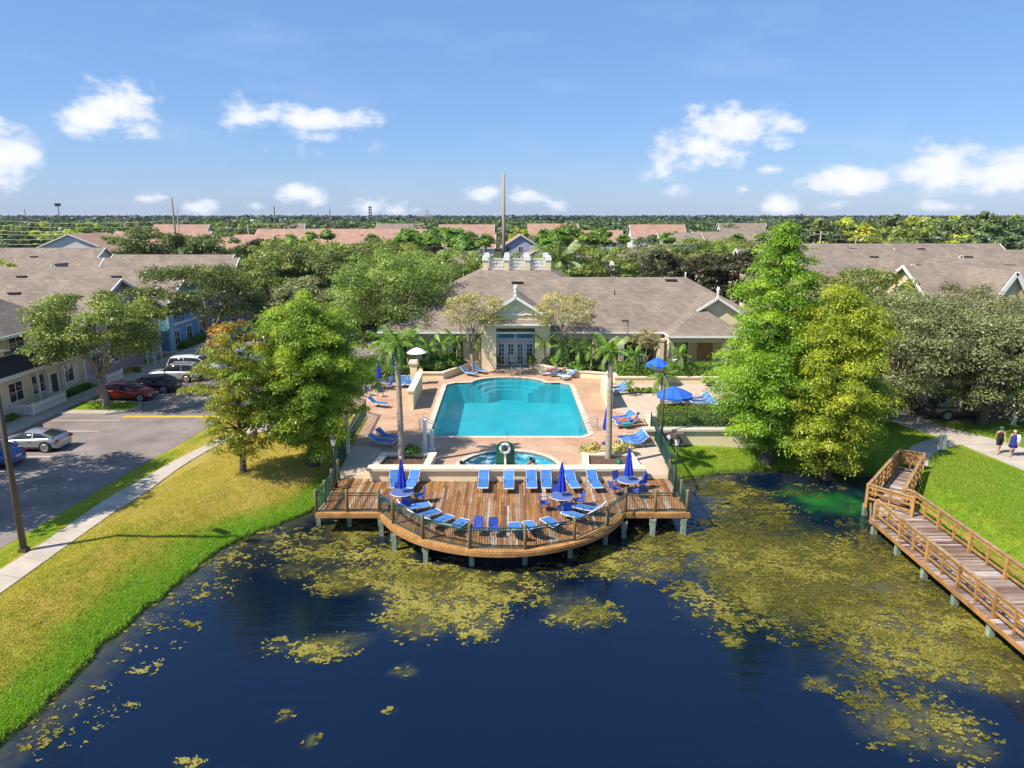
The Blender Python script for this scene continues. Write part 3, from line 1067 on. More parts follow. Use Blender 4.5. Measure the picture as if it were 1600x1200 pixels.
# pale concrete bands: side walks by the deck, right sun terrace
for nm, p in (('terrace_walk', [(-10.3, 39.5), (-8.35, 39.5), (-8.6, 45.0), (-10.6, 45.0)]), ('terrace_walk', [(7.65, 39.5), (9.45, 39.5), (9.8, 46.0), (7.9, 46.0)]),
              ('sun_terrace', [(9.9, 51.35), (21.4, 51.35), (21.4, 62.8), (8.2, 62.8), (8.2, 53.0)])):
    sheet(nm, p, 1.326, M['sand_conc'])
wallo = MB().bx(-10.4, 9.55, 39.40, 39.48, -1.0, 1.318).build('bank_wall', M['cream']); wallo['kind'] = 'structure'
kb = MB()
for a, c in zip(TERRACE[2:], TERRACE[3:]):
    kb.beam((*a, 1.22), (*c, 1.22), 0.14, 0.2)
o = kb.build('terrace_edge', M['sand_conc']); o['kind'] = 'structure'

M['basin'] = mat('pool_plaster', (0.045, 0.47, 0.56), 0.7, 0.12, 0.8)
M['tile_dark'] = mat('dark_tile', (0.035, 0.05, 0.10), 0.3, 0.3, 6)
M['coping'] = mat('coping_stone', (0.56, 0.47, 0.37), 0.8, 0.12, 1.5, 0.1)


def pool_water_mat(name, tint, foam=False):
    m, nt, N, L, b = _nt(name)
    N.remove(b)
    g = N.new('ShaderNodeNewGeometry')
    tr = N.new('ShaderNodeBsdfTransparent'); tr.inputs[0].default_value = (*tint, 1)
    gl = N.new('ShaderNodeBsdfGlossy'); gl.inputs['Roughness'].default_value = 0.03
    fr = N.new('ShaderNodeFresnel'); fr.inputs['IOR'].default_value = 1.33
    n = _noise(N, L, g.outputs['Position'], 2.2, 3)
    bp = N.new('ShaderNodeBump'); bp.inputs['Strength'].default_value = 0.3; bp.inputs['Distance'].default_value = 0.06
    L.new(n.outputs[0], bp.inputs['Height'])
    L.new(bp.outputs[0], gl.inputs['Normal']); L.new(bp.outputs[0], fr.inputs['Normal'])
    mx = N.new('ShaderNodeMixShader')
    L.new(fr.outputs[0], mx.inputs[0]); L.new(tr.outputs[0], mx.inputs[1]); L.new(gl.outputs[0], mx.inputs[2])
    out = mx.outputs[0]
    df = N.new('ShaderNodeBsdfDiffuse')
    if foam:
        df.inputs[0].default_value = (0.55, 0.75, 0.78, 1)
        n2 = _noise(N, L, g.outputs['Position'], 1.7, 7, .65)
        mr = N.new('ShaderNodeMapRange'); mr.inputs['From Min'].default_value = .5; mr.inputs['From Max'].default_value = .72; mr.inputs['To Max'].default_value = .8
        L.new(n2.outputs[0], mr.inputs['Value'])
    else:
        df.inputs[0].default_value = (0.025, 0.36, 0.47, 1)
        n2 = _noise(N, L, g.outputs['Position'], 0.6, 5, .6)
        mr = N.new('ShaderNodeMapRange'); mr.inputs['To Min'].default_value = .08; mr.inputs['To Max'].default_value = .3
        L.new(n2.outputs[0], mr.inputs['Value'])
    m2 = N.new('ShaderNodeMixShader')
    L.new(mr.outputs[0], m2.inputs[0]); L.new(out, m2.inputs[1]); L.new(df.outputs[0], m2.inputs[2])
    L.new(m2.outputs[0], N['Material Output'].inputs[0])
    return m


pool = thing('swimming_pool', 'large turquoise swimming pool with a rounded step bay at its far end', 'swimming pool', (-0.25, 55, 1.3))
ring(MB(), POOL, pool_out, 1.2, 1.355).build('coping', M['coping'], pool)
wallring(MB(), POOL, 1.19, 1.30).build('waterline_tile', M['tile_dark'], pool)
bs = wallring(MB(), POOL, -0.6, 1.20)
bs.poly([(*p, -0.6) for p in POOL])
bs.build('basin', M['basin'], pool)
st = MB()
for k, (s, z) in enumerate(((.86, .35), (.72, 0.1), (.58, -.1))):
    o_, i_ = 1.0 - .15 * k, .85 - .15 * k
    tt = np.linspace(0.08, pi - .08, 17)
    st.prism([(-0.35 + 3.28 * o_ * cos(t), 63.2 + 2.18 * o_ * sin(t)) for t in tt] + [(-0.35 + 3.28 * i_ * cos(t), 63.2 + 2.18 * i_ * sin(t)) for t in tt[::-1]], -.59, 1.0 - .32 * k)
st.build('steps', M['basin'], pool)
MB().poly([(*p, 1.205) for p in POOL]).build('pool_surface', pool_water_mat('pool_water', (.70, .97, 1.0)), pool)
for x in (-5.95, 5.55):
    for y in (49.5, 55, 60.5):
        MB().box(x, y, 1.36, .22, .3, .012).build('skimmer_lid', M['white'], pool)
spa = thing('hot_tub', 'round blue hot tub with bubbling water behind the long cream seat wall', 'hot tub', (-0.2, 40.9, 1.3))
ring(MB(), SPA, spa_out, 1.2, 1.37).build('coping', M['coping'], spa)
wallring(MB(), SPA, 1.19, 1.34).build('waterline_tile', M['tile_dark'], spa)
bs = wallring(MB(), SPA, 0.3, 1.25); bs.poly([(*p, 0.3) for p in SPA]); bs.build('basin', M['basin'], spa)
MB().poly([(*p, 1.24) for p in SPA]).build('spa_surface', pool_water_mat('spa_water', (.6, .9, 1.0), True), spa)
# ================================================================== BUILDINGS
def place_face(face, x, y, z):
    """Local (u across, v up, w outward) to world for a wall facing face."""
    if face == 'y-':
        return lambda u, v, w: (x + u, y - w, z + v)
    if face == 'y+':
        return lambda u, v, w: (x - u, y + w, z + v)
    if face == 'x+':
        return lambda u, v, w: (x + w, y + u, z + v)
    return lambda u, v, w: (x - w, y - u, z + v)


def fbox(b, f, u0, u1, v0, v1, w0, w1):
    pts = [f(u, v, w) for w in (w0, w1) for u, v in ((u0, v0), (u1, v0), (u1, v1), (u0, v1))]
    i = len(b.v); b.v += pts
    b.f += [tuple(i + k for k in q) for q in ((3, 2, 1, 0), (4, 5, 6, 7), (0, 1, 5, 4), (1, 2, 6, 5), (2, 3, 7, 6), (3, 0, 4, 7))]


def window(parent, face, x, y, z, w, h, cols=2, rows=2, name='window', frame=None, glass=None, fw=0.11):
    """White framed window centred at u=0 with its sill at z."""
    f = place_face(face, x, y, z)
    b = MB()
    fbox(b, f, -w / 2 - fw, -w / 2, -fw, h + fw, -0.02, 0.07)
    fbox(b, f, w / 2, w / 2 + fw, -fw, h + fw, -0.02, 0.07)
    fbox(b, f, -w / 2, w / 2, h, h + fw, -0.02, 0.068)
    fbox(b, f, -w / 2, w / 2, -fw, 0, -0.02, 0.09)
    for k in range(1, cols):
        u = -w / 2 + w * k / cols
        fbox(b, f, u - .03, u + .03, 0, h, -0.02, 0.05)
    for k in range(1, rows):
        v = h * k / rows
        fbox(b, f, -w / 2, w / 2, v - .02, v + .02, -0.02, 0.047)
    o = b.build(name, frame or M['white'], parent)
    g = MB(); fbox(g, f, -w / 2, w / 2, 0, h, 0.0, 0.02)
    g.build('pane', glass or M['glass'], o)
    return o


def slab(b, pts, th=0.16):
    b.ext(pts, (0, 0, -th))


def vent(parent, x, y, z, slope_axis='y', w=0.9):
    MB().box(x, y, z + .1, w, .38, .16).build('roof_vent', M['vent'], parent)


# ------------------------------------------------------------------ clubhouse
cl = thing('clubhouse', 'cream clubhouse with big brown hipped roof behind the swimming pool', 'clubhouse', (5, 78, 1.3))
rf = MB()
E0, SL = 5.05, 0.53
slab(rf, [(-13.2, 69.3, E0), (27.3, 69.3, E0), (18.9, 78, 9.66), (5.42, 78, 9.66), (4.2, 79.21, 10.3), (-3.2, 79.21, 10.3)])
slab(rf, [(-13.2, 69.3, E0), (-3.2, 79.21, 10.3), (-3.2, 85.5, 10.3), (-13.2, 95.4, E0)])
slab(rf, [(4.2, 79.21, 10.3), (5.42, 78, 9.66), (13.9, 86.6, 5.16), (14.1, 95.4, E0), (4.2, 85.5, 10.3)])
slab(rf, [(-13.2, 95.4, E0), (-3.2, 85.5, 10.3), (4.2, 85.5, 10.3), (14.1, 95.4, E0)])
slab(rf, [(5.42, 78, 9.66), (18.9, 78, 9.66), (27.3, 86.7, E0), (13.9, 86.7, E0)])
slab(rf, [(27.3, 69.3, E0), (27.3, 86.7, E0), (18.9, 78, 9.66)])
slab(rf, [(-3.2, 79.21, 10.3), (4.2, 79.21, 10.3), (4.2, 85.5, 10.3), (-3.2, 85.5, 10.3)])
roof = rf.build('roof', M['roof'], cl)
# right pavilion, a gable over a hipped skirt
pv = MB()
slab(pv, [(15, 66.8, E0), (18.47, 70.4, 7.2), (18.47, 70.0, 7.2), (20.3, 70.0, 8.37), (20.3, 75.6, 8.37), (15, 69.35, E0 + .02)])
slab(pv, [(25.6, 70.0, E0), (20.3, 70.0, 8.37), (20.3, 75.6, 8.37), (25.6, 70.06, E0 + .03)])
slab(pv, [(15, 66.8, E0), (22.6, 66.8, E0), (19.0, 70.4, 7.2), (18.47, 70.4, 7.2)])
slab(pv, [(22.6, 66.8, E0), (22.6, 70.4, E0), (19.0, 70.4, 7.2)])
pv.build('pavilion_roof', M['roof'], cl)
g = MB(); g.ext([(18.3, 70.4, 4.9), (25.5, 70.4, 4.9), (25.5, 70.4, 5.0), (20.3, 70.4, 8.25), (18.4, 70.4, 7.05)], (0, .2, 0)); g.build('gable', M['cream'], cl)
en = MB()
slab(en, [(-3.25, 68.2, 6.42), (.35, 68.2, 8.65), (.35, 76.1, 8.65), (-3.25, 71.9, 6.42)])
slab(en, [(3.95, 68.2, 6.42), (.35, 68.2, 8.65), (.35, 76.1, 8.65), (3.95, 71.9, 6.42)])
slab(en, [(-3.1, 68.0, 6.0), (3.8, 68.0, 6.0), (3.8, 68.6, 6.32), (-3.1, 68.6, 6.32)], .06)
en.build('entry_roof', M['roof'], cl)
tr = MB()
for sx in (-1, 1):
    tr.beam((.35 + sx * 3.72, 68.14, 6.28), (.35, 68.14, 8.56), .12, .26)
    tr.beam((20.3 + (-2.05 if sx < 0 else 5.35), 69.94, 6.98 if sx < 0 else 4.92), (20.3, 69.94, 8.27), .12, .22)
tr.bx(-3.1, 3.8, 67.93, 68.02, 5.84, 6.02)
tr.bx(-13.2, 15.0, 69.2, 69.29, 4.86, 5.05); tr.bx(25.6, 27.3, 69.2, 69.29, 4.86, 5.05)
tr.bx(14.95, 22.65, 66.7, 66.79, 4.86, 5.05); tr.bx(14.9, 14.99, 66.7, 69.3, 4.86, 5.05); tr.bx(22.61, 22.7, 66.7, 70.3, 4.86, 5.05)
tr.bx(-13.3, -13.21, 69.2, 95.4, 4.86, 5.05)
tr.build('fascia', M['white'], cl)
for x, y, z, s in ((.35, 68.25, 8.6, 1.0), (20.3, 70.1, 8.32, .9), (18.9, 78, 9.6, .5)):
    MB().lathe([(.16 * s, z), (.16 * s, z + .18 * s), (.09 * s, z + .24 * s), (.12 * s, z + .4 * s), (.2 * s, z + .46 * s), (.08 * s, z + .54 * s), (.2 * s, z + .74 * s), (.22 * s, z + .9 * s), (.14 * s, z + 1.08 * s), (.03, z + 1.18 * s)], x, y, 12).build('finial', M['white'], cl, True)
w = MB()
w.bx(-12.4, -3.0, 70.3, 70.5, 1.2, 4.9); w.bx(3.75, 8.0, 70.3, 70.5, 1.2, 4.9)        # front walls beside the entry
w.bx(-12.4, -12.2, 70.5, 94.6, 1.2, 4.9); w.bx(26.3, 26.5, 70.5, 86, 1.2, 4.9); w.bx(-12.2, 26.3, 94.4, 94.6, 1.2, 4.9)
w.bx(-3.0, -1.55, 68.6, 68.85, 1.2, 6.3); w.bx(2.25, 3.75, 68.6, 68.85, 1.2, 6.3); w.bx(-1.55, 2.25, 68.6, 68.85, 5.5, 6.3)
w.bx(-3.0, -2.8, 68.85, 71.8, 1.2, 6.4); w.bx(3.55, 3.75, 68.85, 71.8, 1.2, 6.4)
w.ext([(-3.0, 68.62, 6.3), (3.7, 68.62, 6.3), (.35, 68.62, 8.4)], (0, .2, 0))
w.bx(8.0, 26.3, 77.6, 77.8, 1.2, 4.9)                                                        # patio back wall
w.bx(14.6, 14.8, 69.6, 77.6, 1.2, 4.9)
w.bx(14.8, 26.3, 70.5, 70.7, 1.2, 4.9)
w.build('wall', M['cream'], cl)
w = MB()
w.bx(-1.75, 2.45, 70.9, 71.05, 1.2, 6.2); w.bx(-1.75, -1.55, 68.85, 70.9, 1.2, 5.6); w.bx(2.25, 2.45, 68.85, 70.9, 1.2, 5.6); w.bx(-1.55, 2.25, 68.86, 70.9, 5.52, 5.62)
w.build('porch_wall', siding_mat('grey_siding', (.62, .66, .70)), cl)
for q in ((-1.5, 2.2, 68.3, 70.85, 1.2, 1.36), (8.0, 14.6, 66.6, 77.5, 1.2, 1.36), (14.8, 26.3, 66.9, 70.4, 1.2, 1.5)):
    MB().bx(*q).build('floor', M['sand_conc'], cl)
bm_ = MB(); bm_.bx(8.0, 14.7, 69.5, 69.8, 4.2, 4.88); bm_.bx(4.2, 8.0, 69.62, 69.9, 4.3, 4.88); bm_.bx(15.1, 22.4, 67.2, 67.5, 4.35, 4.88); bm_.bx(15.1, 15.4, 67.5, 69.6, 4.35, 4.88)
bm_.build('beam', M['cream'], cl)
for x, y in ((8.3, 69.65), (10.9, 69.65), (14.75, 69.2), (15.25, 67.35), (20.55, 67.35), (22.2, 67.35)):
    MB().bx(x - .24, x + .24, y - .24, y + .24, 1.3, 4.4).bx(x - .33, x + .33, y - .33, y + .33, 1.3, 2.15).bx(x - .3, x + .3, y - .3, y + .3, 4.15, 4.36).build('column', M['cap'], cl)
for k in range(11):
    piece('siding_board', M['cap'], cl, (14.53, 71.0, 1.55 + .28 * k), (.06, 2.2, .25))
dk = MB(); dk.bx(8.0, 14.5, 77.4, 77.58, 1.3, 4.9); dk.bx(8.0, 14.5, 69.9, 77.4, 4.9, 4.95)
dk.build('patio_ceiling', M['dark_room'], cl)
for k in range(4):
    x = -1.06 + k * .94
    window(cl, 'y-', x, 70.9, 1.5, .5, 2.05, 2, 5, 'french_door', fw=.14)
for k in range(2):
    window(cl, 'y-', -.6 + 1.88 * k, 70.9, 4.15, 1.65, 1.2, 1, 1, 'transom', glass=M['glass_blue'], fw=.08)
for k in range(4):
    MB().bx(-.95 + k * .62, -.68 + k * .62, 70.80, 70.86, 4.85, 5.2).build('transom_light', M['lamp_glass'], cl)
for x in (16.2, 17.4):
    window(cl, 'y-', x, 70.5, 1.6, .6, 2.3, 2, 5, 'french_door', fw=.16)
MB().bx(18.7, 20.2, 70.38, 70.5, 1.9, 4.3).build('patio_shade', mat('tan_shade', (.38, .28, .12), .8), cl)
for x in (-11, -8.6, -5.4):
    window(cl, 'y-', x, 70.3, 1.7, 1.0, 2.2, 2, 4)
window(cl, 'y-', 5.8, 70.3, 1.7, 1.1, 2.2, 2, 4)
# gable ornament over the entry, the round vent of the pavilion
orn = MB()
orn.tube([(.35 + .42 * cos(t), 68.56, 7.28 + .42 * sin(t)) for t in np.linspace(0, 2 * pi, 17)], .05, 6, False)
for sx in (-1, 1):
    orn.tube([(.35 + sx * .15, 68.55, 6.85), (.35 + sx * .7, 68.55, 6.80), (.35 + sx * 1.0, 68.55, 6.92), (.35 + sx * 1.35, 68.55, 6.82), (.35 + sx * 1.6, 68.55, 6.88)], .07, 6)
    orn.tube([(.35 + sx * .1, 68.55, 6.95), (.35 + sx * .55, 68.55, 7.05), (.35 + sx * .75, 68.55, 7.3)], .06, 6)
orn.ext([(-.2, 68.62, 6.75), (.9, 68.62, 6.75), (.7, 68.62, 7.0), (0, 68.62, 7.0)], (0, -.1, 0))
orn.build('gable_ornament', M['white'], cl)
MB().tube([(20.3, 70.36, 7.75), (20.3, 70.30, 7.75)], .2, 16).build('round_vent', mat('blue_white_vent', (.45, .55, .75), .5), cl)
# roof terrace balustrade
for yy, xs in ((79.5, (-2.95, -.6, 1.7, 4.0)), (85.2, (-2.95, -.6, 1.7, 4.0))):
    for x in xs:
        p = MB().bx(x - .28, x + .28, yy - .28, yy + .28, 10.25, 11.35).build('parapet_pier', M['cream'], cl)
        MB().bx(x - .36, x + .36, yy - .36, yy + .36, 11.35, 11.55).bx(x - .32, x + .32, yy - .32, yy + .32, 11.55, 11.8).bx(x - .24, x + .24, yy - .24, yy + .24, 11.8, 11.9).build('pier_cap', M['white'], p)
    for a, c in zip(xs, xs[1:]):
        b = MB(); x0, x1 = a + .29, c - .29; xm = (x0 + x1) / 2
        b.bx(x0, x1, yy - .05, yy + .05, 11.12, 11.24); b.bx(x0, x1, yy - .05, yy + .05, 10.34, 10.44)
        for sx in (-1, 1):
            for q in range(2):
                b.bx(xm + sx * (.48 + q * .22) - .05, xm + sx * (.48 + q * .22) + .05, yy - .03, yy + .03, 10.44, 11.12)
            b.beam((xm - sx * .36, yy, 10.46), (xm + sx * .36, yy, 11.1), .04, .06)
        b.tube([(xm + .35 * cos(t), yy, 10.78 + .33 * sin(t)) for t in np.linspace(0, 2 * pi, 17)], .03, 5, False)
        b.build('balustrade', M['white'], cl)
def roofz(y):
    return E0 + SL * (y - 69.3)
vent(cl, .55, 76.9, roofz(76.9) + .02, w=1.2); vent(cl, 17.2, 77.3, roofz(77.3) + .02, w=1.2)
for x, y in ((10.8, 75), (21, 81), (-6, 74)):
    MB().tube([(x, y, roofz(min(y, 156 - y))), (x, y, roofz(min(y, 156 - y)) + .45)], .06, 8).build('vent_pipe', M['vent'], cl)
for x in (15.05, 8.0):
    MB().tube([(x, 66.9 if x > 10 else 69.4, 4.8), (x, 67.05 if x > 10 else 69.5, 4.4), (x, 67.05 if x > 10 else 69.5, 1.5)], .05, 6).build('downpipe', M['cap'], cl)


# ------------------------------------------------------------------ townhouses
def gable_house(label, x0, x1, y0, y1, eave, ridge, axis, wall, roofm, base=1.25, over=0.45, cat='townhouse', name='townhouse', wins=(), vents=(), dormers=(), hip0=False, hip1=False, gab=None):
    """A long house under a pitched roof; axis is the ridge's direction. dormers: (x, y_front, half width, peak z, face)."""
    h = thing(name, label, cat, ((x0 + x1) / 2, (y0 + y1) / 2, base))
    w = MB().bx(x0, x1, y0, y1, base - .3, eave)
    r = MB()
    if axis == 'x':
        ym = (y0 + y1) / 2; k = (ridge - eave) / (ym - y0)
        a, c = x0 - over, x1 + over
        ra, rc = (a + (ym - y0) * .9 if hip0 else a), (c - (ym - y0) * .9 if hip1 else c)
        lo = eave - k * over
        slab(r, [(a, y0 - over, lo), (c, y0 - over, lo), (rc, ym, ridge), (ra, ym, ridge)])
        slab(r, [(a, y1 + over, lo), (c, y1 + over, lo), (rc, ym, ridge), (ra, ym, ridge)])
        for hp, xx, rr_ in ((hip0, a, ra), (hip1, c, rc)):
            if hp:
                slab(r, [(xx, y0 - over, lo), (xx, y1 + over, lo), (rr_, ym, ridge)])
        if not hip0: w.ext([(x0, y0, eave), (x0, y1, eave), (x0, ym, ridge - .2)], (.2, 0, 0))
        if not hip1: w.ext([(x1, y0, eave), (x1, y1, eave), (x1, ym, ridge - .2)], (-.2, 0, 0))
        t = MB()
        t.bx(a, c, y0 - over - .08, y0 - over - .005, lo - .2, lo + .02)
        for hp, xx, s in ((hip0, a - .05, 1), (hip1, c + .05, -1)):
            if not hp:
                t.beam((xx, y0 - over, lo - .1), (xx, ym, ridge - .08), .1, .24); t.beam((xx, y1 + over, lo - .1), (xx, ym, ridge - .08), .1, .24)
    else:
        xm = (x0 + x1) / 2; k = (ridge - eave) / (xm - x0)
        a, c = y0 - over, y1 + over
        ra, rc = (a + (xm - x0) * .9 if hip0 else a), (c - (xm - x0) * .9 if hip1 else c)
        lo = eave - k * over
        slab(r, [(x0 - over, a, lo), (x0 - over, c, lo), (xm, rc, ridge), (xm, ra, ridge)])
        slab(r, [(x1 + over, a, lo), (x1 + over, c, lo), (xm, rc, ridge), (xm, ra, ridge)])
        for hp, yy, rr_ in ((hip0, a, ra), (hip1, c, rc)):
            if hp:
                slab(r, [(x0 - over, yy, lo), (x1 + over, yy, lo), (xm, rr_, ridge)])
        if not hip0: w.ext([(x0, y0, eave), (x1, y0, eave), (xm, y0, ridge - .2)], (0, .2, 0))
        if not hip1: w.ext([(x0, y1, eave), (x1, y1, eave), (xm, y1, ridge - .2)], (0, -.2, 0))
        t = MB()
        t.bx(x1 + over + .005, x1 + over + .08, a, c, lo - .2, lo + .02)
        for hp, yy in ((hip0, a - .05), (hip1, c + .05)):
            if not hp:
                t.beam((x0 - over, yy, lo - .1), (xm, yy, ridge - .08), .1, .24); t.beam((x1 + over, yy, lo - .1), (xm, yy, ridge - .08), .1, .24)
    w.build('wall', wall, h)
    r.build('roof', roofm, h)
    t.build('trim', M['white'], h)
    for dx, dy, hw, pk, back, drop in dormers:      # cross gables that face the camera's side (y-)
        d = MB()
        slab(d, [(dx - hw, dy, pk - drop), (dx, dy, pk), (dx, back, pk), (dx - hw, back, pk - drop)], .12)
        slab(d, [(dx + hw, dy, pk - drop), (dx, dy, pk), (dx, back, pk), (dx + hw, back, pk - drop)], .12)
        dr = d.build('cross_gable_roof', roofm, h)
        e = MB(); e.ext([(dx - hw * .93, dy + .3, pk - drop - .1), (dx + hw * .93, dy + .3, pk - drop - .1), (dx, dy + .3, pk - .14)], (0, .3, 0))
        e.bx(dx - hw * .9, dx + hw * .9, dy + .3, dy + 2, eave - 3, pk - drop - .08)
        e.build('gable', gab or wall, dr)
        f = MB(); f.beam((dx - hw, dy - .04, pk - drop - .1), (dx, dy - .04, pk - .1), .1, .34); f.beam((dx + hw, dy - .04, pk - drop - .1), (dx, dy - .04, pk - .1), .1, .34)
        f.build('rake_board', M['white'], dr)
    for f, x, y, z, ww, hh in wins:
        window(h, f, x, y, z, ww, hh)
    for x, y in vents:
        if axis == 'x':
            ym = (y0 + y1) / 2; z = ridge - abs(y - ym) * (ridge - eave) / (ym - y0)
        else:
            xm = (x0 + x1) / 2; z = ridge - abs(x - xm) * (ridge - eave) / (xm - x0)
        vent(h, x, y, z, w=1.1)
    return h


S = {k: siding_mat(k + '_siding', c) for k, c in (('tan', (.80, .68, .48)), ('mauve', (.50, .38, .44)), ('rose', (.45, .20, .20)), ('sky', (.16, .40, .68)), ('ltblue', (.30, .50, .66)), ('grey', (.42, .44, .46)), ('offwhite', (.66, .65, .63)), ('butter', (.70, .60, .34)))}

# front-left house: upper storey set back behind a dark porch roof
h1 = gable_house('tan two storey townhouse with a dark porch roof and white picket fences', -50, -39.6, 40, 61.7, 7.4, 10.9, 'y', S['tan'], M['roof'],
                 wins=[('x+', -39.6, 55.9, 5.65, 1.7, 1.4), ('x+', -39.6, 51.6, 5.65, 1.7, 1.4), ('x+', -39.6, 46.0, 5.65, 1.7, 1.4)], hip1=True)
MB().bx(-39.6, -38.0, 40, 61.5, 0.9, 4.5).build('porch_wall', S['tan'], h1)
pr_ = MB(); slab(pr_, [(-37.5, 39.6, 4.55), (-37.5, 61.8, 4.55), (-39.6, 61.8, 5.5), (-39.6, 39.6, 5.5)]); pr_.build('porch_roof', M['roof_dark'], h1)
MB().bx(-37.55, -37.43, 39.6, 61.8, 4.28, 4.56).bx(-38.0, -37.55, 40, 61.5, 4.3, 4.4).build('porch_trim', M['white'], h1)
for y, z in ((59.25, 2.4), (55.4, 2.4), (52.75, 2.4), (48.2, 2.4), (44.5, 2.4)):
    window(h1, 'x+', -38.0, y, z, 1.5, 1.4)
dw = MB().bx(-38.02, -37.94, 56.9, 57.75, 1.3, 3.5).build('door', mat('dark_door', (.03, .04, .035), .5), h1)
MB().bx(-38.0, -37.9, 56.75, 56.9, 1.3, 3.65).bx(-38.0, -37.9, 57.75, 57.9, 1.3, 3.65).bx(-38.0, -37.9, 56.9, 57.75, 3.5, 3.65).build('door_frame', M['white'], h1)
for yc in (57.3, 47.6):
    pg = MB(); slab(pg, [(-38.6, yc, 5.55), (-37.2, yc, 5.55), (-37.2, yc - 1.5, 4.6), (-38.6, yc - 1.5, 4.6)], .1); slab(pg, [(-38.6, yc, 5.55), (-37.2, yc, 5.55), (-37.2, yc + 1.5, 4.6), (-38.6, yc + 1.5, 4.6)], .1)
    p = pg.build('porch_gable_roof', M['roof'], h1)
    MB().ext([(-37.32, yc - 1.35, 4.5), (-37.32, yc + 1.35, 4.5), (-37.32, yc, 5.42)], (-.1, 0, 0)).build('porch_gable', M['white'], p)
for y in (55.0, 56.2, 58.3, 61.2, 50.5):
    MB().bx(-37.75, -37.6, y - .08, y + .08, 1.2, 4.35).build('porch_post', M['white'], h1)

h2 = gable_house('mauve two storey townhouse behind the spreading roadside oak', -64, -38.6, 62.6, 77.0, 6.9, 10.15, 'x', S['mauve'], M['roof'],
                 wins=[('x+', -38.6, y, z, 1.3, 1.4) for y in (64.6, 67.6, 71.5, 74.8) for z in (2.4, 5.3)], vents=[(-47, 67.2), (-56, 67.4)])
MB().bx(-38.61, -38.5, 61.8, 64.0, 4.1, 6.8).build('rose_bay', S['rose'], h2)
MB().bx(-38.6, -38.48, 62.6, 77, 4.0, 4.25).build('belt_trim', M['white'], h2)
for x in (-50.5, -51.0):
    MB().tube([(x, 65.4, 8.2), (x, 65.4, 9.0)], .09, 8).build('vent_pipe', M['vent'], h2)
h3 = gable_house('bright blue two storey townhouse with white windows behind the dark oak', -78, -38.4, 78.6, 92.0, 6.9, 10.25, 'x', S['sky'], M['roof'],
                 wins=[('x+', -38.4, y, z, 1.3, 1.5) for y in (80.4, 83.6, 87.2, 90.2) for z in (1.9, 5.0)], vents=[(-46, 83.2), (-57, 83.2), (-68, 83.4)])
MB().bx(-38.4, -38.3, 78.6, 92, 4.0, 4.25).build('belt_trim', M['white'], h3)
MB().bx(-38.42, -38.2, 78.5, 79.6, 1.2, 6.8).build('corner_bay', S['ltblue'], h3)
h4 = gable_house('grey townhouse with white trim past the bright blue one', -55, -37.6, 93.2, 103, 7.0, 10.55, 'x', S['grey'], M['roof'], wins=[('x+', -37.6, y, z, 1.2, 1.4) for y in (95, 98, 101) for z in (2.0, 5.1)], vents=[(-42, 96), (-49, 96)])
gable_house('far brown roofed townhouse row with one small gable on the ridge', -86, -58, 98.5, 110, 7.0, 10.2, 'x', S['tan'], M['roof'], vents=[(-64, 102.3), (-76, 102.3)], dormers=[(-63.6, 99.5, 1.5, 9.6, 104, 2.2)])
gable_house('farther brown roofed townhouse row beside the dark tree clump', -98, -68, 113, 127, 7.0, 10.9, 'x', S['offwhite'], M['roof'], vents=[(-78, 117.5), (-90, 117.5)])
gable_house('brown roofed townhouse row in front of the dark tree clump', -62, -44, 108, 118, 7.0, 10.2, 'x', S['grey'], M['roof'], vents=[(-58, 111), (-50, 111)])
gable_house('brown roofed townhouse beyond the street trees', -41, -28, 122, 134, 6.5, 9.8, 'x', S['tan'], M['roof'])
gable_house('brown roofed townhouse row seen between dark street trees', -26, -8, 150, 160, 6.0, 8.6, 'x', S['tan'], M['roof'])

# right-hand rows
gy_ = M['roof']
gb = gable_house('cream townhouse with a steep shuttered gable over the grey oak', 37.5, 75, 61, 75, 7.6, 11.6, 'x', S['butter'], gy_, vents=[(50, 66.5), (60, 66.4)],
            dormers=[(42.6, 60.4, 2.6, 11.6, 68, 4.2)])
sh_ = MB().bx(42.35, 42.85, 60.52, 60.66, 8.4, 9.6)
o_ = sh_.build('gable_window', M['white'], gb)
MB().bx(42.08, 42.33, 60.5, 60.64, 8.35, 9.65).bx(42.87, 43.12, 60.5, 60.64, 8.35, 9.65).build('shutter', M['roof'], o_)
gable_house('second cream townhouse row with a narrow white gable', 34, 84, 79, 91, 7.6, 11.3, 'x', S['butter'], gy_, vents=[(47, 83.6), (58, 83.6), (70, 83.6)], dormers=[(44.3, 79.4, 1.7, 11.0, 85, 3.6), (38.4, 79.4, 1.3, 10.0, 84, 2.6)])
gable_house('third brown roofed townhouse row with a small pale gable', 40, 92, 96, 106, 8.2, 11.5, 'x', S['butter'], gy_, vents=[(50, 99.5), (63, 99.5), (78, 99.5)], dormers=[(60.2, 96.6, 1.6, 11.0, 101, 2.8)])
gable_house('fourth brown roofed townhouse row in front of the wood', 44, 79, 112, 124, 8.2, 11.7, 'x', S['butter'], gy_, vents=[(55, 116.5), (66, 116.5)])
gable_house('far brown roofed townhouse row left of the white utility pole', 36, 60, 110, 119, 8.0, 11.0, 'x', S['tan'], gy_)
gable_house('brown roofed house between the dark magnolias', 20, 36, 138, 148, 7.0, 10.0, 'x', S['offwhite'], gy_, hip1=True)

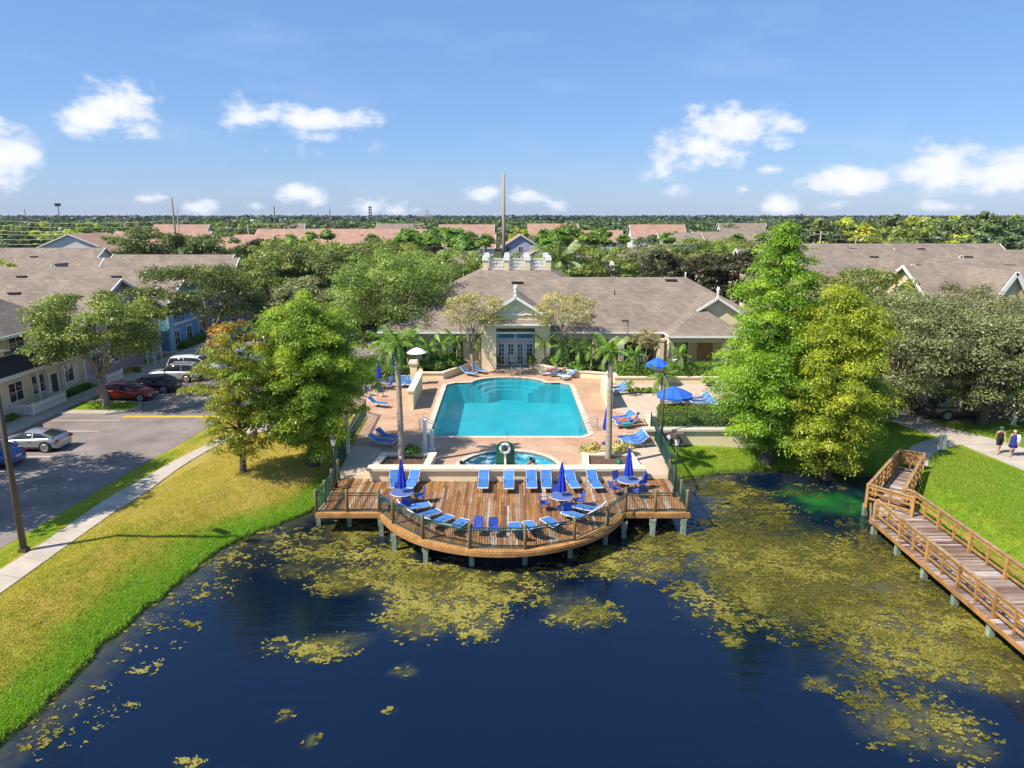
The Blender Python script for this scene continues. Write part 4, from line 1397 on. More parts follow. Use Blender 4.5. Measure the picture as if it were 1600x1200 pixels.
# far apartments under pink roofs
def far_house(label, x0, x1, y0, y1, eave, ridge, axis, wall=None, roofm=None, nw=0, face='y-', dormers=(), vents=()):
    wins = []
    for k in range(nw):
        for z in (2.2, 5.0):
            if z + 1.5 < eave:
                wins.append((face, x0 + (x1 - x0) * (k + .5) / nw, y0, z, 1.3, 1.5) if face == 'y-' else (face, x1, y0 + (y1 - y0) * (k + .5) / nw, z, 1.3, 1.5))
    return gable_house(label, x0, x1, y0, y1, eave, ridge, axis, wall or S['offwhite'], roofm or M['roof_pink'], cat='apartments', name='apartment_building', wins=wins, dormers=dormers, vents=vents, over=.6)


far_house('long pink roofed apartment block beyond the palms, widest of all', -92, -32, 255, 275, 5.4, 11.2, 'x', nw=12, dormers=[(-74, 254, 3.4, 8.4, 262, 2.6), (-46, 254, 3.6, 8.4, 262, 2.8)], vents=[(-84, 261), (-70, 261), (-66, 262), (-54, 261), (-51, 260), (-42, 262)])
far_house('pink roofed apartment with a bluish white gable end at far left', -132, -106, 195, 212, 6.0, 11.2, 'y', nw=4, face='y-')
far_house('pink roofed apartment block behind the far left gable end', -128, -98, 228, 244, 6.0, 11.0, 'x', nw=4)
far_house('pink roofed apartment block right of the twin power poles', -96, -70, 205, 219, 6.0, 10.6, 'x', nw=5)
far_house('pale lavender apartment gable under a pink roof beyond the balustrade', -3.2, 8.5, 224, 240, 6.6, 10.2, 'y', wall=siding_mat('lavender_siding', (.42, .42, .60)), nw=3)
far_house('low pink roofed wing in front of the lavender apartment gable', 3, 14, 196, 208, 4.8, 8.0, 'y', wall=siding_mat('slate_siding', (.25, .33, .45)), nw=2)
far_house('pink roofed apartment block at the foot of the tall pole', -22, -6, 236, 250, 6.0, 10.0, 'x', nw=4)
far_house('pink roofed apartment among the fan palms', 16, 40, 262, 276, 7.0, 10.6, 'x', nw=4)
far_house('white three storey apartment block with dark windows', 47, 60, 226, 240, 7.6, 10.6, 'x', roofm=M['roof'], nw=4)
far_house('white apartment row under a brown roof beyond the magnolias', 62, 92, 240, 254, 6.6, 10.6, 'x', roofm=M['roof'], nw=7, dormers=[(69, 239, 3, 8.4, 246, 2.4), (82, 239, 3, 8.6, 246, 2.4)])
far_house('white gabled apartment row left of the tall cypress top', 88, 116, 300, 314, 6.6, 10.8, 'x', roofm=M['roof'], nw=6, dormers=[(96, 299, 3.4, 9, 306, 2.8), (108, 299, 3.4, 9, 306, 2.8)])
far_house('brown roofed house at the edge of the right wood', 116, 130, 280, 292, 7, 10.6, 'x', roofm=M['roof'])
far_house('long low white warehouse on the far left horizon', -330, -290, 900, 930, 8, 10, 'x', roofm=S['offwhite'])

for i_, (xa, ya, lb) in enumerate(((-30, 300, 'small pink roofed house just left of the tall pole'), (50, 300, 'small pink roofed house behind the white three storey block'), (8, 330, 'small pink roofed house far behind the balustrade'), (-150, 300, 'small pink roofed house far left among trees'), (100, 345, 'small brown roofed house far behind the tall cypress'), (-118, 330, 'small brown roofed house far behind the twin poles'), (150, 260, 'small brown roofed house inside the right wood'), (-62, 330, 'small brown roofed house behind the long pink roof'))):
    far_house(lb, xa, xa + 22, ya, ya + 14, 7.0, 12.2, 'x', roofm=M['roof_pink'] if i_ < 4 else M['roof'], nw=3)
# ================================================================== DECK, RAILINGS, WALLS, BOARDWALK
DZ = 1.16
CX, CY, CR = -0.5, 36.76, 6.78
X0, X1, YF, YB = -10.2, 9.25, 34.36, 39.40


def deck_front(x):
    if abs(x - CX) < 6.34:
        return min(YF, CY - sqrt(max(0, CR * CR - (x - CX) ** 2)))
    return YF


deck = thing('wooden_deck', 'orange brown plank deck with a rounded front standing over the pond', 'deck', (CX, 37, DZ))
w = 0.146
x = X0 + w / 2
col_i = 0
while x < X1 - w / 4:
    yf = max(deck_front(x - w / 2), deck_front(x + w / 2)) + 0.30
    yb = YB
    L_ = yb - yf
    cuts = [yf]
    if L_ > 4:
        s = yf + R.uniform(1.2, 3.2)
        while s < yb - 1.0:
            cuts.append(s); s += R.uniform(3.4, 4.6)
    cuts.append(yb)
    for a, b_ in zip(cuts, cuts[1:]):
        piece('plank', M['plank'], deck, (x, (a + b_) / 2, DZ - .02 + R.uniform(-.004, .004)), (w - .014, b_ - a - .008, .04), R.uniform(-.0012, .0012))
    x += w
    col_i += 1
# rim boards laid across the edge, fascia and joists below
th = [math.acos((s * 6.33) / CR) for s in (1, -1)]
a0, a1 = -math.acos(6.33 / CR), -pi + math.acos(6.33 / CR)
rim = MB()
nrim = 84
for k in range(nrim):
    t0 = a0 + (a1 - a0) * (k + .04) / nrim; t1 = a0 + (a1 - a0) * (k + .96) / nrim
    rim.prism([(CX + CR * cos(t0), CY + CR * sin(t0)), (CX + (CR - .42) * cos(t0), CY + (CR - .42) * sin(t0)), (CX + (CR - .42) * cos(t1), CY + (CR - .42) * sin(t1)), (CX + CR * cos(t1), CY + CR * sin(t1))], DZ - .035, DZ + .028)
ro = rim.build('rim_boards', M['fascia_wood'], deck); ro['kind'] = 'stuff'
for xa, xb in ((X0, CX - 6.34), (CX + 6.34, X1)):
    piece('edge_board', M['fascia_wood'], deck, ((xa + xb) / 2, YF + .14, DZ + .004), (xb - xa, .28, .05))
fa = [(X0 - .02, YB), (X0 - .02, YF - .02), (CX - 6.36, YF - .02)]
fa2 = [(CX + (CR + .02) * cos(t), CY + (CR + .02) * sin(t)) for t in np.linspace(a1, a0, 25)]
fa3 = [(CX + 6.36, YF - .02), (X1 + .02, YF - .02), (X1 + .02, YB)]
pts = fa + fa2 + fa3
fb = MB()
for p, q in zip(pts, pts[1:]):
    if (Vector(p) - Vector(q)).length > .05:
        fb.beam((*p, DZ - .13), (*q, DZ - .13), .05, .19)
fb.build('fascia', M['fascia_wood'], deck)
jb = MB()
for y in np.arange(31.5, 39.3, 1.3):
    h_ = sqrt(max(0.1, CR * CR - (min(y, CY) - CY) ** 2)) - .4 if y < YF else None
    jb.bx(CX - h_ if h_ else X0 + .1, CX + h_ if h_ else X1 - .1, y - .05, y + .05, DZ - .24, DZ - .05)
jb.build('joist', M['fascia_wood'], deck)
for px_i, py_i in ((498, 822), (546, 824), (596, 838), (616, 862), (665, 880), (737, 885), (820, 884), (891, 873), (946, 852), (975, 842), (1020, 838), (1068, 836)):
    v = gp(px_i, py_i, 0)
    t = MB().bx(v.x - .115, v.x + .115, v.y - .115 + .14, v.y + .115 + .14, -1.0, DZ - .3)
    t.bx(v.x - .165, v.x - .12, v.y + .05, v.y + .23, DZ - .62, DZ - .25).bx(v.x + .12, v.x + .165, v.y + .05, v.y + .23, DZ - .62, DZ - .25)
    t.build('pile', M['pile_wood'], deck)
for px_i in (-8.5, -4, 0, 4, 7.5):
    MB().bx(px_i - .13, px_i + .13, 37.0, 37.26, -1, DZ - .3).build('pile', M['pile_wood'], deck)

# ------------------------------------------------------------------ rail of the deck
rail = thing('deck_railing', 'green metal railing on round wooden posts along the deck edge', 'railing', (CX, 34, DZ))
front = [gp(x_, y_, DZ) for x_, y_ in ((497, 797), (545, 797), (594, 797), (616, 818), (664, 841), (736, 855), (819, 855), (892, 842), (948, 822), (976, 797), (1022, 797), (1071, 797))]
for i, v in enumerate(front):
    d_ = Vector((v.x - CX, v.y - CY, 0))
    if 2 < i < 9:
        d_ = d_.normalized() * (CR - .22); front[i] = Vector((CX + d_.x, CY + d_.y, DZ))
    else:
        front[i] = Vector((v.x, YF + .2, DZ))
left_side = [front[0], Vector((X0 + .12, 35.9, DZ)), Vector((X0 + .08, 37.6, DZ)), Vector((X0 + .06, 39.2, DZ))]
right_side = [front[-1], Vector((X1 - .1, 36.0, DZ)), Vector((X1 - .06, 37.6, DZ)), Vector((X1 - .04, 39.2, DZ))]


def rail_panel(root, p, q, z0, h, mt, sp=.115, two=True, name='rail_panel'):
    p, q = Vector(p), Vector(q)
    d_ = (q - p).normalized(); p = p + d_ * .09; q = q - d_ * .09
    up = Vector((0, 0, 1))
    o = MB().beam(p + up * h, q + up * h, .06, .045).build('rail', mt, root)
    for z in (h - .14, .12):
        MB().beam(p + up * z, q + up * z, .04, .035).build('rail', mt, root)
    n_ = int((q - p).length / sp)
    c = MB()
    for k in range(1, n_):
        t = p.lerp(q, k / n_)
        c.beam(t + up * .12, t + up * (h - .02), .02, .02)
    cc = c.build('balusters', mt, root); cc['kind'] = 'stuff'
    return o


for p in front + left_side[1:] + right_side[1:]:
    MB().lathe([(.085, DZ - .3), (.085, DZ + 1.22), (.06, DZ + 1.27)], p.x, p.y, 10).build('post', M['post_wood'], rail, True)
for seq in (front, left_side, right_side):
    for p, q in zip(seq, seq[1:]):
        rail_panel(rail, p, q, DZ, 1.07, M['green_metal'])

# green fences up both sides of the terrace, then along the right-hand wall
for nm, lab, seq in (('pool_fence', 'long green metal fence up the shaded side of the pool terrace under the cypress', [(-10.35, 39.5), (-10.55, 42.0), (-10.75, 44.6), (-10.9, 47.2), (-11.0, 49.6), (-11.1, 52.0), (-12.8, 53.2), (-15.3, 53.2), (-15.4, 57), (-15.4, 60), (-15.4, 63)]),
                     ('pool_fence', 'long green metal fence between the pool terrace and the bright lawn by the wall', [(9.35, 39.5), (9.5, 41.6), (9.6, 43.8), (9.72, 46.1), (9.82, 48.2)])):
    f = thing(nm, lab, 'fence', (*seq[0], 1.3))
    for p in seq:
        MB().box(p[0], p[1], 2.0, .08, .08, 1.45).build('post', M['green_metal'], f)
    for p, q in zip(seq, seq[1:]):
        rail_panel(f, (*p, 1.3), (*q, 1.3), 1.3, 1.3, M['green_metal'], .1)
wallr = thing('retaining_wall', 'cream retaining wall with pale cap standing above the bright lawn', 'wall', (13.5, 46.2, 1))
MB().bx(9.0, 18.6, 46.2, 46.5, .5, 2.0).build('wall', M['cream'], wallr)
MB().bx(8.9, 18.7, 46.05, 46.65, 2.0, 2.16).build('cap', M['cap'], wallr)
f = thing('iron_fence', 'short green picket fence on top of the cream retaining wall', 'fence', (13.8, 46.4, 2.16))
seq = [(9.95, 46.4), (11.9, 46.4), (13.9, 46.4), (15.9, 46.4), (18.4, 46.4)]
for p in seq:
    MB().box(p[0], p[1], 2.72, .07, .07, 1.12).build('post', M['green_metal'], f)
for p, q in zip(seq, seq[1:]):
    rail_panel(f, (*p, 2.16), (*q, 2.16), 2.16, 1.02, M['green_metal'], .12)
m_ = thing('utility_meter', 'pair of white round utility meters on a brown box below the wall', 'meter', (10.6, 45.7, 1.2))
MB().bx(9.95, 11.6, 45.72, 46.1, 1.1, 1.95).build('box', mat('meter_board', (.16, .12, .10), .7), m_)
for x_ in (10.55, 11.15):
    MB().tube([(x_, 45.72, 1.72), (x_, 45.58, 1.72)], .13, 12).build('dial', M['white'], m_)
    MB().box(x_, 45.68, 1.4, .14, .08, .36).build('conduit', M['steel'], m_)

# ------------------------------------------------------------------ seat wall and planters on the terrace edge
sw = thing('seat_wall', 'long cream seat wall between the deck and the hot tub', 'wall', (-.4, 38.9, DZ))
MB().bx(-8.3, 7.6, 39.0, 39.42, .9, 1.82).build('wall', M['cream'], sw)
MB().bx(-8.42, 7.72, 38.86, 39.55, 1.82, 1.98).build('cap', M['cap'], sw)


def planter(label, poly, z0, z1, filler=None, thick=.34, name='planter'):
    p = thing(name, label, 'planter', (sum(q[0] for q in poly) / len(poly), sum(q[1] for q in poly) / len(poly), z0))
    inner = offset_poly(poly, -thick)
    ring(MB(), offset_poly(poly, -thick + .05), poly, z0 - .3, z1 - .12).build('wall', M['cream'], p)
    ring(MB(), inner, offset_poly(poly, .08), z1 - .12, z1).build('cap', M['cap'], p)
    MB().poly([(*q, z1 - .16) for q in inner]).build('mulch_bed', filler or M['mulch'], p)
    return p


planter('mulched planter with a palm at the shaded end of the seat wall', [(-8.25, 39.42), (-4.95, 39.42), (-4.75, 41.9), (-8.0, 41.9)], 1.32, 1.92)
planter('mulched planter with a palm at the sunny end of the seat wall', [(4.2, 39.42), (7.55, 39.42), (7.4, 41.9), (4.4, 41.9)], 1.32, 1.92)
planter('curved cream planter bed left of the clubhouse entry', [(-8.75, 64.6), (-6.4, 64.6), (-3.9, 69.4), (-1.5, 70.0), (-1.75, 70.25), (-3.1, 70.2), (-8.75, 70.2)], 1.32, 2.0, M['soil'])
planter('curved cream planter bed right of the clubhouse entry', [(1.75, 69.4), (3.4, 67.4), (5.75, 65.4), (9.2, 64.2), (9.2, 66.5), (7.9, 70.2), (3.9, 70.2), (2.3, 69.9)], 1.32, 2.0, M['soil'])
planter('long cream planter wall with hedge along the back of the sun terrace', [(9.35, 62.9), (21.4, 62.9), (21.4, 65.2), (9.35, 65.2)], 1.32, 1.95, M['soil'])
planter('cream edged hedge bed along the front of the sun terrace', [(10.0, 46.75), (18.4, 46.75), (18.4, 51.2), (10.0, 51.2)], 1.3, 1.75, M['soil'], .3)
for lab, pts_ in (('low sloping cream wall left of the pool with a blue shadowed face', [(-8.15, 54.0), (-7.75, 54.0), (-7.85, 60.5), (-8.25, 60.5)]),
                  ('low sloping cream wall right of the pool behind the palm trunk', [(7.55, 54.2), (7.95, 54.2), (8.05, 59.5), (7.65, 59.5)])):
    lw = thing('low_wall', lab, 'wall', (*pts_[0], 1.32))
    b = MB(); (xa, ya), (xb, _), (xc, yc), (xd, _) = pts_
    i = len(b.v)
    b.v += [(xa, ya, 1.2), (xb, ya, 1.2), (xc, yc, 1.2), (xd, yc, 1.2), (xa, ya, 2.75), (xb, ya, 2.75), (xc, yc, 2.75), (xd, yc, 2.75)]
    b.f += [tuple(i + k for k in q) for q in ((3, 2, 1, 0), (4, 5, 6, 7), (0, 1, 5, 4), (1, 2, 6, 5), (2, 3, 7, 6), (3, 0, 4, 7))]
    b.build('wall', M['cream'], lw)
    MB().prism(offset_poly(pts_, .07), 2.75, 2.88).build('cap', M['cap'], lw)
pil = thing('pillar', 'tan square pillar at the top of the sloping wall left of the pool', 'pillar', (-8.85, 62.6, 1.3))
MB().bx(-9.15, -8.55, 62.3, 62.9, 1.2, 3.25).build('shaft', M['cream'], pil)
MB().bx(-9.27, -8.43, 62.18, 63.02, 3.25, 3.42).bx(-9.2, -8.5, 62.25, 62.95, 3.42, 3.55).build('cap', M['cap'], pil)

# ------------------------------------------------------------------ boardwalk
BZ = 0.85
bw = thing('boardwalk', 'raised grey plank boardwalk with orange wooden rails crossing the pond edge', 'boardwalk', (20.4, 30, BZ))
Y_, n_pl = 10.98, 0
BX0, BX1 = 18.74, 21.65
while Y_ < 35.7:
    xa = BX0 + max(0, Y_ - 34.45) * .75
    piece('plank', M['walk_plank'], bw, ((xa + BX1) / 2, Y_, BZ - .02 + R.uniform(-.004, .004)), (BX1 - xa + R.uniform(-.03, .03), .136, .04), R.uniform(-.004, .004))
    Y_ += .148
# skewed upper leg
A = Vector((20.15, 36.5, 0)); B = Vector((22.2, 36.2, 0)); dirv = Vector((23.7 - 20.15, 41.2 - 36.6, 0)).normalized(); nrm = Vector((dirv.y, -dirv.x, 0))
leg_w = 1.32
o0 = Vector((20.05, 36.55, 0))
L2 = 5.95
s = .07
while s < L2:
    c = o0 + dirv * s + nrm * (leg_w / 2)
    piece('plank', M['walk_plank'], bw, (c.x, c.y, BZ - .02 + .42 * s / L2), (leg_w, .136, .04), atan2(nrm.y, nrm.x), ry=0)
    s += .148
# landing where the two legs meet
land = MB().prism([(18.78, 34.3), (21.6, 34.3), (21.6, 35.6), (21.35, 36.2), (o0.x + nrm.x * leg_w, o0.y + nrm.y * leg_w), (o0.x - .2, o0.y - .1)], BZ - .09, BZ - .043)
land.build('landing_base', M['walk_plank'], bw)
for k in range(8):
    y = 35.75 + .148 * k
    piece('plank', M['walk_plank'], bw, (20.65 + .02 * k, y, BZ - .025), (1.5 - .10 * k, .136, .034))


def wood_rail(root, p, q, base, n_bays, h=1.08, ends=(True, True), slope=0.0, mids=True):
    p, q = Vector((p[0], p[1], base)), Vector((q[0], q[1], base + slope))
    d_ = (q - p); up = Vector((0, 0, 1))
    ang_ = atan2(d_.y, d_.x)
    for k in range(n_bays + 1):
        if (k == 0 and not ends[0]) or (k == n_bays and not ends[1]):
            continue
        c = p.lerp(q, k / n_bays)
        piece('post', M['orange_wood'], root, (c.x, c.y, c.z + .42), (.15, .15, 1.38), ang_)
    if mids:
        for k in range(n_bays):
            c = p.lerp(q, (k + .5) / n_bays)
            piece('mid_post', M['orange_wood'], root, (c.x, c.y, c.z + .52), (.09, .09, 1.0), ang_)
    for k in range(n_bays):
        a, b_ = p.lerp(q, k / n_bays), p.lerp(q, (k + 1) / n_bays)
        for z, hh, ww in ((.28, .10, .05), (.62, .10, .05), (.93, .13, .05), (1.07, .045, .17)):
            MB().beam(a + up * z, b_ + up * z, ww, hh).build('rail', M['orange_wood'] if z < 1 else M['walk_cap'], root)


M['walk_cap'] = mat('rail_cap_wood', (.30, .20, .105), .8, .35, 2.5, .2, rnd=.2)
NR_X, FR_X = 18.95, 21.45
wood_rail(bw, (NR_X, 22.75), (NR_X, 34.35), BZ, 5)
wood_rail(bw, (FR_X, 20.6), (FR_X, 35.6), BZ, 6)
wood_rail(bw, (NR_X, 11.15), (NR_X, 22.75), BZ, 5, ends=(True, False))
wood_rail(bw, (FR_X, 11.2), (FR_X, 20.6), BZ, 4, ends=(True, False))
wood_rail(bw, (NR_X, 11.1), (FR_X, 11.1), BZ, 1, ends=(False, False))
wood_rail(bw, (19.55, 36.6), (21.0, 34.7), BZ, 1, mids=True)
e0, e1 = o0 + dirv * 0.1, o0 + dirv * L2
wood_rail(bw, (e0.x - .35, e0.y + .2), (e1.x, e1.y), BZ, 4, slope=.42)
f0, f1 = e0 + nrm * leg_w, e1 + nrm * leg_w
wood_rail(bw, (f0.x, f0.y + .1), (f1.x - dirv.x * .9, f1.y - dirv.y * .9), BZ, 4, slope=.40)
wood_rail(bw, (f0.x, f0.y + .1), (FR_X, 35.6), BZ, 1, ends=(False, False), mids=False)
wood_rail(bw, (e1.x, e1.y), (f1.x, f1.y), BZ + .42, 1, ends=(False, True))
for z in (.45, .78):
    MB().beam((e1.x, e1.y, BZ + .42 + z), (f1.x, f1.y, BZ + .42 + z), .04, .16).build('rail', M['orange_wood'], bw)
fs = MB()
fs.bx(BX0 - .06, BX0 - .005, 10.9, 34.5, BZ - .19, BZ - .01); fs.bx(BX1 + .005, BX1 + .06, 10.9, 35.6, BZ - .19, BZ - .01)
fs.beam((18.7, 34.4, BZ - .15), (o0.x - .3, o0.y - .05, BZ - .15), .06, .27)
fs.beam((o0.x - .3, o0.y, BZ - .15), (*(o0 + dirv * L2).to_2d(), BZ + .28), .06, .27)
fs.beam((*(o0 + nrm * leg_w).to_2d(), BZ - .15), (*(o0 + dirv * L2 + nrm * leg_w).to_2d(), BZ + .28), .06, .27)
fs.build('fascia', M['fascia_wood'], bw)
for x_, y_ in [(18.95, 22.75)] + [(18.95, 25.1 + 2.32 * k) for k in range(5)] + [(x_, 11.2 + 2.9 * k) for x_ in (18.95, 21.4) for k in range(4)] + [(21.4, 22.75 + 2.4 * k) for k in range(6)] + [(19.65, 36.85), (21.0, 38.2), (22.0, 39.6)]:
    MB().box(x_, y_, -.1, .24, .24, 1.5).build('pile', M['pile_wood'], bw)
# ================================================================== TREES AND PLANTS
LM = {
    'oak': leaf_mat('oak_leaf', (0.060, 0.092, 0.018), (0.168, 0.225, 0.040), (0.35, 0.385, 0.095)),
    'oak_dark': leaf_mat('dark_oak_leaf', (0.037, 0.060, 0.016), (0.100, 0.140, 0.033), (0.215, 0.25, 0.07)),
    'olive': leaf_mat('olive_leaf', (0.075, 0.085, 0.033), (0.17, 0.19, 0.075), (0.30, 0.315, 0.135), .25),
    'magnolia': leaf_mat('magnolia_leaf', (.024, .025, .011), (.050, .050, .020), (.11, .10, .042), .15),
    'cypress': leaf_mat('cypress_leaf', (0.075, 0.165, 0.014), (0.215, 0.365, 0.022), (0.44, 0.57, 0.05), .42),
    'cypress_yellow': leaf_mat('yellow_cypress_leaf', (0.125, 0.185, 0.015), (0.31, 0.40, 0.026), (0.57, 0.59, 0.055), .4),
    'cypress_deep': leaf_mat('deep_cypress_leaf', (0.085, 0.150, 0.014), (0.235, 0.315, 0.024), (0.46, 0.51, 0.05), .42),
    'cypress_mix': leaf_mat('mixed_cypress_leaf', (.11, .155, .014), (.28, .335, .024), (.52, .52, .05), .42),
    'rust': leaf_mat('rust_leaf', (0.25, 0.15, 0.020), (0.46, 0.27, 0.03), (0.60, 0.38, 0.06), .35),
    'crape': leaf_mat('crape_leaf', (0.140, 0.124, 0.053), (0.281, 0.256, 0.099), (0.495, 0.380, 0.181), .3),
    'lime': leaf_mat('lime_leaf', (0.132, 0.198, 0.020), (0.314, 0.380, 0.033), (0.528, 0.528, 0.066), .35),
    'far': leaf_mat('far_leaf', (0.036, 0.066, 0.026), (0.086, 0.129, 0.043), (0.198, 0.239, 0.069), .2),
    'horizon': leaf_mat('haze_tinted_leaf', (.022, .040, .030), (.05, .078, .052), (.10, .135, .075), .1),  # bluish haze of the distance put into the leaf colour
    'palm': leaf_mat('palm_leaf', (0.045, 0.105, 0.016), (0.125, 0.235, 0.03), (0.29, 0.40, 0.07), .35),
    'palm_grey': leaf_mat('grey_palm_leaf', (0.099, 0.140, 0.058), (0.231, 0.297, 0.116), (0.412, 0.478, 0.214), .3),
    'shrub': leaf_mat('shrub_leaf', (0.030, 0.074, 0.013), (0.091, 0.190, 0.023), (0.247, 0.380, 0.049), .3),
    'hedge': leaf_mat('hedge_leaf', (0.041, 0.091, 0.013), (0.124, 0.214, 0.023), (0.264, 0.363, 0.049), .3),
    'yellow_shrub': leaf_mat('yellow_shrub_leaf', (0.165, 0.165, 0.049), (0.412, 0.380, 0.116), (0.742, 0.660, 0.247), .3),
}


def leaves(cen, rad, per, size, rng, tone_c, flat=0.0, out=None, aspect=0.5, droop=0.0, shell=0.45):
    """Leaf cards round clump centres. cen (n,3), rad (n,) or (n,3)."""
    n = len(cen)
    rad = np.asarray(rad, float)
    if rad.ndim == 1:
        rad = np.stack([rad, rad, rad * .7], -1)
    N_ = n * per
    d = rng.normal(size=(N_, 3)); d /= np.linalg.norm(d, axis=1)[:, None]
    d[:, 2] = np.where(d[:, 2] < -.3, -d[:, 2] * .6, d[:, 2])
    r = shell + (1 - shell) * rng.random(N_) ** .6
    r = np.where(rng.random(N_) < .12, r * 1.22, r)
    ci = np.repeat(np.arange(n), per)
    p = cen[ci] + d * r[:, None] * rad[ci]
    if droop:
        h = np.linalg.norm((d * r[:, None])[:, :2], axis=1)
        p[:, 2] -= droop * h ** 2 * rad[ci, 2]
    nr = d * .9 + rng.normal(size=(N_, 3)) * .55
    nr[:, 2] += .5 + flat
    nr /= np.linalg.norm(nr, axis=1)[:, None]
    t = rng.normal(size=(N_, 3))
    if droop:
        t = d * np.array([1, 1, .2]) + rng.normal(size=(N_, 3)) * .4
        t[:, 2] -= .25
    t -= nr * (t * nr).sum(1)[:, None]
    t /= np.linalg.norm(t, axis=1)[:, None] + 1e-9
    b = np.cross(nr, t)
    s = size * rng.uniform(.6, 1.35, N_)[:, None]
    V = np.stack([p - t * s * .5, p + b * s * aspect * .5, p + t * s * .5, p - b * s * aspect * .5], 1)
    tn = np.clip(tone_c[ci] + rng.normal(0, .13, N_) + .12 * (r - .75), 0, 1)  # random by leaf, lighter towards the outside of the clump
    return V.astype(np.float32), tn


def limb(b, p, q, r0, r1, rng, n=4, wob=.12, seg=6):
    p, q = np.array(p, float), np.array(q, float)
    L_ = np.linalg.norm(q - p)
    pts = []; rr = []
    for k in range(n + 1):
        t = k / n
        w_ = rng.normal(size=3) * wob * L_ * (t * (1 - t)) * 1.5
        c = p + (q - p) * t + w_
        c[2] += .12 * L_ * sin(pi * t) * .5
        pts.append(tuple(c)); rr.append(r0 + (r1 - r0) * t)
    b.tube(pts, rr, seg)


def build_tree(name, crown_V, tn, leaf, trunk_b, bark, label=None, cat='tree', extra=None):
    root = thing(name, label or 'tree', cat)
    trunk_b.build('trunk', bark, root, True)
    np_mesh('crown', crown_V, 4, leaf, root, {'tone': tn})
    for nm, V, t, lf in extra or []:
        np_mesh(nm, V, 4, lf, root, {'tone': t})
    return root


def oak(seed, H, rx, zc=None, rz=None, n=70, per=300, size=.22, leaf='oak', bark='bark', name='oak_tree', lab='oak', trunk_r=.28, fork=.3, sparse=1.0, ry=None, cr=None, lump=.38, low=-.55):
    rng = np.random.default_rng(seed)
    ry = ry or rx
    rz = rz or H * .34
    zc = zc or H - rz
    k = int(n * 2.4)
    d = rng.normal(size=(k, 3)); d /= np.linalg.norm(d, axis=1)[:, None]
    d = d[d[:, 2] > low][:n]
    lumps = rng.normal(size=(7, 3)); lumps /= np.linalg.norm(lumps, axis=1)[:, None]
    lf_ = 1 - lump + lump * 1.35 * np.clip((d @ lumps.T).max(1), 0, 1)
    rr = (0.5 + .42 * rng.random(len(d)) ** .5) * lf_
    cen = d * rr[:, None] * np.array([rx, ry, rz]) + np.array([0, 0, zc])
    cr_ = (cr or .27 * (rx + rz) / 2) * rng.uniform(.65, 1.2, len(d))
    tone = np.clip(rng.normal(.46, .16, len(d)) + .14 * d[:, 2], 0.05, .95)  # random by clump, lighter towards the top of the crown
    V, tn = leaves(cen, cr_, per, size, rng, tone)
    b = MB()
    fz = H * fork
    top = np.array([rng.normal() * .2, rng.normal() * .2, fz])
    b.tube([(0, 0, -.4), (0, 0, .1), (top[0] * .4, top[1] * .4, fz * .5), tuple(top)], [trunk_r * 1.5, trunk_r * 1.15, trunk_r, trunk_r * .92], 10)
    nl = 7
    for i in range(nl):
        a = 2 * pi * i / nl + rng.uniform(-.3, .3)
        e = np.array([cos(a) * rx * .6, sin(a) * ry * .6, zc + rng.uniform(-.2, .5) * rz])
        limb(b, top, e, trunk_r * .6, trunk_r * .16, rng)
        for j in range(3):
            t = rng.uniform(.45, .9)
            m_ = top + (e - top) * t
            c = cen[rng.integers(len(cen))]
            if np.linalg.norm(c - m_) < rx * .8:
                limb(b, m_, c, trunk_r * .22, trunk_r * .06, rng, 3, seg=5)
    limb(b, top, (0, 0, zc + rz * .5), trunk_r * .7, trunk_r * .15, rng)
    return build_tree(name, V, tn, LM[leaf], b, M[bark], lab)


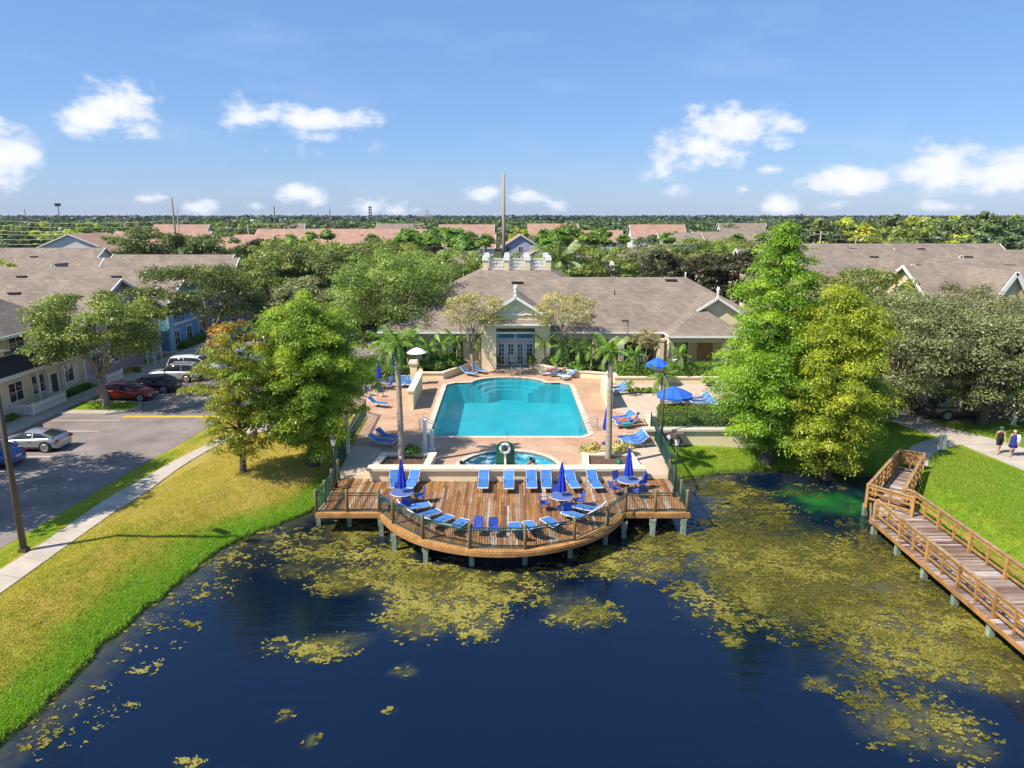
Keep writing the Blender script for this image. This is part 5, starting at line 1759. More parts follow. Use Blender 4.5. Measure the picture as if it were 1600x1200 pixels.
def cypress(seed, H, prof, leaf, z0=1.6, per=150, size=.2, name='cypress_tree', lab='cypress', n_wh=None, trunk_r=.3, clump=.62, top_leaf=None, top_z=None, dens=1.0, bark='bark'):
    """prof: list of (z fraction, radius); drooping sprays on whorled branches."""
    rng = np.random.default_rng(seed)
    zs = [p[0] * H for p in prof]; rs = [p[1] for p in prof]
    cen = []; tone = []; rad = []
    b = MB()
    b.tube([(0, 0, -.5), (0, 0, .15), (.03, .02, 1.0), (0, .05, H * .4), (.05, 0, H * .97)], [trunk_r * 1.9, trunk_r * 1.35, trunk_r, trunk_r * .62, .03], 10)
    z = z0
    while z < H - .2:
        R_ = np.interp(z, zs, rs)
        nb = max(3, int(R_ * 3.6 * dens))
        a0_ = rng.uniform(0, 6.28)
        for i in range(nb):
            a = a0_ + 2 * pi * i / nb + rng.normal() * .22
            L_ = R_ * rng.uniform(.55, 1.14) * (1 + .16 * sin(a * 2.0 + z * .9 + seed) + .10 * sin(a * 3.0 - z * 1.7))
            zt = z + rng.uniform(-.25, .45) + L_ * .12
            e = np.array([cos(a) * L_, sin(a) * L_, zt])
            if rng.random() < .6:
                limb(b, (0, 0, z - .2), tuple(e * np.array([.85, .85, 1])), .05 + .012 * L_, .012, rng, 3, .06, 4)
            m_ = max(2, int(L_ / (clump * .8)))
            tb = rng.normal(.46, .17)
            for k in range(m_):
                t = (k + 1) / m_
                if t < .34 and rng.random() < .6:
                    continue
                c = e * t; c[2] = z + (zt - z) * t + .12 * rng.normal() - .25 * (t - .5) ** 2 * L_
                c[:2] += rng.normal(size=2) * .16
                cen.append(c); tone.append(np.clip(tb + rng.normal() * .07, 0.05, .95))
                rad.append(clump * (.62 + .55 * t) * rng.uniform(.7, 1.15))
        z += rng.uniform(.42, .66) / max(.7, dens)
    cen.append(np.array([0.03, 0, H - .35])); tone.append(.6); rad.append(.5)
    cen = np.array(cen); tone = np.array(tone); rad = np.array(rad)
    rad3 = np.stack([rad, rad, rad * .62], -1)
    extra = None
    if top_leaf:
        up = cen[:, 2] + rng.normal(size=len(cen)) * .5 > top_z
        V2, t2 = leaves(cen[up], rad3[up], per, size, rng, tone[up], droop=.5, aspect=.32, shell=.3)
        extra = [('top_foliage', V2, t2, LM[top_leaf])]
        cen, rad3, tone = cen[~up], rad3[~up], tone[~up]
    V, tn = leaves(cen, rad3, per, size, rng, tone, droop=.5, aspect=.32, shell=.3)
    return build_tree(name, V, tn, LM[leaf], b, M[bark], lab, extra=extra)


def put(o, x, y, z=None, rz=0.0):
    o.location = (x, y, hz(x, y) if z is None else z)
    o.rotation_euler = (0, 0, rz)
    return o


# near trees, each grown by itself
put(cypress(21, 10.4, [(0, 1.5), (.12, 2.3), (.3, 3.2), (.5, 3.5), (.7, 3.3), (.85, 2.6), (.95, 1.5), (1, .4)], 'cypress_deep', 1.3, 230, .19, lab='broad bright green cypress beside the shaded fence, round topped', trunk_r=.3, clump=.7), -12.5, 42.2)
put(cypress(22, 9.2, [(0, .9), (.2, 1.7), (.35, 2.3), (.6, 2.2), (.8, 1.6), (.93, .8), (1, .2)], 'cypress_mix', 1.15, 140, .17, lab='thin yellowing cypress with a rusty orange top on the dry lawn', trunk_r=.16, clump=.55, top_leaf='rust', top_z=8.5, dens=.95), -16.1, 40.2)
put(cypress(23, 15.5, [(0, 1.3), (.1, 2.2), (.25, 3.3), (.4, 3.0), (.6, 2.3), (.75, 1.85), (.9, 1.1), (1, .3)], 'cypress', 1.5, 230, .20, lab='tallest bright green cypress standing by the end of the retaining wall', trunk_r=.38, clump=.74), 16.9, 44.8)
put(cypress(24, 12.6, [(0, .8), (.1, 1.5), (.25, 2.3), (.45, 2.75), (.7, 2.5), (.85, 1.9), (.95, 1.0), (1, .3)], 'cypress_yellow', 1.5, 230, .19, lab='yellow green cypress with drooping low boughs at the water edge', trunk_r=.34, clump=.72, dens=1.2), 19.9, 42.45)
put(oak(31, 9.3, 5.3, 5.9, 3.3, 100, 250, .23, 'oak', 'bark_pale', lab='spreading oak on the grass island beside the red hatchback', trunk_r=.27, fork=.25, low=-.72), -32.5, 55.0, 1.39, pi)
put(oak(32, 10.6, 6.0, 6.9, 3.7, 105, 250, .24, 'oak_dark', 'bark_pale', lab='dark leafy oak in front of the bright blue townhouse', trunk_r=.27, fork=.3, low=-.65), -30.6, 69.8)
put(oak(33, 11.7, 7.4, 6.9, 4.7, 150, 250, .25, 'oak', 'bark', lab='wide green oak between the driveway and the clubhouse', trunk_r=.36, fork=.22, low=-.75), -13.6, 76.4)
put(oak(34, 9.9, 4.8, 5.2, 4.7, 120, 340, .185, 'olive', 'bark', lab='grey green oak beside the yellow cypress with hanging boughs', trunk_r=.34, fork=.2, low=-.85), 28.0, 51.2)
put(oak(35, 9.7, 5.8, 5.0, 4.6, 140, 340, .19, 'olive', 'bark', lab='largest grey green oak overhanging the brown parked car', trunk_r=.36, fork=.2, low=-.85), 34.6, 50.3)
put(oak(36, 10.6, 4.8, 5.8, 4.7, 105, 230, .24, 'oak', 'bark', lab='greener oak rising behind the yellow cypress', trunk_r=.3, fork=.2, low=-.85), 27.0, 57.6)
put(oak(37, 9.9, 5.6, 5.4, 4.4, 120, 310, .2, 'olive', 'bark', lab='olive green oak in front of the shuttered cream gable', trunk_r=.3, fork=.2, low=-.85), 37.5, 57.0)
put(oak(38, 9.2, 5.4, 4.8, 4.3, 110, 300, .2, 'olive', 'bark', lab='olive oak shading the path at the edge of the view', trunk_r=.3, fork=.2, low=-.85), 42.5, 51.8)
for s_, x_, lb in ((41, -3.7, 'sparse pinkish crape myrtle left of the clubhouse entry'), (42, 5.0, 'sparse pinkish crape myrtle right of the clubhouse entry')):
    put(oak(s_, 7.6, 2.9, 5.6, 2.1, 62, 95, .19, 'crape', 'bark_pale', lab=lb, trunk_r=.13, fork=.22, name='crape_myrtle', cr=.85, lump=.3), x_, 66.8 if x_ < 0 else 67.0, 1.6)
put(oak(43, 4.2, 1.5, 2.9, 1.2, 26, 80, .17, 'crape', 'bark_pale', lab='small sparse crape myrtle in front of the dark patio opening', trunk_r=.07, fork=.2, name='crape_myrtle', cr=.5), 12.6, 66.2, 1.6)
# the tree whose shadow falls across the road from out of view
put(oak(44, 13.0, 4.6, 9.8, 3.2, 90, 130, .3, 'oak', 'bark', lab='oak in the car park beyond the left edge of the view', trunk_r=.3), -33.9, 35.0, 1.3)
put(oak(45, 12.8, 4.4, 9.6, 3.2, 90, 130, .3, 'oak', 'bark', lab='second oak in the car park beyond the left edge of the view', trunk_r=.3), -32.6, 31.8, 1.3)

# kinds that repeat
KIND = {
    'oak': Maker(lambda: oak(51, 10, 5, 6.3, 3.5, 60, 190, .32, 'oak')),
    'oak2': Maker(lambda: oak(52, 10, 4.6, 6.0, 3.8, 60, 190, .32, 'oak', lump=.5)),
    'dark': Maker(lambda: oak(53, 10, 4.8, 6.2, 3.6, 64, 190, .32, 'oak_dark')),
    'magnolia': Maker(lambda: oak(54, 10, 3.6, 5.6, 4.4, 60, 190, .36, 'magnolia', name='magnolia_tree')),
    'lime': Maker(lambda: oak(55, 10, 4.6, 6.2, 3.6, 56, 160, .34, 'lime', name='leafy_tree')),
    'olive': Maker(lambda: oak(56, 10, 4.8, 6.0, 3.7, 60, 170, .32, 'olive')),
    'far': Maker(lambda: oak(57, 10, 5, 6.2, 3.7, 44, 60, .75, 'far', name='leafy_tree', lump=.5)),
    'far_lime': Maker(lambda: oak(58, 10, 5, 6.2, 3.6, 44, 60, .75, 'lime', name='leafy_tree', lump=.5)),
    'far_oak': Maker(lambda: oak(59, 10, 5, 6.2, 3.6, 44, 60, .75, 'oak', name='leafy_tree', lump=.5)),
}


def tree(kind, x, y, H, rx, label, group=None):
    k0 = {'oak': 5, 'oak2': 4.6, 'dark': 4.8, 'magnolia': 3.6, 'lime': 4.6, 'olive': 4.8}.get(kind, 5)
    return KIND[kind]((x, y, 1.2), R.uniform(0, 6.28), label, group, (rx / k0, rx / k0, H / 10))


for a in [
    ('dark', -27, 96, 11.4, 5.6, 'dark oak filling the street corner past the blue townhouse'), ('dark', -20, 98.5, 11.6, 5.8, 'dark oak over the white parked cars at the street end'),
    ('oak', -24.5, 106, 11.2, 6, 'oak behind the dark pair at the street end'), ('oak2', -16, 108, 11.4, 6, 'oak standing behind the wide green oak'), ('dark', -34, 111, 11, 5.6, 'dark oak behind the grey townhouse'),
    ('olive', -21.2, 85.5, 7.6, 3.9, 'olive oak behind the round topped cypress'), ('olive', -17.0, 89.5, 6.6, 3.0, 'small olive oak beside the dark blue parked car'),
    ('magnolia', -13.6, 118, 10.2, 4, 'brown leaved magnolia rising behind the wide oak'), ('magnolia', -17.8, 120, 9.6, 3.6, 'smaller brown leaved magnolia behind the wide oak'),
    ('oak', -8.5, 102, 10.4, 5.2, 'oak behind the flagpole'), ('oak2', -4.2, 110, 9.8, 4.6, 'oak behind the hip of the clubhouse roof'), ('dark', -11.5, 99, 8.8, 4, 'dark oak left of the flagpole'),
    ('dark', -63, 129, 13.2, 7, 'tallest tree of the dark clump between the roofs'), ('dark', -54.5, 131, 12.2, 6.4, 'dark tree at the street side of the clump between the roofs'), ('dark', -71.5, 134, 11.6, 5.6, 'dark tree at the outer side of the clump between the roofs'),
    ('magnolia', -47, 137, 10.6, 4.6, 'brown tree right of the dark clump'), ('magnolia', -41, 136, 10.4, 4.4, 'second brown tree right of the dark clump'), ('dark', -99, 136, 10.6, 5, 'dark tree past the outermost roof'), ('lime', -64, 90, 9.9, 2.8, 'yellow green treetop poking over the roofs'),
    ('oak', 14.5, 107, 10.6, 6.2, 'broad oak behind the ridge of the clubhouse'), ('oak2', 8.2, 101, 8.2, 3.6, 'bright low tree right of the balustrade'), ('olive', 19.4, 114, 10.2, 4, 'olive tree between oak and magnolias'),
    ('magnolia', 21.8, 100.5, 10.2, 3.8, 'dark magnolia behind the clubhouse ridge end, nearest the oak'), ('magnolia', 27.0, 103, 9.6, 3.6, 'middle dark magnolia behind the clubhouse'), ('magnolia', 31.2, 98.5, 10.4, 4.4, 'dark magnolia behind the pavilion finial'), ('magnolia', 36.2, 103, 9.6, 4.4, 'dark magnolia by the tall cypress'),
    ('oak', 31, 123, 11.4, 5.6, 'oak behind the magnolias'), ('oak2', 37.5, 125, 10.8, 5.2, 'oak behind the magnolias, nearer the cypress'), ('olive', 25.5, 128, 10.8, 4.8, 'olive oak behind the brown roofed house'),
    ('olive', 33.5, 91, 10.4, 4.6, 'olive oak behind the tall cypress'), ('olive', 39.5, 76.5, 9.2, 3.0, 'olive tree at the end of the cream roofs'), ('oak', 33.4, 66.5, 10.4, 4.4, 'green oak between yellow cypress and cream roofs'),
    ('oak2', 4.5, 128, 8.5, 4.2, 'round tree behind the roof balustrade'), ('dark', -28, 140, 10, 5, 'dark tree among the street roofs'), ('oak', 44.5, 148, 10.5, 5, 'oak before the white apartment row'), ('olive', 52, 152, 10.5, 5, 'olive oak before the white apartment row'),
    ('oak', -31.5, 93.5, 10.6, 5.2, 'oak at the kerb before the grey townhouse'), ('dark', -22.5, 91.5, 10.2, 5.0, 'dark oak over the street end, nearest the driveway'), ('oak2', -28.5, 101.5, 11.6, 5.4, 'oak between the street end oaks'),
    ('olive', -25.2, 86.5, 8.4, 4.4, 'olive oak behind the thin rusty topped cypress'), ('oak', -38, 119, 11.4, 5.6, 'oak behind the grey townhouse roof'), ('oak2', -31, 118, 11.4, 5.8, 'oak deep behind the street end'), ('dark', -23, 120, 11.6, 5.8, 'dark oak deep behind the street end'),
    ('oak2', 0.5, 118, 9.0, 4.6, 'oak behind the roof balustrade'), ('oak', -20.5, 112, 11.2, 5.6, 'oak between the street end and brown magnolias'), ('oak', 10.8, 116, 10.4, 5.2, 'oak left of the broad oak behind the clubhouse'), ('oak2', 41, 104, 10.4, 5, 'oak between tall cypress and far cream roofs'),
    ('oak', 44, 47.0, 7.5, 3.5, 'oak beyond the walking couple at the edge of the view'),
]:
    tree(*a)

rr = random.Random(77)
for k in range(84):     # right-hand wood, the trees one can tell apart
    y = rr.uniform(138, 290)
    x = rr.uniform(.30, .84) * y + 10
    if 80 < x < 135 and y > 270 or (55 < x < 95 and y > 225):
        continue
    kd = rr.choice(['far', 'far', 'far_oak', 'far_oak', 'far_lime'])
    lift = 1.0 + .35 * max(0, (x / y - .42))
    KIND[kd]((x, y, 1), rr.uniform(0, 6.3), {'far': 'dark leafy tree in the wood past the right hand roofs', 'far_oak': 'mid green leafy tree in the wood past the right hand roofs', 'far_lime': 'yellow green leafy tree in the wood past the right hand roofs'}[kd],
             {'far': 'dark trees of the right wood', 'far_oak': 'mid green trees of the right wood', 'far_lime': 'yellow green trees of the right wood'}[kd], (1.25, 1.25, rr.uniform(1.05, 1.42) * lift))
for k in range(70):     # left-hand belt
    y = rr.uniform(235, 420)
    x = -rr.uniform(.30, .76) * y
    if y < 285 and x > -140:
        continue
    kd = rr.choice(['far', 'far', 'far_oak', 'far_oak', 'far_lime'])
    KIND[kd]((x, y, 1), rr.uniform(0, 6.3), {'far': 'dark leafy tree of the belt beyond the left hand roofs', 'far_oak': 'mid green leafy tree of the belt beyond the left hand roofs', 'far_lime': 'yellow green leafy tree of the belt beyond the left hand roofs'}[kd],
             {'far': 'dark trees of the left belt', 'far_oak': 'mid green trees of the left belt', 'far_lime': 'yellow green trees of the left belt'}[kd], (1.2, 1.2, rr.uniform(.8, 1.2)))
for k in range(34):     # the middle distance
    y = rr.uniform(165, 330)
    x = rr.uniform(-.28, .36) * y
    if (-95 < x < -28 and 225 < y < 285) or (-25 < x < 16 and y < 255) or (14 < x < 42 and 225 < y < 280) or (44 < x < 95 and 200 < y < 260):
        continue
    kd = rr.choice(['far', 'far_oak', 'far_oak', 'far_lime'])
    KIND[kd]((x, y, 1), rr.uniform(0, 6.3), {'far': 'dark leafy tree among the far apartments', 'far_oak': 'mid green leafy tree among the far apartments', 'far_lime': 'yellow green leafy tree among the far apartments'}[kd],
             {'far': 'dark trees among the far apartments', 'far_oak': 'mid green trees among the far apartments', 'far_lime': 'yellow green trees among the far apartments'}[kd], (.85, .85, rr.uniform(.75, 1.0)))

# the far woods that read as one mass
def wood(name, n, ymin, ymax, cards, size, seed, hmax=12.5, leaf='far'):
    rng = np.random.default_rng(seed)
    y = ymin * (ymax / ymin) ** rng.random(n)
    x = rng.uniform(-.95, .95, n) * y
    H = rng.uniform(.5, 1.0, n) ** .8 * hmax * (.72 + .55 * fbm(x * .012 + 5, y * .004, 3))
    ok = ~((y < 300) & (abs(x) < 130))
    x, y, H = x[ok], y[ok], H[ok]
    cen = np.stack([x, y, H * .62 + 1], -1)
    rad = np.stack([H * .42, H * .42, H * .40], -1)
    tone = np.clip(rng.normal(.34, .2, len(x)) + .25 * (fbm(x * .02, y * .02) - .4), 0, 1)
    V, t = leaves(cen, rad, cards, size, rng, tone, flat=.2, aspect=.8)
    tag(np_mesh(name, V, 4, LM[leaf], attrs={'tone': t}), kind='stuff')


wood('far_woods', 1300, 330, 900, 60, 2.0, 5)
wood('far_woods', 2200, 900, 3800, 34, 4.5, 6, 13.5, 'horizon')

# ------------------------------------------------------------------ palms
def frond_mesh(name, L_, arch, width, n, mat_, lw=.07, seed=1, tip=0.25):
    rng = np.random.default_rng(seed)
    V = []; T = []
    def pt(t):
        return np.array([L_ * (t - .10 * arch * t * t), 0, L_ * (.55 * t * (1.25 - arch) - arch * .75 * t ** 2.1)])
    for k in range(n):
        t = .16 + .84 * k / (n - 1)
        p = pt(t); d = pt(min(1, t + .03)) - pt(max(0, t - .03)); d /= np.linalg.norm(d)
        wl = width * sin(pi * (.12 + .80 * t)) ** .7
        for s in (-1, 1):
            dr = np.array([d[0] * .75, s * .9, d[2] * .75 - .38]) + rng.normal(size=3) * .07
            dr /= np.linalg.norm(dr)
            e = p + dr * wl
            e[2] -= .18 * wl
            q = d * lw
            V.append([p - q * .5, p + q * .5, e + q * .15, e - q * .15]); T.append(np.clip(rng.normal(.5, .16), 0, 1))
    for k in range(7):
        a, b_ = pt(k / 7), pt((k + 1) / 7)
        w_ = np.array([0, .028 * L_ * (1 - k / 9), 0])
        V.append([a - w_, a + w_, b_ + w_ * .8, b_ - w_ * .8]); T.append(.8)
    o = np_mesh(name, np.array(V), 4, mat_, attrs={'tone': T})
    me = o.data
    bpy.data.objects.remove(o)
    return me


FR = {}
for kk, mt in (('g', LM['palm']), ('s', LM['palm_grey'])):
    FR[kk] = [frond_mesh('frond', 1.0, a, .34, 26, mt, .045, i) for i, a in enumerate((.35, .62, .95))]


def palm(name, lab, trunk_h, r, frond_l, n, kind='g', shaft=False, bark='palm_bark', lean=(0, 0), seed=1, boots=False):
    rng = random.Random(seed)
    root = thing(name, lab, 'palm tree')
    b = MB()
    top = (lean[0], lean[1], trunk_h)
    b.tube([(0, 0, -.4), (0, 0, 0.0), (lean[0] * .2, lean[1] * .2, trunk_h * .35), (lean[0] * .6, lean[1] * .6, trunk_h * .7), top], [r * 1.35, r * 1.2, r, r * .92, r * .8], 10)
    b.build('trunk', M[bark], root, True)
    zt = trunk_h
    if shaft:
        MB().lathe([(r * .8, zt - .02), (r * .95, zt + .12), (r * .7, zt + frond_l * .32), (r * .3, zt + frond_l * .4)], lean[0], lean[1], 8).build('crownshaft', M['palm_green'], root, True)
        zt += frond_l * .34
    if boots:
        MB().lathe([(r, zt - .9), (r * 1.7, zt - .5), (r * 1.9, zt - .1), (r * .8, zt + .15)], lean[0], lean[1], 10).build('boot_head', M['bark'], root, True)
    for k in range(n):
        q = k / n
        me = FR[kind][0 if q < .3 else 1 if q < .7 else 2]
        o = bpy.data.objects.new('frond', me); COL.objects.link(o); o.parent = root
        o.location = (lean[0], lean[1], zt)
        s_ = frond_l * rng.uniform(.85, 1.1)
        o.scale = (s_, s_, s_)
        o.rotation_euler = (rng.uniform(-.2, .2), -.62 + 1.1 * q + rng.uniform(-.12, .12), k * 2.399 + rng.uniform(-.2, .2))
    return root


M['palm_green'] = mat('crownshaft_green', (.14, .19, .05), .5, .15, 3)
a = palm('royal_palm', 'tall grey trunked palm in the shaded planter by the deck', 6.7, .18, 1.32, 13, 'g', True, lean=(-.1, .3), seed=3); a.location = (-6.75, 41.3, 1.7)
a = palm('royal_palm', 'tall grey trunked palm in the sunny planter by the deck', 6.2, .18, 1.28, 13, 'g', True, lean=(.0, .35), seed=5); a.location = (5.9, 41.3, 1.7)
SP = [Maker(lambda i=i: palm('small_palm', 'palm', 1.75, .075, 1.35, 11, 'g', True, seed=20 + i)) for i in range(2)]
small = [(-8.0, 66.4, 1.05, 'small palm in the left planter nearest the pillar'), (-6.9, 67.6, 1.15, 'second small palm along the left planter from the pillar'), (-5.4, 68.8, 1.2, 'third small palm along the left planter from the pillar'), (-3.2, 69.7, 1.3, 'small palm beside the entry in the left planter'),
         (3.2, 68.6, 1.35, 'small palm beside the entry in the right planter'), (4.9, 67.2, 1.3, 'second small palm along the right planter from the entry'), (6.3, 66.3, 1.2, 'third small palm along the right planter from the entry'), (7.5, 65.8, 1.3, 'fourth small palm along the right planter from the entry'), (8.6, 65.2, 1.5, 'bushy small palm at the outer end of the right planter'),
         (11.3, 63.9, 1.15, 'small palm in the hedge behind the smaller open umbrella'), (15.3, 63.6, 1.2, 'small palm in the hedge above the sun terrace wall'), (12.0, 55.3, 1.35, 'small palm beside the larger open umbrella, pool side'), (16.2, 52.6, 1.45, 'small palm by the loungers under the tall cypress'), (9.9, 58.4, .55, 'low palm on the sun terrace near the sloping wall'), (19.0, 61.5, 1.2, 'small palm at the back of the sun terrace by the cypress'),
         (-12.0, 65.6, 1.1, 'small palm in the bed outside the fence'), (-10.0, 67.0, 1.4, 'small palm behind the ladder frame')]
for i, (x_, y_, s_, lb) in enumerate(small):
    SP[i % 2]((x_, y_, 1.7 if y_ > 63 else 1.32), R.uniform(0, 6), lb, 'small palms round the pool', s_ * (.82 if x_ > 0 else .95))
a = palm('date_palm', 'feathery date palm rising behind the roof balustrade', 8.2, .33, 4.3, 34, 's', False, 'bark', seed=9, boots=True); a.location = (6.7, 104, 1.2)
a = palm('cabbage_palm', 'stout palm with a thick brown trunk beside the driveway', 2.6, .30, 2.4, 18, 'g', False, 'bark', seed=11, boots=True); a.location = (-11.9, 69.0, 1.3)


def fan_palm():
    rng = np.random.default_rng(4)
    root = thing('fan_palm', 'palm', 'palm tree')
    MB().tube([(0, 0, -.3), (0, 0, 4), (.1, 0, 8)], [.24, .2, .18], 7).build('trunk', M['palm_bark'], root, True)
    d = rng.normal(size=(46, 3)); d /= np.linalg.norm(d, axis=1)[:, None]
    cen = d * np.array([1.35, 1.35, 1.15]) + np.array([.1, 0, 8.0])
    cen[:, 2] -= .25 * (cen[:, 0] ** 2 + cen[:, 1] ** 2) * .35
    V, t = leaves(cen, np.full(46, .6), 14, 1.1, rng, np.clip(rng.normal(.5, .2, 46), 0, 1), aspect=.3)
    np_mesh('crown', V, 4, LM['palm'], root, {'tone': t})
    return root


FP = Maker(fan_palm)
fr_ = random.Random(12)
spots = [(-94 + fr_.uniform(-1, 1), 232), (-69.5, 226), (-62, 222), (-57, 224), (-44, 228), (-31, 226)]
for k in range(34):
    y = fr_.uniform(178, 225); spots.append((fr_.uniform(-.155, -.035) * y, y))
for k in range(22):
    y = fr_.uniform(185, 230); spots.append((fr_.uniform(.045, .13) * y, y))
spots += [(43, 200), (67, 214), (26, 236), (31, 240), (36, 234)]
for i, (x_, y_) in enumerate(spots):
    FP((x_, y_, 1.2), fr_.uniform(0, 6), 'fan palm with a round head among the far apartments', 'fan palms among the far apartments', (1.3, 1.3, fr_.uniform(.85, 1.22)))

# ------------------------------------------------------------------ hedges, shrubs
def hedge(label, poly, z0, z1, n, size=.13, leaf='hedge', name='hedge'):
    rng = np.random.default_rng(len(label))
    xs = [p[0] for p in poly]; ys = [p[1] for p in poly]
    P = []; Nn = []
    x = rng.uniform(min(xs), max(xs), n * 2); y = rng.uniform(min(ys), max(ys), n * 2)
    ok = in_poly(x, y, poly); x, y = x[ok][:n], y[ok][:n]
    z = z1 + rng.normal(0, .06, len(x)) + .14 * (fbm(x * 1.2, y * 1.2) - .5)
    P.append(np.stack([x, y, z], -1)); Nn.append(np.tile([0, 0, 1.0], (len(x), 1)))
    for i in range(len(poly)):
        p, q = np.array(poly[i]), np.array(poly[(i + 1) % len(poly)])
        L_ = np.linalg.norm(q - p); m_ = int(n * .09 * L_)
        t = rng.random(m_)[:, None]
        xy = p + (q - p) * t
        nr = np.array([(q - p)[1], -(q - p)[0]]) / L_
        xy = xy + nr * rng.normal(0.0, .07, (m_, 1))
        P.append(np.concatenate([xy, rng.uniform(z0, z1, (m_, 1))], 1)); Nn.append(np.tile([nr[0], nr[1], .3], (m_, 1)))
    P = np.concatenate(P); Nn = np.concatenate(Nn) + rng.normal(size=(len(P), 3)) * .55
    Nn /= np.linalg.norm(Nn, axis=1)[:, None]
    t = rng.normal(size=P.shape); t -= Nn * (t * Nn).sum(1)[:, None]; t /= np.linalg.norm(t, axis=1)[:, None]
    b_ = np.cross(Nn, t); s = size * rng.uniform(.6, 1.4, len(P))[:, None]
    V = np.stack([P - t * s * .5, P + b_ * s * .3, P + t * s * .5, P - b_ * s * .3], 1)
    root = thing(name, label, 'hedge', (*poly[0], z0))
    V = V - np.array([poly[0][0], poly[0][1], z0])
    tone = np.clip(rng.normal(.5, .16, len(P)) + .3 * (fbm(P[:, 0] * .9, P[:, 1] * .9) - .5), 0, 1)
    np_mesh('leaves', V.astype(np.float32), 4, LM[leaf], root, {'tone': tone})
    MB().prism(offset_poly(poly, -.10), z0, z1 - .10).build('twigs', M['twig'], root)
    return root


M['twig'] = mat('hedge_twig', (.022, .032, .010), .95, .4, 6)
hedge('clipped hedge block along the front of the sun terrace', [(10.35, 47.1), (18.1, 47.1), (18.1, 50.8), (10.9, 50.8)], 1.5, 2.62, 7000)
hedge('long clipped hedge above the back wall of the sun terrace', [(9.8, 63.3), (21.2, 63.3), (21.2, 65.0), (9.8, 65.0)], 1.7, 2.9, 5000)
hedge('clipped hedge along the fence behind the closed umbrella', [(-15.2, 63.6), (-9.4, 63.6), (-9.4, 65.0), (-15.2, 65.0)], 1.3, 2.5, 3600)
hedge('low clipped hedge by the tan townhouse door', [(-37.55, 57.9), (-37.1, 57.9), (-37.1, 61.0), (-37.55, 61.0)], 1.3, 1.85, 700)
hedge('low hedge under the windows of the blue townhouse', [(-38.1, 80.0), (-37.2, 80.0), (-37.2, 91.5), (-38.1, 91.5)], 1.3, 2.1, 1600)


def shrub(leaf='shrub', seed=1, n=26, per=34, size=.22):
    rng = np.random.default_rng(seed)
    d = rng.normal(size=(n, 3)); d /= np.linalg.norm(d, axis=1)[:, None]; d[:, 2] = abs(d[:, 2])
    cen = d * rng.uniform(.25, .62, (n, 1)) * np.array([1, 1, .9]) + np.array([0, 0, .28])
    V, t = leaves(cen, np.full(n, .3), per, size, rng, np.clip(rng.normal(.5, .2, n), 0, 1), aspect=.45)
    root = thing('shrub', 'shrub', 'shrub')
    np_mesh('foliage', V, 4, LM[leaf], root, {'tone': t})
    b = MB()
    for k in range(6):
        limb(b, (0, 0, -.1), tuple(cen[k]), .02, .008, rng, 3, seg=4)
    b.build('stems', M['twig'], root)
    return root


SH = Maker(lambda: shrub('shrub', 61)); SY = Maker(lambda: shrub('yellow_shrub', 62, 22, 20, .2)); SG = Maker(lambda: shrub('hedge', 63))
srng = random.Random(9)
bedL = [(-8.75, 64.6), (-6.4, 64.6), (-3.9, 69.4), (-1.5, 70.0), (-3.1, 70.2), (-8.75, 70.2)]
bedR = [(1.75, 69.4), (3.4, 67.4), (5.75, 65.4), (9.2, 64.2), (9.2, 66.5), (7.9, 70.2), (3.9, 70.2), (2.3, 69.9)]
for bed, lb, gr, nn in ((bedL, 'leafy green shrub filling the planter left of the clubhouse entry', 'shrubs in the left entry planter', 26), (bedR, 'leafy green shrub filling the planter right of the clubhouse entry', 'shrubs in the right entry planter', 30)):
    ins = offset_poly(bed, -.5)
    k = 0
    while k < nn:
        x_, y_ = srng.uniform(-9, 9.5), srng.uniform(64, 70.3)
        if bool(in_poly(np.array([x_]), np.array([y_]), ins)[0]):
            SH((x_, y_, 1.84), srng.uniform(0, 6), lb, gr, (srng.uniform(.75, 1.15),) * 2 + (srng.uniform(.8, 1.35),)); k += 1
for k in range(14):
    SG((9.6 + k * .82 + srng.uniform(-.2, .2), 66.0 + srng.uniform(-.3, .9), 1.5), srng.uniform(0, 6), 'rounded shrub between the long hedge and the clubhouse patio', 'shrubs by the clubhouse patio', srng.uniform(.5, .75))
for x_, y_, s_, lb in ((-1.75, 69.3, .9, 'bright shrub at the left of the entry steps'), (2.0, 69.0, .95, 'bright shrub at the right of the entry steps'), (-6.2, 41.6, .8, 'spiky shrub at the foot of the shaded planter palm')):
    SG((x_, y_, 1.75), 1, lb, None, s_)
for x_, y_, s_, lb in ((4.95, 42.6, 1.15, 'pale yellow leaved bush left of the sunny palm'), (6.6, 42.5, 1.25, 'pale yellow leaved bush right of the sunny palm'), (7.3, 43.3, .95, 'pale yellow leaved bush by the loungers at the fence')):
    SY((x_, y_, 1.35), srng.uniform(0, 6), lb, None, s_)
for k, (x_, y_) in enumerate(((-37.3, 51.0), (-37.3, 53.6), (-37.4, 49.4), (-37.2, 62.8), (-36.4, 67.5), (-37.5, 72), (-37.4, 74), (-37.3, 47.2))):
    SG((x_, y_, 1.3), k, 'low dark shrub by the wall of the left hand townhouses', 'foundation shrubs of the left townhouses', .62)
for k in range(9):
    SG((srng.uniform(-15, -9.5), srng.uniform(65.5, 70), 1.3), k, 'loose shrub in the bed between hedge and driveway', 'shrubs between hedge and driveway', srng.uniform(.9, 1.4))
for k in range(5):
    SG((10.2 + k * .55, 59.3 + .2 * (k % 2), 1.32), k, 'knee high shrub in a row on the sun terrace', 'low shrubs on the sun terrace', .5)
for k, (x_, y_) in enumerate(((20.2, 62.5), (17.6, 61.9), (20.0, 52.2))):
    SG((x_, y_, 1.32), k, 'rounded shrub at the edge of the sun terrace', 'shrubs at the sun terrace edge', .8)

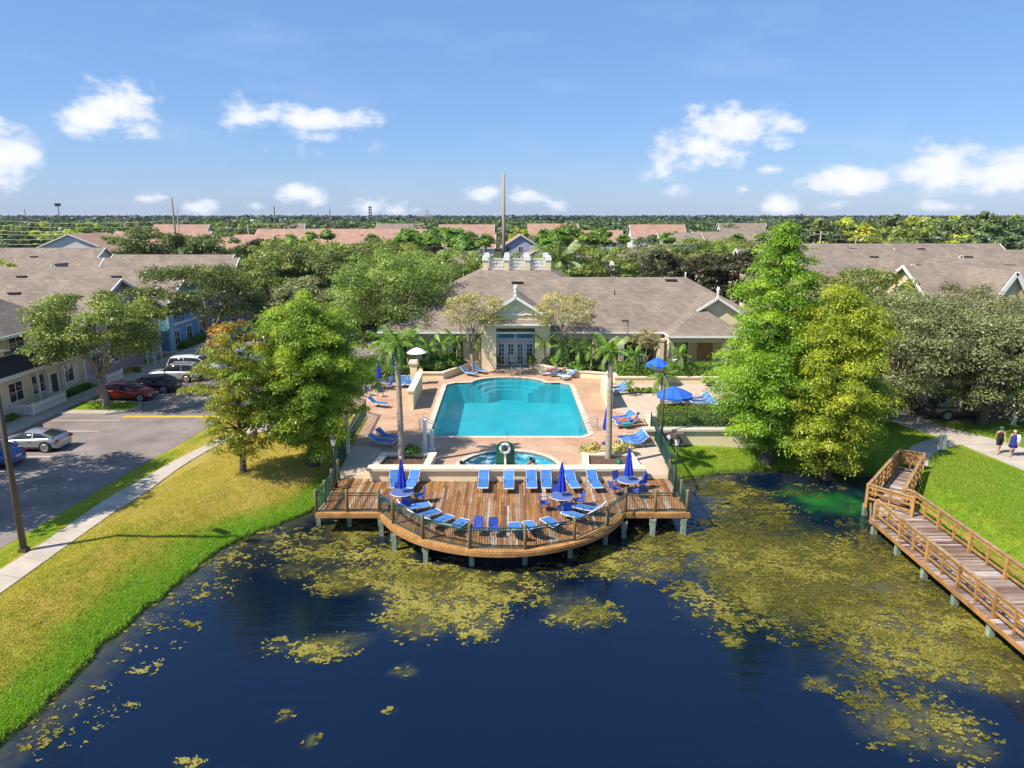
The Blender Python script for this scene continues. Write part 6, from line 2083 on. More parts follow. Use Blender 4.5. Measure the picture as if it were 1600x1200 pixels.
# grass
grass('lawn_grass', [(-22, 16), (-15.2, 16), (-10.6, 38), (-10.8, 52), (-19, 52), (-18.8, 44), (-20.9, 34), (-21.4, 24)], 330000, 1)
grass('lawn_grass', [(-23.5, 22), (-22.4, 22), (-22.2, 33), (-20.6, 43.6), (-19.0, 49.5), (-21.4, 50), (-22.8, 39.3)], 60000, 1)
grass('lawn_grass', [(9.7, 40.5), (23, 41.5), (24, 45.5), (9.8, 46.1)], 60000, 1)
grass('lawn_grass', [(22.6, 40.6), (22.0, 37), (22.2, 26), (30.4, 22), (30.6, 40.4), (29.6, 45), (27.8, 43.7), (26.4, 42.2), (25.4, 40.7), (23.9, 40.9)], 190000, 1)
# ================================================================== CARS
def loft(b, rings):
    idx = []
    for r in rings:
        i = len(b.v); b.v += r; idx.append(i)
    n = len(rings[0])
    for a, c in zip(idx, idx[1:]):
        for k in range(n - 1):
            b.f.append((a + k, a + k + 1, c + k + 1, c + k))
    return idx, n


def car(name, label, paint, body, gh, wheels=(1.38, -1.36), wr=.33, width=.9, tail_h=.75, rails=False, cat='car'):
    """Front towards +x. body: (x, height, half width); gh: (x, roof height, half width at roof)."""
    root = thing(name, label, cat)
    b = MB(); rings = []
    for x, h, w_ in body:
        half = [(x, 0, h + .035), (x, w_ * .55, h + .03), (x, w_ * .86, h - .015), (x, w_ * .97, h - .10), (x, w_, h * .62 + .06), (x, w_ * .985, .44), (x, w_ * .93, .27), (x, w_ * .7, .2)]
        rings.append([(p[0], -p[1], p[2]) for p in half[::-1]] + half[1:])
    idx, n = loft(b, rings)
    b.f.append(tuple(idx[0] + k for k in range(n))); b.f.append(tuple(idx[-1] + k for k in range(n))[::-1])
    b.build('body', paint, root, True)
    belt = lambda x: float(np.interp(x, [p[0] for p in body], [p[1] for p in body])) + .01
    bw_ = lambda x: float(np.interp(x, [p[0] for p in body], [p[2] for p in body]))
    g = MB(); rings = []
    for x, zr, wt in gh:
        z0 = belt(x) - .03; zr = max(zr, z0 + .02); wb = bw_(x) * .90
        tt = min(1, (zr - z0) / .3)
        wt_ = wb + (wt - wb) * tt
        half = [(x, 0, zr + .015), (x, wt_ * .7, zr), (x, wt_ * .95, zr - .05 * tt), (x, (wt_ + wb) / 2 + .02, (z0 + zr) / 2), (x, wb, z0)]
        rings.append([(p[0], -p[1], p[2]) for p in half[::-1]] + half[1:])
    loft(g, rings)
    g.build('windows', M['car_glass'], root, True)
    # painted roof and pillars
    top = max(p[1] for p in gh)
    rs = [p for p in gh if p[1] > top - .14]
    r = MB(); rings = []
    for x, zr, wt in rs:
        rings.append([(x, -wt * .97, zr - .045), (x, -wt * .72, zr + .022), (x, 0, zr + .034), (x, wt * .72, zr + .022), (x, wt * .97, zr - .045)])
    loft(r, rings)
    r.build('roof', paint, root, True)
    pl_ = MB()
    f0 = [p for p in gh if p[0] > rs[-1][0]][-1:] or [gh[-1]]
    for s in (-1, 1):
        A_, B_ = rs[-1], gh[-1]
        pl_.beam((A_[0], s * A_[2] * .96, A_[1] - .04), (B_[0], s * bw_(B_[0]) * .9, belt(B_[0])), .07, .07)
        A_, B_ = rs[0], gh[0]
        pl_.beam((A_[0], s * A_[2] * .96, A_[1] - .04), (B_[0], s * bw_(B_[0]) * .88, belt(B_[0])), .14, .08)
        xm = (rs[0][0] + rs[-1][0]) / 2
        pl_.beam((xm, s * (A_[2] * .98), top - .06), (xm - .05, s * (bw_(xm) * .92), belt(xm)), .08, .05)
    pl_.build('pillars', paint, root)
    if rails:
        rb = MB()
        for s in (-1, 1):
            rb.beam((rs[0][0] + .1, s * rs[0][2] * .8, top + .07), (rs[-1][0] - .1, s * rs[-1][2] * .8, top + .07), .05, .05)
        rb.build('roof_rail', M['trim_dark'], root)
    for x in wheels:
        for s in (-1, 1):
            w_ = bw_(x)
            MB().tube([(x, s * (w_ - .2), wr), (x, s * (w_ + .012), wr)], wr + .07, 18).build('wheel_arch', M['trim_dark'], root)
            t = MB().tube([(x, s * (w_ - .2), wr), (x, s * (w_ + .02), wr), (x, s * (w_ + .035), wr)], [wr, wr, wr * .93], 20).build('wheel', M['tyre'], root)
            rm = MB()
            rm.tube([(x, s * (w_ + .03), wr), (x, s * (w_ + .045), wr)], wr * .2, 10)
            for k in range(6):
                a = 2 * pi * k / 6
                rm.beam((x, s * (w_ + .04), wr), (x + cos(a) * wr * .62, s * (w_ + .04), wr + sin(a) * wr * .62), .075, .02, (0, 1, 0))
            rm.tube([(x + wr * .64 * cos(a), s * (w_ + .04), wr + wr * .64 * sin(a)) for a in np.linspace(0, 2 * pi, 17)], .035, 5, False)
            rm.build('rim', M['rim'], t)
    xf, xb = body[-1], body[0]
    for s in (-1, 1):
        x_ = body[-2]
        MB().box(x_[0] - .06, s * x_[2] * .76, x_[1] - .13, .30, .34, .12, s * -.35).build('headlight', M['lamp_glass'], root)
        x_ = body[1]
        MB().box(x_[0] - .02, s * x_[2] * .84, x_[1] - .16, .16, .26, .17, s * .25).build('tail_light', M['tail'], root)
        xm = gh[-1][0] - .25
        MB().box(xm, s * (bw_(xm) + .08), belt(xm) + .06, .1, .18, .12).build('mirror', paint, root)
        xd = (rs[0][0] + rs[-1][0]) / 2
        for dx in (.12, -.85):
            MB().box(xd + dx, s * (bw_(xd) - .005), belt(xd) - .2, .16, .03, .03).build('door_handle', M['trim_dark'], root)
        MB().beam((wheels[1] + .5, s * (bw_(0) * .955), .27), (wheels[0] - .5, s * (bw_(0) * .955), .27), .06, .07).build('sill', M['trim_dark'], root)
    MB().box(xb[0] - .005, 0, .62, .02, .5, .12).build('number_plate', M['white'], root)
    MB().box(xb[0] + .03, 0, .36, .1, xb[2] * 1.9, .16).build('rear_bumper', M['trim_dark'] if rails else paint, root)
    MB().box(xf[0] - .03, 0, .38, .1, xf[2] * 1.7, .15).build('grille', M['trim_dark'], root)
    return root


P_SEDAN = ([(-2.3, .66, .70), (-2.2, .93, .80), (-1.6, 1.0, .88), (-.9, .98, .9), (.9, .95, .9), (1.35, .90, .89), (2.0, .78, .84), (2.25, .64, .74), (2.3, .5, .66)],
           [(-1.8, 1.0, .6), (-1.05, 1.40, .64), (-.3, 1.46, .66), (.35, 1.42, .64), (1.2, .95, .62)])
P_HATCH = ([(-1.95, .7, .70), (-1.9, .95, .8), (-1.4, 1.0, .87), (-.6, 1.0, .88), (.9, .97, .87), (1.3, .92, .86), (1.85, .78, .80), (2.05, .62, .70), (2.1, .5, .62)],
           [(-1.88, 1.0, .66), (-1.5, 1.40, .66), (-.6, 1.50, .68), (.15, 1.46, .66), (1.15, .98, .62)])
P_SUV = ([(-2.25, .75, .80), (-2.2, 1.0, .86), (-1.6, 1.08, .92), (-.5, 1.06, .93), (1.0, 1.04, .92), (1.3, 1.02, .91), (2.05, .92, .86), (2.25, .75, .80), (2.3, .5, .76)],
         [(-2.15, 1.08, .78), (-1.9, 1.62, .74), (-.8, 1.70, .76), (.2, 1.67, .74), (1.0, 1.05, .72)])
P_VAN = ([(-2.5, .7, .84), (-2.45, 1.0, .9), (-1.6, 1.06, .97), (-.5, 1.05, .98), (1.2, 1.0, .96), (1.6, .97, .94), (2.25, .82, .88), (2.5, .64, .78), (2.55, .5, .7)],
         [(-2.42, 1.05, .84), (-2.1, 1.66, .80), (-.8, 1.74, .82), (.5, 1.66, .80), (1.6, 1.0, .76)])
P_COUPE = ([(-2.1, .66, .76), (-2.05, .90, .84), (-1.5, .98, .92), (-.7, .94, .90), (.7, .88, .89), (1.2, .83, .90), (1.85, .70, .84), (2.12, .56, .74), (2.18, .44, .64)],
           [(-1.85, .97, .62), (-1.1, 1.20, .64), (-.45, 1.29, .64), (.05, 1.27, .62), (.95, .88, .62)])
PT = {k: car_paint(k + '_paint', c, mtl) for k, c, mtl in (('silver', (.42, .43, .45), .6), ('red', (.33, .012, .018), .2), ('charcoal', (.035, .034, .038), .4), ('white', (.74, .74, .73), 0.0), ('lightsilver', (.48, .48, .47), .5), ('blue', (.015, .06, .27), .3),
                                                            ('navy', (.012, .016, .04), .3), ('maroon', (.12, .02, .035), .2), ('brown', (.12, .085, .065), .4), ('champagne', (.38, .34, .28), .4))}
Z_R = 1.312
for nm, lab, pt, pr__, x, y, rz, kw in [
    ('parked_car', 'silver two door coupe parked nose to the houses near the lamp pole', 'silver', P_COUPE, -31.5, 44.55, pi, {'wr': .34}),
    ('parked_car', 'blue car cut off by the left edge below the silver coupe', 'blue', P_SEDAN, -32.6, 41.4, pi, {}),
    ('parked_car', 'red hatchback facing the road beside the island oak', 'red', P_HATCH, -31.9, 57.3, 0, {}),
    ('parked_car', 'dark charcoal sedan between the red hatchback and the silver wagon', 'charcoal', P_SEDAN, -31.3, 60.1, pi, {}),
    ('parked_car', 'silver tall estate car with roof rails parked nose in', 'lightsilver', P_SUV, -31.1, 64.2, pi, {'rails': True, 'wr': .36}),
    ('parked_van', 'white people carrier facing the road behind the silver estate car', 'white', P_VAN, -30.6, 67.4, 0, {'wr': .35}),
    ('parked_car', 'white sedan half hidden behind the rusty cypress top', 'white', P_SEDAN, -27.0, 71.8, 0.25, {}),
    ('parked_car', 'maroon and grey hatchback by the white picket fence down the street', 'maroon', P_HATCH, -31.4, 85.9, pi, {}),
    ('parked_car', 'white tall car under the dark street oaks', 'white', P_SUV, -34.0, 108.5, pi / 2, {'wr': .36}),
    ('parked_car', 'dark navy sedan on the driveway by the wide oak', 'navy', P_SEDAN, -16.9, 86.4, 0.2, {}),
    ('parked_car', 'champagne car at the street end under the oaks', 'champagne', P_SEDAN, -33.5, 100.5, pi / 2, {}),
    ('parked_car', 'brown tall car with silver wheels under the grey oak', 'brown', P_SUV, 33.8, 52.0, 0.05, {'wr': .38}),
    ('parked_car', 'black car tucked behind the brown tall car', 'charcoal', P_SEDAN, 30.2, 54.6, 0.1, {})]:
    c = car(nm, lab, PT[pt], *pr__, **kw)
    c.location = (x, y, Z_R); c.rotation_euler = (0, 0, rz)


# ================================================================== POOL FURNITURE
def lounger(back=radians(38)):
    root = thing('sun_lounger', 'blue sun lounger', 'sun lounger')
    hw = .31
    f_ = MB()
    bx_, bz = .28, .37
    ex, ez = bx_ + .74 * cos(back), bz + .74 * sin(back)
    for s in (-1, 1):
        f_.beam((-.98, s * hw, .355), (bx_, s * hw, .365), .022, .045)
        f_.beam((bx_, s * hw, .365), (ex, s * hw, ez - .01), .022, .045)
    f_.beam((-.98, -hw, .36), (-.98, hw, .36), .05, .055)
    f_.beam((ex, -hw, ez), (ex, hw, ez), .06, .05)
    f_.build('frame', M['white_metal'], root)
    MB().ext([(-.95, -hw + .004, .385), (bx_, -hw + .004, .39), (bx_, hw - .004, .39), (-.95, hw - .004, .385)], (0, 0, -.02)).build('seat_sling', M['sling'], root)
    MB().ext([(bx_ + .01, -hw + .004, .395), (ex - .03, -hw + .004, ez), (ex - .03, hw - .004, ez), (bx_ + .01, hw - .004, .395)], (.012, 0, -.016)).build('back_sling', M['sling'], root)
    for s in (-1, 1):
        MB().tube([(-.8, s * hw, .36), (-.86, s * (hw + .02), .18), (-.83, s * (hw + .02), 0)], .018, 6).build('leg', M['frame_blue'], root)
        MB().tube([(.5, s * hw, .42), (.62, s * (hw + .02), .2), (.6, s * (hw + .02), 0)], .018, 6).build('leg', M['frame_blue'], root)
        MB().tube([(-.25, s * (hw + .03), .37), (-.2, s * (hw + .05), .56), (.2, s * (hw + .05), .58), (.33, s * (hw + .03), .46)], .017, 6).build('arm', M['frame_blue'], root)
    return root


LN = Maker(lounger)


def lg(px_i, py_i, yaw, lab, grp, z):
    v = gp(px_i, py_i, z + .3)
    return LN((v.x, v.y, z), yaw, lab, grp, .94)


DK, TZ = 1.165, 1.33
gd = 'loungers on the deck along the seat wall'
# (yaw: the way the head end points)
for px_i, py_i, yaw, lab in [
    (621, 746, 1.75, 'blue lounger behind the shaded end table, fence side'), (647, 746, 1.45, 'blue lounger behind the shaded end table, hot tub side'),
    (756, 748, 1.57, 'lounger alone against the seat wall left of the green board'), (795, 755, 1.57, 'lounger pulled forward from the seat wall below the green board'),
    (830, 749, 1.57, 'left lounger of the close pair right of the green board'), (853, 749, 1.57, 'right lounger of the close pair right of the green board'),
    (892, 745, 1.75, 'lounger just behind the middle table umbrella'), (926, 746, 1.72, 'lounger against the seat wall between the middle and sunny end tables')]:
    o_ = lg(px_i, py_i, yaw, lab, gd, DK); o_.location.y = min(o_.location.y, 38.0)
gr_ = 'loungers round the curved deck railing'
for px_i, py_i, lab in [(643, 793, 'lounger by the curved railing nearest the shaded end table'), (667, 804, 'second lounger round the curved railing from the shaded end'), (690, 813, 'third lounger round the curved railing from the shaded end'), (716, 820, 'fourth lounger round the curved railing, beside the upright chairs'),
                        (806, 829, 'lounger by the middle of the curved railing, past the upright chairs'), (832, 826, 'second lounger past the upright chairs on the curved railing'), (864, 819, 'third lounger past the upright chairs on the curved railing'), (905, 808, 'fourth lounger past the upright chairs on the curved railing'), (935, 798, 'lounger by the curved railing nearest the sunny end')]:
    v = gp(px_i, py_i, DK + .3)
    a = atan2(v.y - CY, v.x - CX)
    LN((CX + 5.15 * cos(a), CY + 5.15 * sin(a), DK), a, lab, gr_, .92)
gt = 'loungers on the pool terrace'
for px_i, py_i, yaw, lab in [
    (596, 690, 2.9, 'front lounger of the shaded pair by the green fence'), (606, 682, 2.75, 'back lounger of the shaded pair by the green fence'),
    (629, 598, 1.6, 'lounger beside the palm trunk below the ladder frame, outer one'), (641, 598, 1.6, 'lounger below the ladder frame, next to the pillar'),
    (732, 582, 2.5, 'lounger facing the pool by the left entry planter, outer one'), (748, 578, 2.4, 'lounger facing the pool by the left entry planter, entry side'),
    (858, 581, .35, 'occupied lounger by the right entry planter, entry side'), (872, 583, .3, 'occupied lounger in the middle of the trio by the right entry planter'), (887, 586, .25, 'lounger with white towel at the end of the trio by the right entry planter'),
    (963, 606, .3, 'rear lounger of the pair by the sloping wall right of the pool'), (966, 611, .3, 'front lounger of the pair by the sloping wall right of the pool'),
    (972, 652, .35, 'rear lounger of the trio with bright towels right of the pool'), (977, 656, .35, 'middle lounger of the trio with bright towels right of the pool'), (980, 661, .3, 'front lounger of the trio with bright towels right of the pool'),
    (987, 683, .2, 'rear lounger of the trio by the fence corner'), (990, 687, .2, 'middle lounger of the trio by the fence corner'), (993, 692, .2, 'front lounger of the trio by the fence corner'),
    (1092, 622, .2, 'hindmost lounger of the row under the tall cypress'), (1096, 627, .2, 'second lounger from the back under the tall cypress'), (1100, 632, .2, 'middle lounger of the row under the tall cypress'), (1103, 637, .2, 'second lounger from the front under the tall cypress'), (1106, 642, .2, 'frontmost lounger of the row under the tall cypress'),
    (590, 630, 2.8, 'lounger by the hedge fence near the closed umbrella')]:
    lg(px_i, py_i, yaw, lab, gt, TZ)


def chair():
    root = thing('patio_chair', 'blue strap patio chair', 'chair')
    MB().box(0, 0, .43, .46, .48, .035).build('seat', M['chair_blue'], root)
    MB().ext([(.22, -.22, .45), (.22, .22, .45), (.32, .22, .88), (.32, -.22, .88)], (.02, 0, 0)).build('backrest', M['chair_blue'], root)
    for sx in (-1, 1):
        for sy in (-1, 1):
            MB().tube([(sx * .2, sy * .24, .44), (sx * .25, sy * .26, 0)], .016, 6).build('leg', M['frame_blue'], root)
        MB().tube([(-.22, sx * .25, .44), (-.22, sx * .27, .66), (.2, sx * .27, .66), (.27, sx * .24, .72)], .016, 6).build('arm', M['frame_blue'], root)
    return root


CH = Maker(chair)


def table(r=.61):
    root = thing('patio_table', 'table', 'table')
    MB().lathe([(r - .02, .70), (r, .715), (r, .735), (r - .02, .745)], 0, 0, 24).build('tabletop', M['table_top'], root)
    MB().tube([(r * cos(t), r * sin(t), .72) for t in np.linspace(0, 2 * pi, 25)], .018, 5, False).build('rim', M['white_metal'], root)
    MB().lathe([(.05, 0.04), (.04, .4), (.05, .7)], 0, 0, 8).build('pedestal', M['frame_blue'], root)
    for k in range(4):
        a = k * pi / 2 + .4
        MB().tube([(0, 0, .25), (.25 * cos(a), .25 * sin(a), .08), (.42 * cos(a), .42 * sin(a), 0.02)], .02, 6).build('foot', M['frame_blue'], root)
    return root


TB = Maker(table)


def closed_umbrella():
    root = thing('closed_umbrella', 'closed umbrella', 'umbrella')
    MB().tube([(0, 0, 0), (0, 0, 2.72)], .022, 8).build('pole', M['white_metal'], root)
    b = MB(); n = 16; rings = []
    for z, r in ((.98, .25), (1.02, .27), (1.35, .24), (1.75, .18), (2.05, .135), (2.12, .15), (2.2, .12), (2.5, .06), (2.62, .02)):
        rings.append([(cos(2 * pi * k / n) * r * (1.0 if k % 2 else .68), sin(2 * pi * k / n) * r * (1.0 if k % 2 else .68), z + (.05 if k % 2 and z < 1 else 0)) for k in range(n + 1)])
    loft(b, rings)
    b.build('canopy', M['canvas'], root)
    MB().lathe([(.03, 2.6), (.04, 2.66), (.015, 2.76)], 0, 0, 8).build('finial', M['white_metal'], root)
    MB().lathe([(.3, 0), (.3, .06), (.06, .09)], 0, 0, 14).build('base', M['frame_blue'], root)
    return root


CU = Maker(closed_umbrella)


def open_umbrella(r=1.4):
    root = thing('open_umbrella', 'open umbrella', 'umbrella')
    MB().tube([(0, 0, 0), (0, 0, 2.65)], .022, 8).build('pole', M['white_metal'], root)
    for k in range(8):
        a0_, a1_ = 2 * pi * k / 8, 2 * pi * (k + 1) / 8
        b = MB(); rings = []
        for t in (0.02, .35, .7, 1.0):
            z = 2.6 - .62 * t ** 1.25
            p, q = Vector((cos(a0_) * r * t, sin(a0_) * r * t, z)), Vector((cos(a1_) * r * t, sin(a1_) * r * t, z))
            m_ = (p + q) / 2; m_.z -= .07 * t
            rings.append([tuple(p), tuple(m_), tuple(q)])
        p, m_, q = [Vector(v) for v in rings[-1]]
        rings.append([tuple(p - Vector((0, 0, .16))), tuple(m_ - Vector((0, 0, .16))), tuple(q - Vector((0, 0, .16)))])
        loft(b, rings)
        b.build('canopy_panel', M['canvas_open'], root)
        MB().beam((0, 0, 2.1), (cos(a0_) * r * .6, sin(a0_) * r * .6, 2.2), .02, .02).build('rib', M['white_metal'], root)
    MB().lathe([(.05, 2.58), (.05, 2.66), (.015, 2.76)], 0, 0, 8).build('finial', M['canvas_open'], root)
    MB().lathe([(.3, 0), (.3, .06), (.06, .09)], 0, 0, 14).build('base', M['frame_blue'], root)
    return root


OU = Maker(open_umbrella)
for px_i, py_i, who, tb_, ph in [(629, 789, 'shaded end', DK, .3), (877, 795, 'middle', DK, .2), (981, 769, 'sunny end', DK, .5)]:
    v = gp(px_i, py_i, tb_)
    TB((v.x, v.y, tb_), 0, 'round blue mesh table at the %s of the deck' % who, 'umbrella tables on the deck')
    CU((v.x, v.y, tb_), R.random(), 'closed royal blue umbrella through the table at the %s of the deck' % who, 'closed umbrellas over the deck tables')
    for k in range(4):
        a = ph + k * pi / 2
        CH((v.x + .92 * cos(a), v.y + .92 * sin(a), tb_), a, 'blue strap chair drawn up to the %s deck table, %s' % (who, ('on the sunny side', 'on the pool side', 'on the shaded side', 'on the pond side')[k]), 'chairs at the deck tables')
for k, (px_i, py_i, lb) in enumerate([(746, 838, 'upright blue chair facing the pond by the middle railing post'), (772, 840, 'second upright chair facing the pond at the middle of the railing')]):
    v = gp(px_i, py_i, DK); CH((v.x, v.y + .1, DK), pi / 2 + (k - .5) * .3, lb, 'upright chairs at the curved railing')
v = gp(593, 608); TB((v.x, v.y, TZ), 0, 'round blue table on the terrace by the hedge fence')
CU((v.x, v.y, TZ), .3, 'closed blue umbrella standing by the hedge fence left of the pool')
for k, (dx, dy) in enumerate(((-.9, .1), (.7, .7), (.9, -.3), (.1, -1.0), (-1.5, -1.6), (-.5, -2.4), (.6, -2.8))):
    CH((v.x + dx, v.y + dy, TZ), atan2(dy, dx), 'blue strap chair %s the table by the hedge fence' % ('left of', 'behind', 'right of', 'in front of', 'standing off from', 'farther out from', 'farthest in front of')[k], 'chairs by the hedge fence')
v = gp(947, 694); CU((v.x, v.y, TZ), .3, 'closed dark blue umbrella behind the sunny planter palm')
v = gp(1052, 655, TZ); OU((v.x, v.y, TZ), .2, 'larger open blue umbrella on the sun terrace', None, (1.0, 1.0, .97))
TB((v.x, v.y, TZ), 0, 'round table under the larger open umbrella')
for k in range(3):
    a = 1.0 + k * 2.1; CH((v.x + .95 * cos(a), v.y + .95 * sin(a), TZ), a, 'chair in the shade of the larger open umbrella, %s' % ('far side', 'pool side', 'near side')[k], 'chairs under the larger open umbrella')
v2 = gp(1026, 603, TZ); OU((v2.x, 62.0, TZ), .5, 'smaller open blue umbrella in front of the long hedge', None, (.78, .78, 1.0))

# towels
for px_i, py_i, c_, lb in [(977, 655, (.62, .10, .22), 'pink towel on the middle lounger right of the pool'), (886, 587, (.75, .75, .72), 'white towel hanging off the end lounger by the entry planter'), (983, 660, (.05, .30, .36), 'teal towel on the front lounger right of the pool')]:
    v = gp(px_i, py_i, TZ + .42)
    b = MB()
    b.ext([(-.42, -.34, .02), (.3, -.34, .02), (.3, .34, .02), (-.42, .34, .02)], (0, 0, .02)); b.ext([(-.42, -.345, .03), (.3, -.345, .03), (.3, -.345, -.18), (-.42, -.345, -.2)], (0, -.015, 0))
    o = b.build('towel', mat('towel_%d' % px_i, c_, .9, .12, 9)); o.location = (v.x - .2, v.y, TZ + .40); o.rotation_euler = (0, 0, .3); tag(o, lb, 'towel')

# ================================================================== PEOPLE
SKIN = [mat('skin_%d' % i, c, .6, .06, 8) for i, c in enumerate(((.50, .27, .18), (.40, .20, .125), (.17, .085, .05)))]


def person(label, J, skin, clothes=(), hair=(.04, .025, .015), hat=None):
    root = thing('person', label, 'person')
    names = list(J)
    vs = [J[n][0] for n in names]; rd = [J[n][1] for n in names]
    E_ = [('pelvis', 'spine'), ('spine', 'chest'), ('chest', 'neck'), ('neck', 'chin'), ('chin', 'head'), ('head', 'crown'), ('head', 'nose')]
    for s in 'lr':
        E_ += [('chest', 'sh_' + s), ('sh_' + s, 'el_' + s), ('el_' + s, 'wr_' + s), ('wr_' + s, 'palm_' + s), ('pelvis', 'hip_' + s), ('hip_' + s, 'kn_' + s), ('kn_' + s, 'an_' + s), ('an_' + s, 'toe_' + s)]
        E_ += [('palm_' + s, 'f%d_%s' % (k, s)) for k in range(5)]
    me = bpy.data.meshes.new('body')
    me.from_pydata(vs, [(names.index(a), names.index(b)) for a, b in E_], [])
    o = bpy.data.objects.new('body', me); COL.objects.link(o); o.parent = root
    sk = o.modifiers.new('skin', 'SKIN')
    if not me.skin_vertices:
        me.skin_vertices.new() if hasattr(me.skin_vertices, 'new') else None
    if me.skin_vertices:
        for i, r in enumerate(rd):
            rr_ = r if hasattr(r, '__len__') else (r, r)
            me.skin_vertices[0].data[i].radius = rr_
        me.skin_vertices[0].data[names.index('pelvis')].use_root = True
    sub = o.modifiers.new('sub', 'SUBSURF'); sub.levels = 1; sub.render_levels = 1
    me.materials.append(skin)
    for nm, parts, colr in clothes:
        b = MB()
        for pts_, rads in parts:
            b.tube(pts_, rads, 10)
        b.build(nm, mat('cloth_' + nm + str(len(bpy.data.materials)), colr, .85, .1, 9), root, True)
    hd = Vector(J['head'][0]); up = (Vector(J['crown'][0]) - hd).normalized(); fw = (Vector(J['nose'][0]) - hd).normalized()
    b = MB()
    b.tube([hd - fw * .03 - up * .06, hd - fw * .03 + up * .03, hd - fw * .02 + up * .10, hd - fw * .01 + up * .145], [.085, .108, .098, .03], 10)
    if hat:
        b.tube([hd + up * .07, hd + up * .085], [.17, .165], 12)
    b.build('hat' if hat else 'hair', mat('hair_%d' % len(bpy.data.materials), hat or hair, .8, .1, 9), root, True)
    e = MB()
    side = up.cross(fw).normalized()
    for s in (-1, 1):
        e.tube([hd + fw * .092 + side * s * .035 + up * .01, hd + fw * .105 + side * s * .035 + up * .01], .012, 6)
    e.build('eyes', M['trim_dark'], root)
    return root


def J_walk(s, arm=.2, H=1.72):
    k = H / 1.72
    J = {'pelvis': ((0, 0, .94), (.14, .11)), 'spine': ((0, 0, 1.14), (.13, .10)), 'chest': ((0, 0, 1.35), (.15, .11)), 'neck': ((0, .01, 1.48), .055), 'chin': ((0, .03, 1.54), .06), 'head': ((0, .03, 1.62), .09), 'crown': ((0, .02, 1.70), .06), 'nose': ((0, .12, 1.60), .022)}
    for n, sg in (('l', -1), ('r', 1)):
        t = sg * s
        J['sh_' + n] = ((sg * .18, 0, 1.40), .06); J['el_' + n] = ((sg * .24, -t * arm * .4, 1.14), .042); J['wr_' + n] = ((sg * .25, -t * arm + .06, .92), .03)
        J['palm_' + n] = ((sg * .25, -t * arm + .09, .85), .028)
        for q in range(5):
            J['f%d_%s' % (q, n)] = ((sg * (.25 - .015 + (.012 if q else -.03)), -t * arm + .06 + .02 * q, .775 + .006 * abs(q - 2) + (.04 if q == 0 else 0)), .009)
        J['hip_' + n] = ((sg * .09, 0, .88), .088); J['kn_' + n] = ((sg * .10, t * .18 + .03, .49), .056); J['an_' + n] = ((sg * .10, t * .34 - (.05 if t < 0 else 0), .09 + (.05 if t < 0 else 0)), .036); J['toe_' + n] = ((sg * .11, t * .34 + .15, .035 + (.02 if t < 0 else 0)), .028)
    return {n: (tuple(c * k for c in v[0]), v[1]) for n, v in J.items()}


def legs(J, z=.3):
    out = []
    for n in 'lr':
        h, k_ = Vector(J['hip_' + n][0]), Vector(J['kn_' + n][0])
        out.append(([h + Vector((0, 0, .06)), h.lerp(k_, z * 2.2)], [.125, .095]))
    return out


Jw = J_walk(1.0)
p = person('walker in black sleeveless shirt and black shorts with teal cap', Jw, SKIN[0],
           [('shirt', [([(0, 0, .90), (0, 0, 1.05), (0, 0, 1.28), (0, 0, 1.43)], [.17, .165, .19, .12])], (.02, .018, .02)), ('shorts', legs(Jw, .36) + [([(0, 0, .84), (0, 0, 1.0)], [.17, .165])], (.015, .015, .018))], hat=(.03, .16, .2))
v = gp(1559, 709); p.location = (v.x, v.y, 1.35); p.rotation_euler = (0, 0, 2.7)
Jw = J_walk(.7, .12, 1.66)
p = person('walker in a blue dress with a white towel over one shoulder', Jw, SKIN[0],
           [('dress', [([(0, 0, .58), (0, 0, .82), (0, 0, 1.05), (0, 0, 1.26), (0, 0, 1.40)], [.26, .21, .165, .18, .11])], (.02, .03, .22)), ('towel', [([(-.20, .02, 1.42), (-.25, .04, 1.2), (-.26, .05, .85)], [.10, .11, .12])], (.72, .73, .76))], hair=(.45, .38, .28))
v = gp(1580, 713); p.location = (v.x, v.y, 1.35); p.rotation_euler = (0, 0, 2.6)
Jw = J_walk(.25, .08)
p = person('standing figure in pale trousers inside the dark patio', Jw, SKIN[1], [('shirt', [([(0, 0, .95), (0, 0, 1.2), (0, 0, 1.42)], [.16, .17, .12])], (.05, .05, .06)), ('trousers', [([Vector(Jw['hip_' + n][0]) + Vector((0, 0, .1)), Jw['kn_' + n][0], Jw['an_' + n][0]], [.13, .085, .07]) for n in 'lr'], (.66, .65, .62))])
p.location = (13.0, 71.0, 1.36); p.rotation_euler = (0, 0, 2.2)


def J_lie():
    J = {'pelvis': ((.17, 0, .50), (.14, .10)), 'spine': ((.36, 0, .58), (.13, .09)), 'chest': ((.56, 0, .73), (.15, .10)), 'neck': ((.68, 0, .84), .055), 'chin': ((.72, 0, .90), .06), 'head': ((.79, 0, .95), .09), 'crown': ((.86, 0, 1.0), .06), 'nose': ((.73, 0, 1.05), .022)}
    for n, sg in (('l', -1), ('r', 1)):
        J['sh_' + n] = ((.60, sg * .18, .76), .06); J['el_' + n] = ((.38, sg * .27, .62), .042); J['wr_' + n] = ((.16, sg * .24, .62), .03); J['palm_' + n] = ((.09, sg * .22, .60), .028)
        for q in range(5):
            J['f%d_%s' % (q, n)] = ((.02 + .006 * abs(q - 2), sg * (.20 + .014 * q - .03), .585 + (.02 if q == 0 else 0)), .009)
        J['hip_' + n] = ((.12, sg * .09, .49), .088); J['kn_' + n] = ((-.30, sg * .11, .60 if sg > 0 else .50), .056); J['an_' + n] = ((-.70, sg * .11, .46), .036); J['toe_' + n] = ((-.76, sg * .12, .56), .028)
    return J


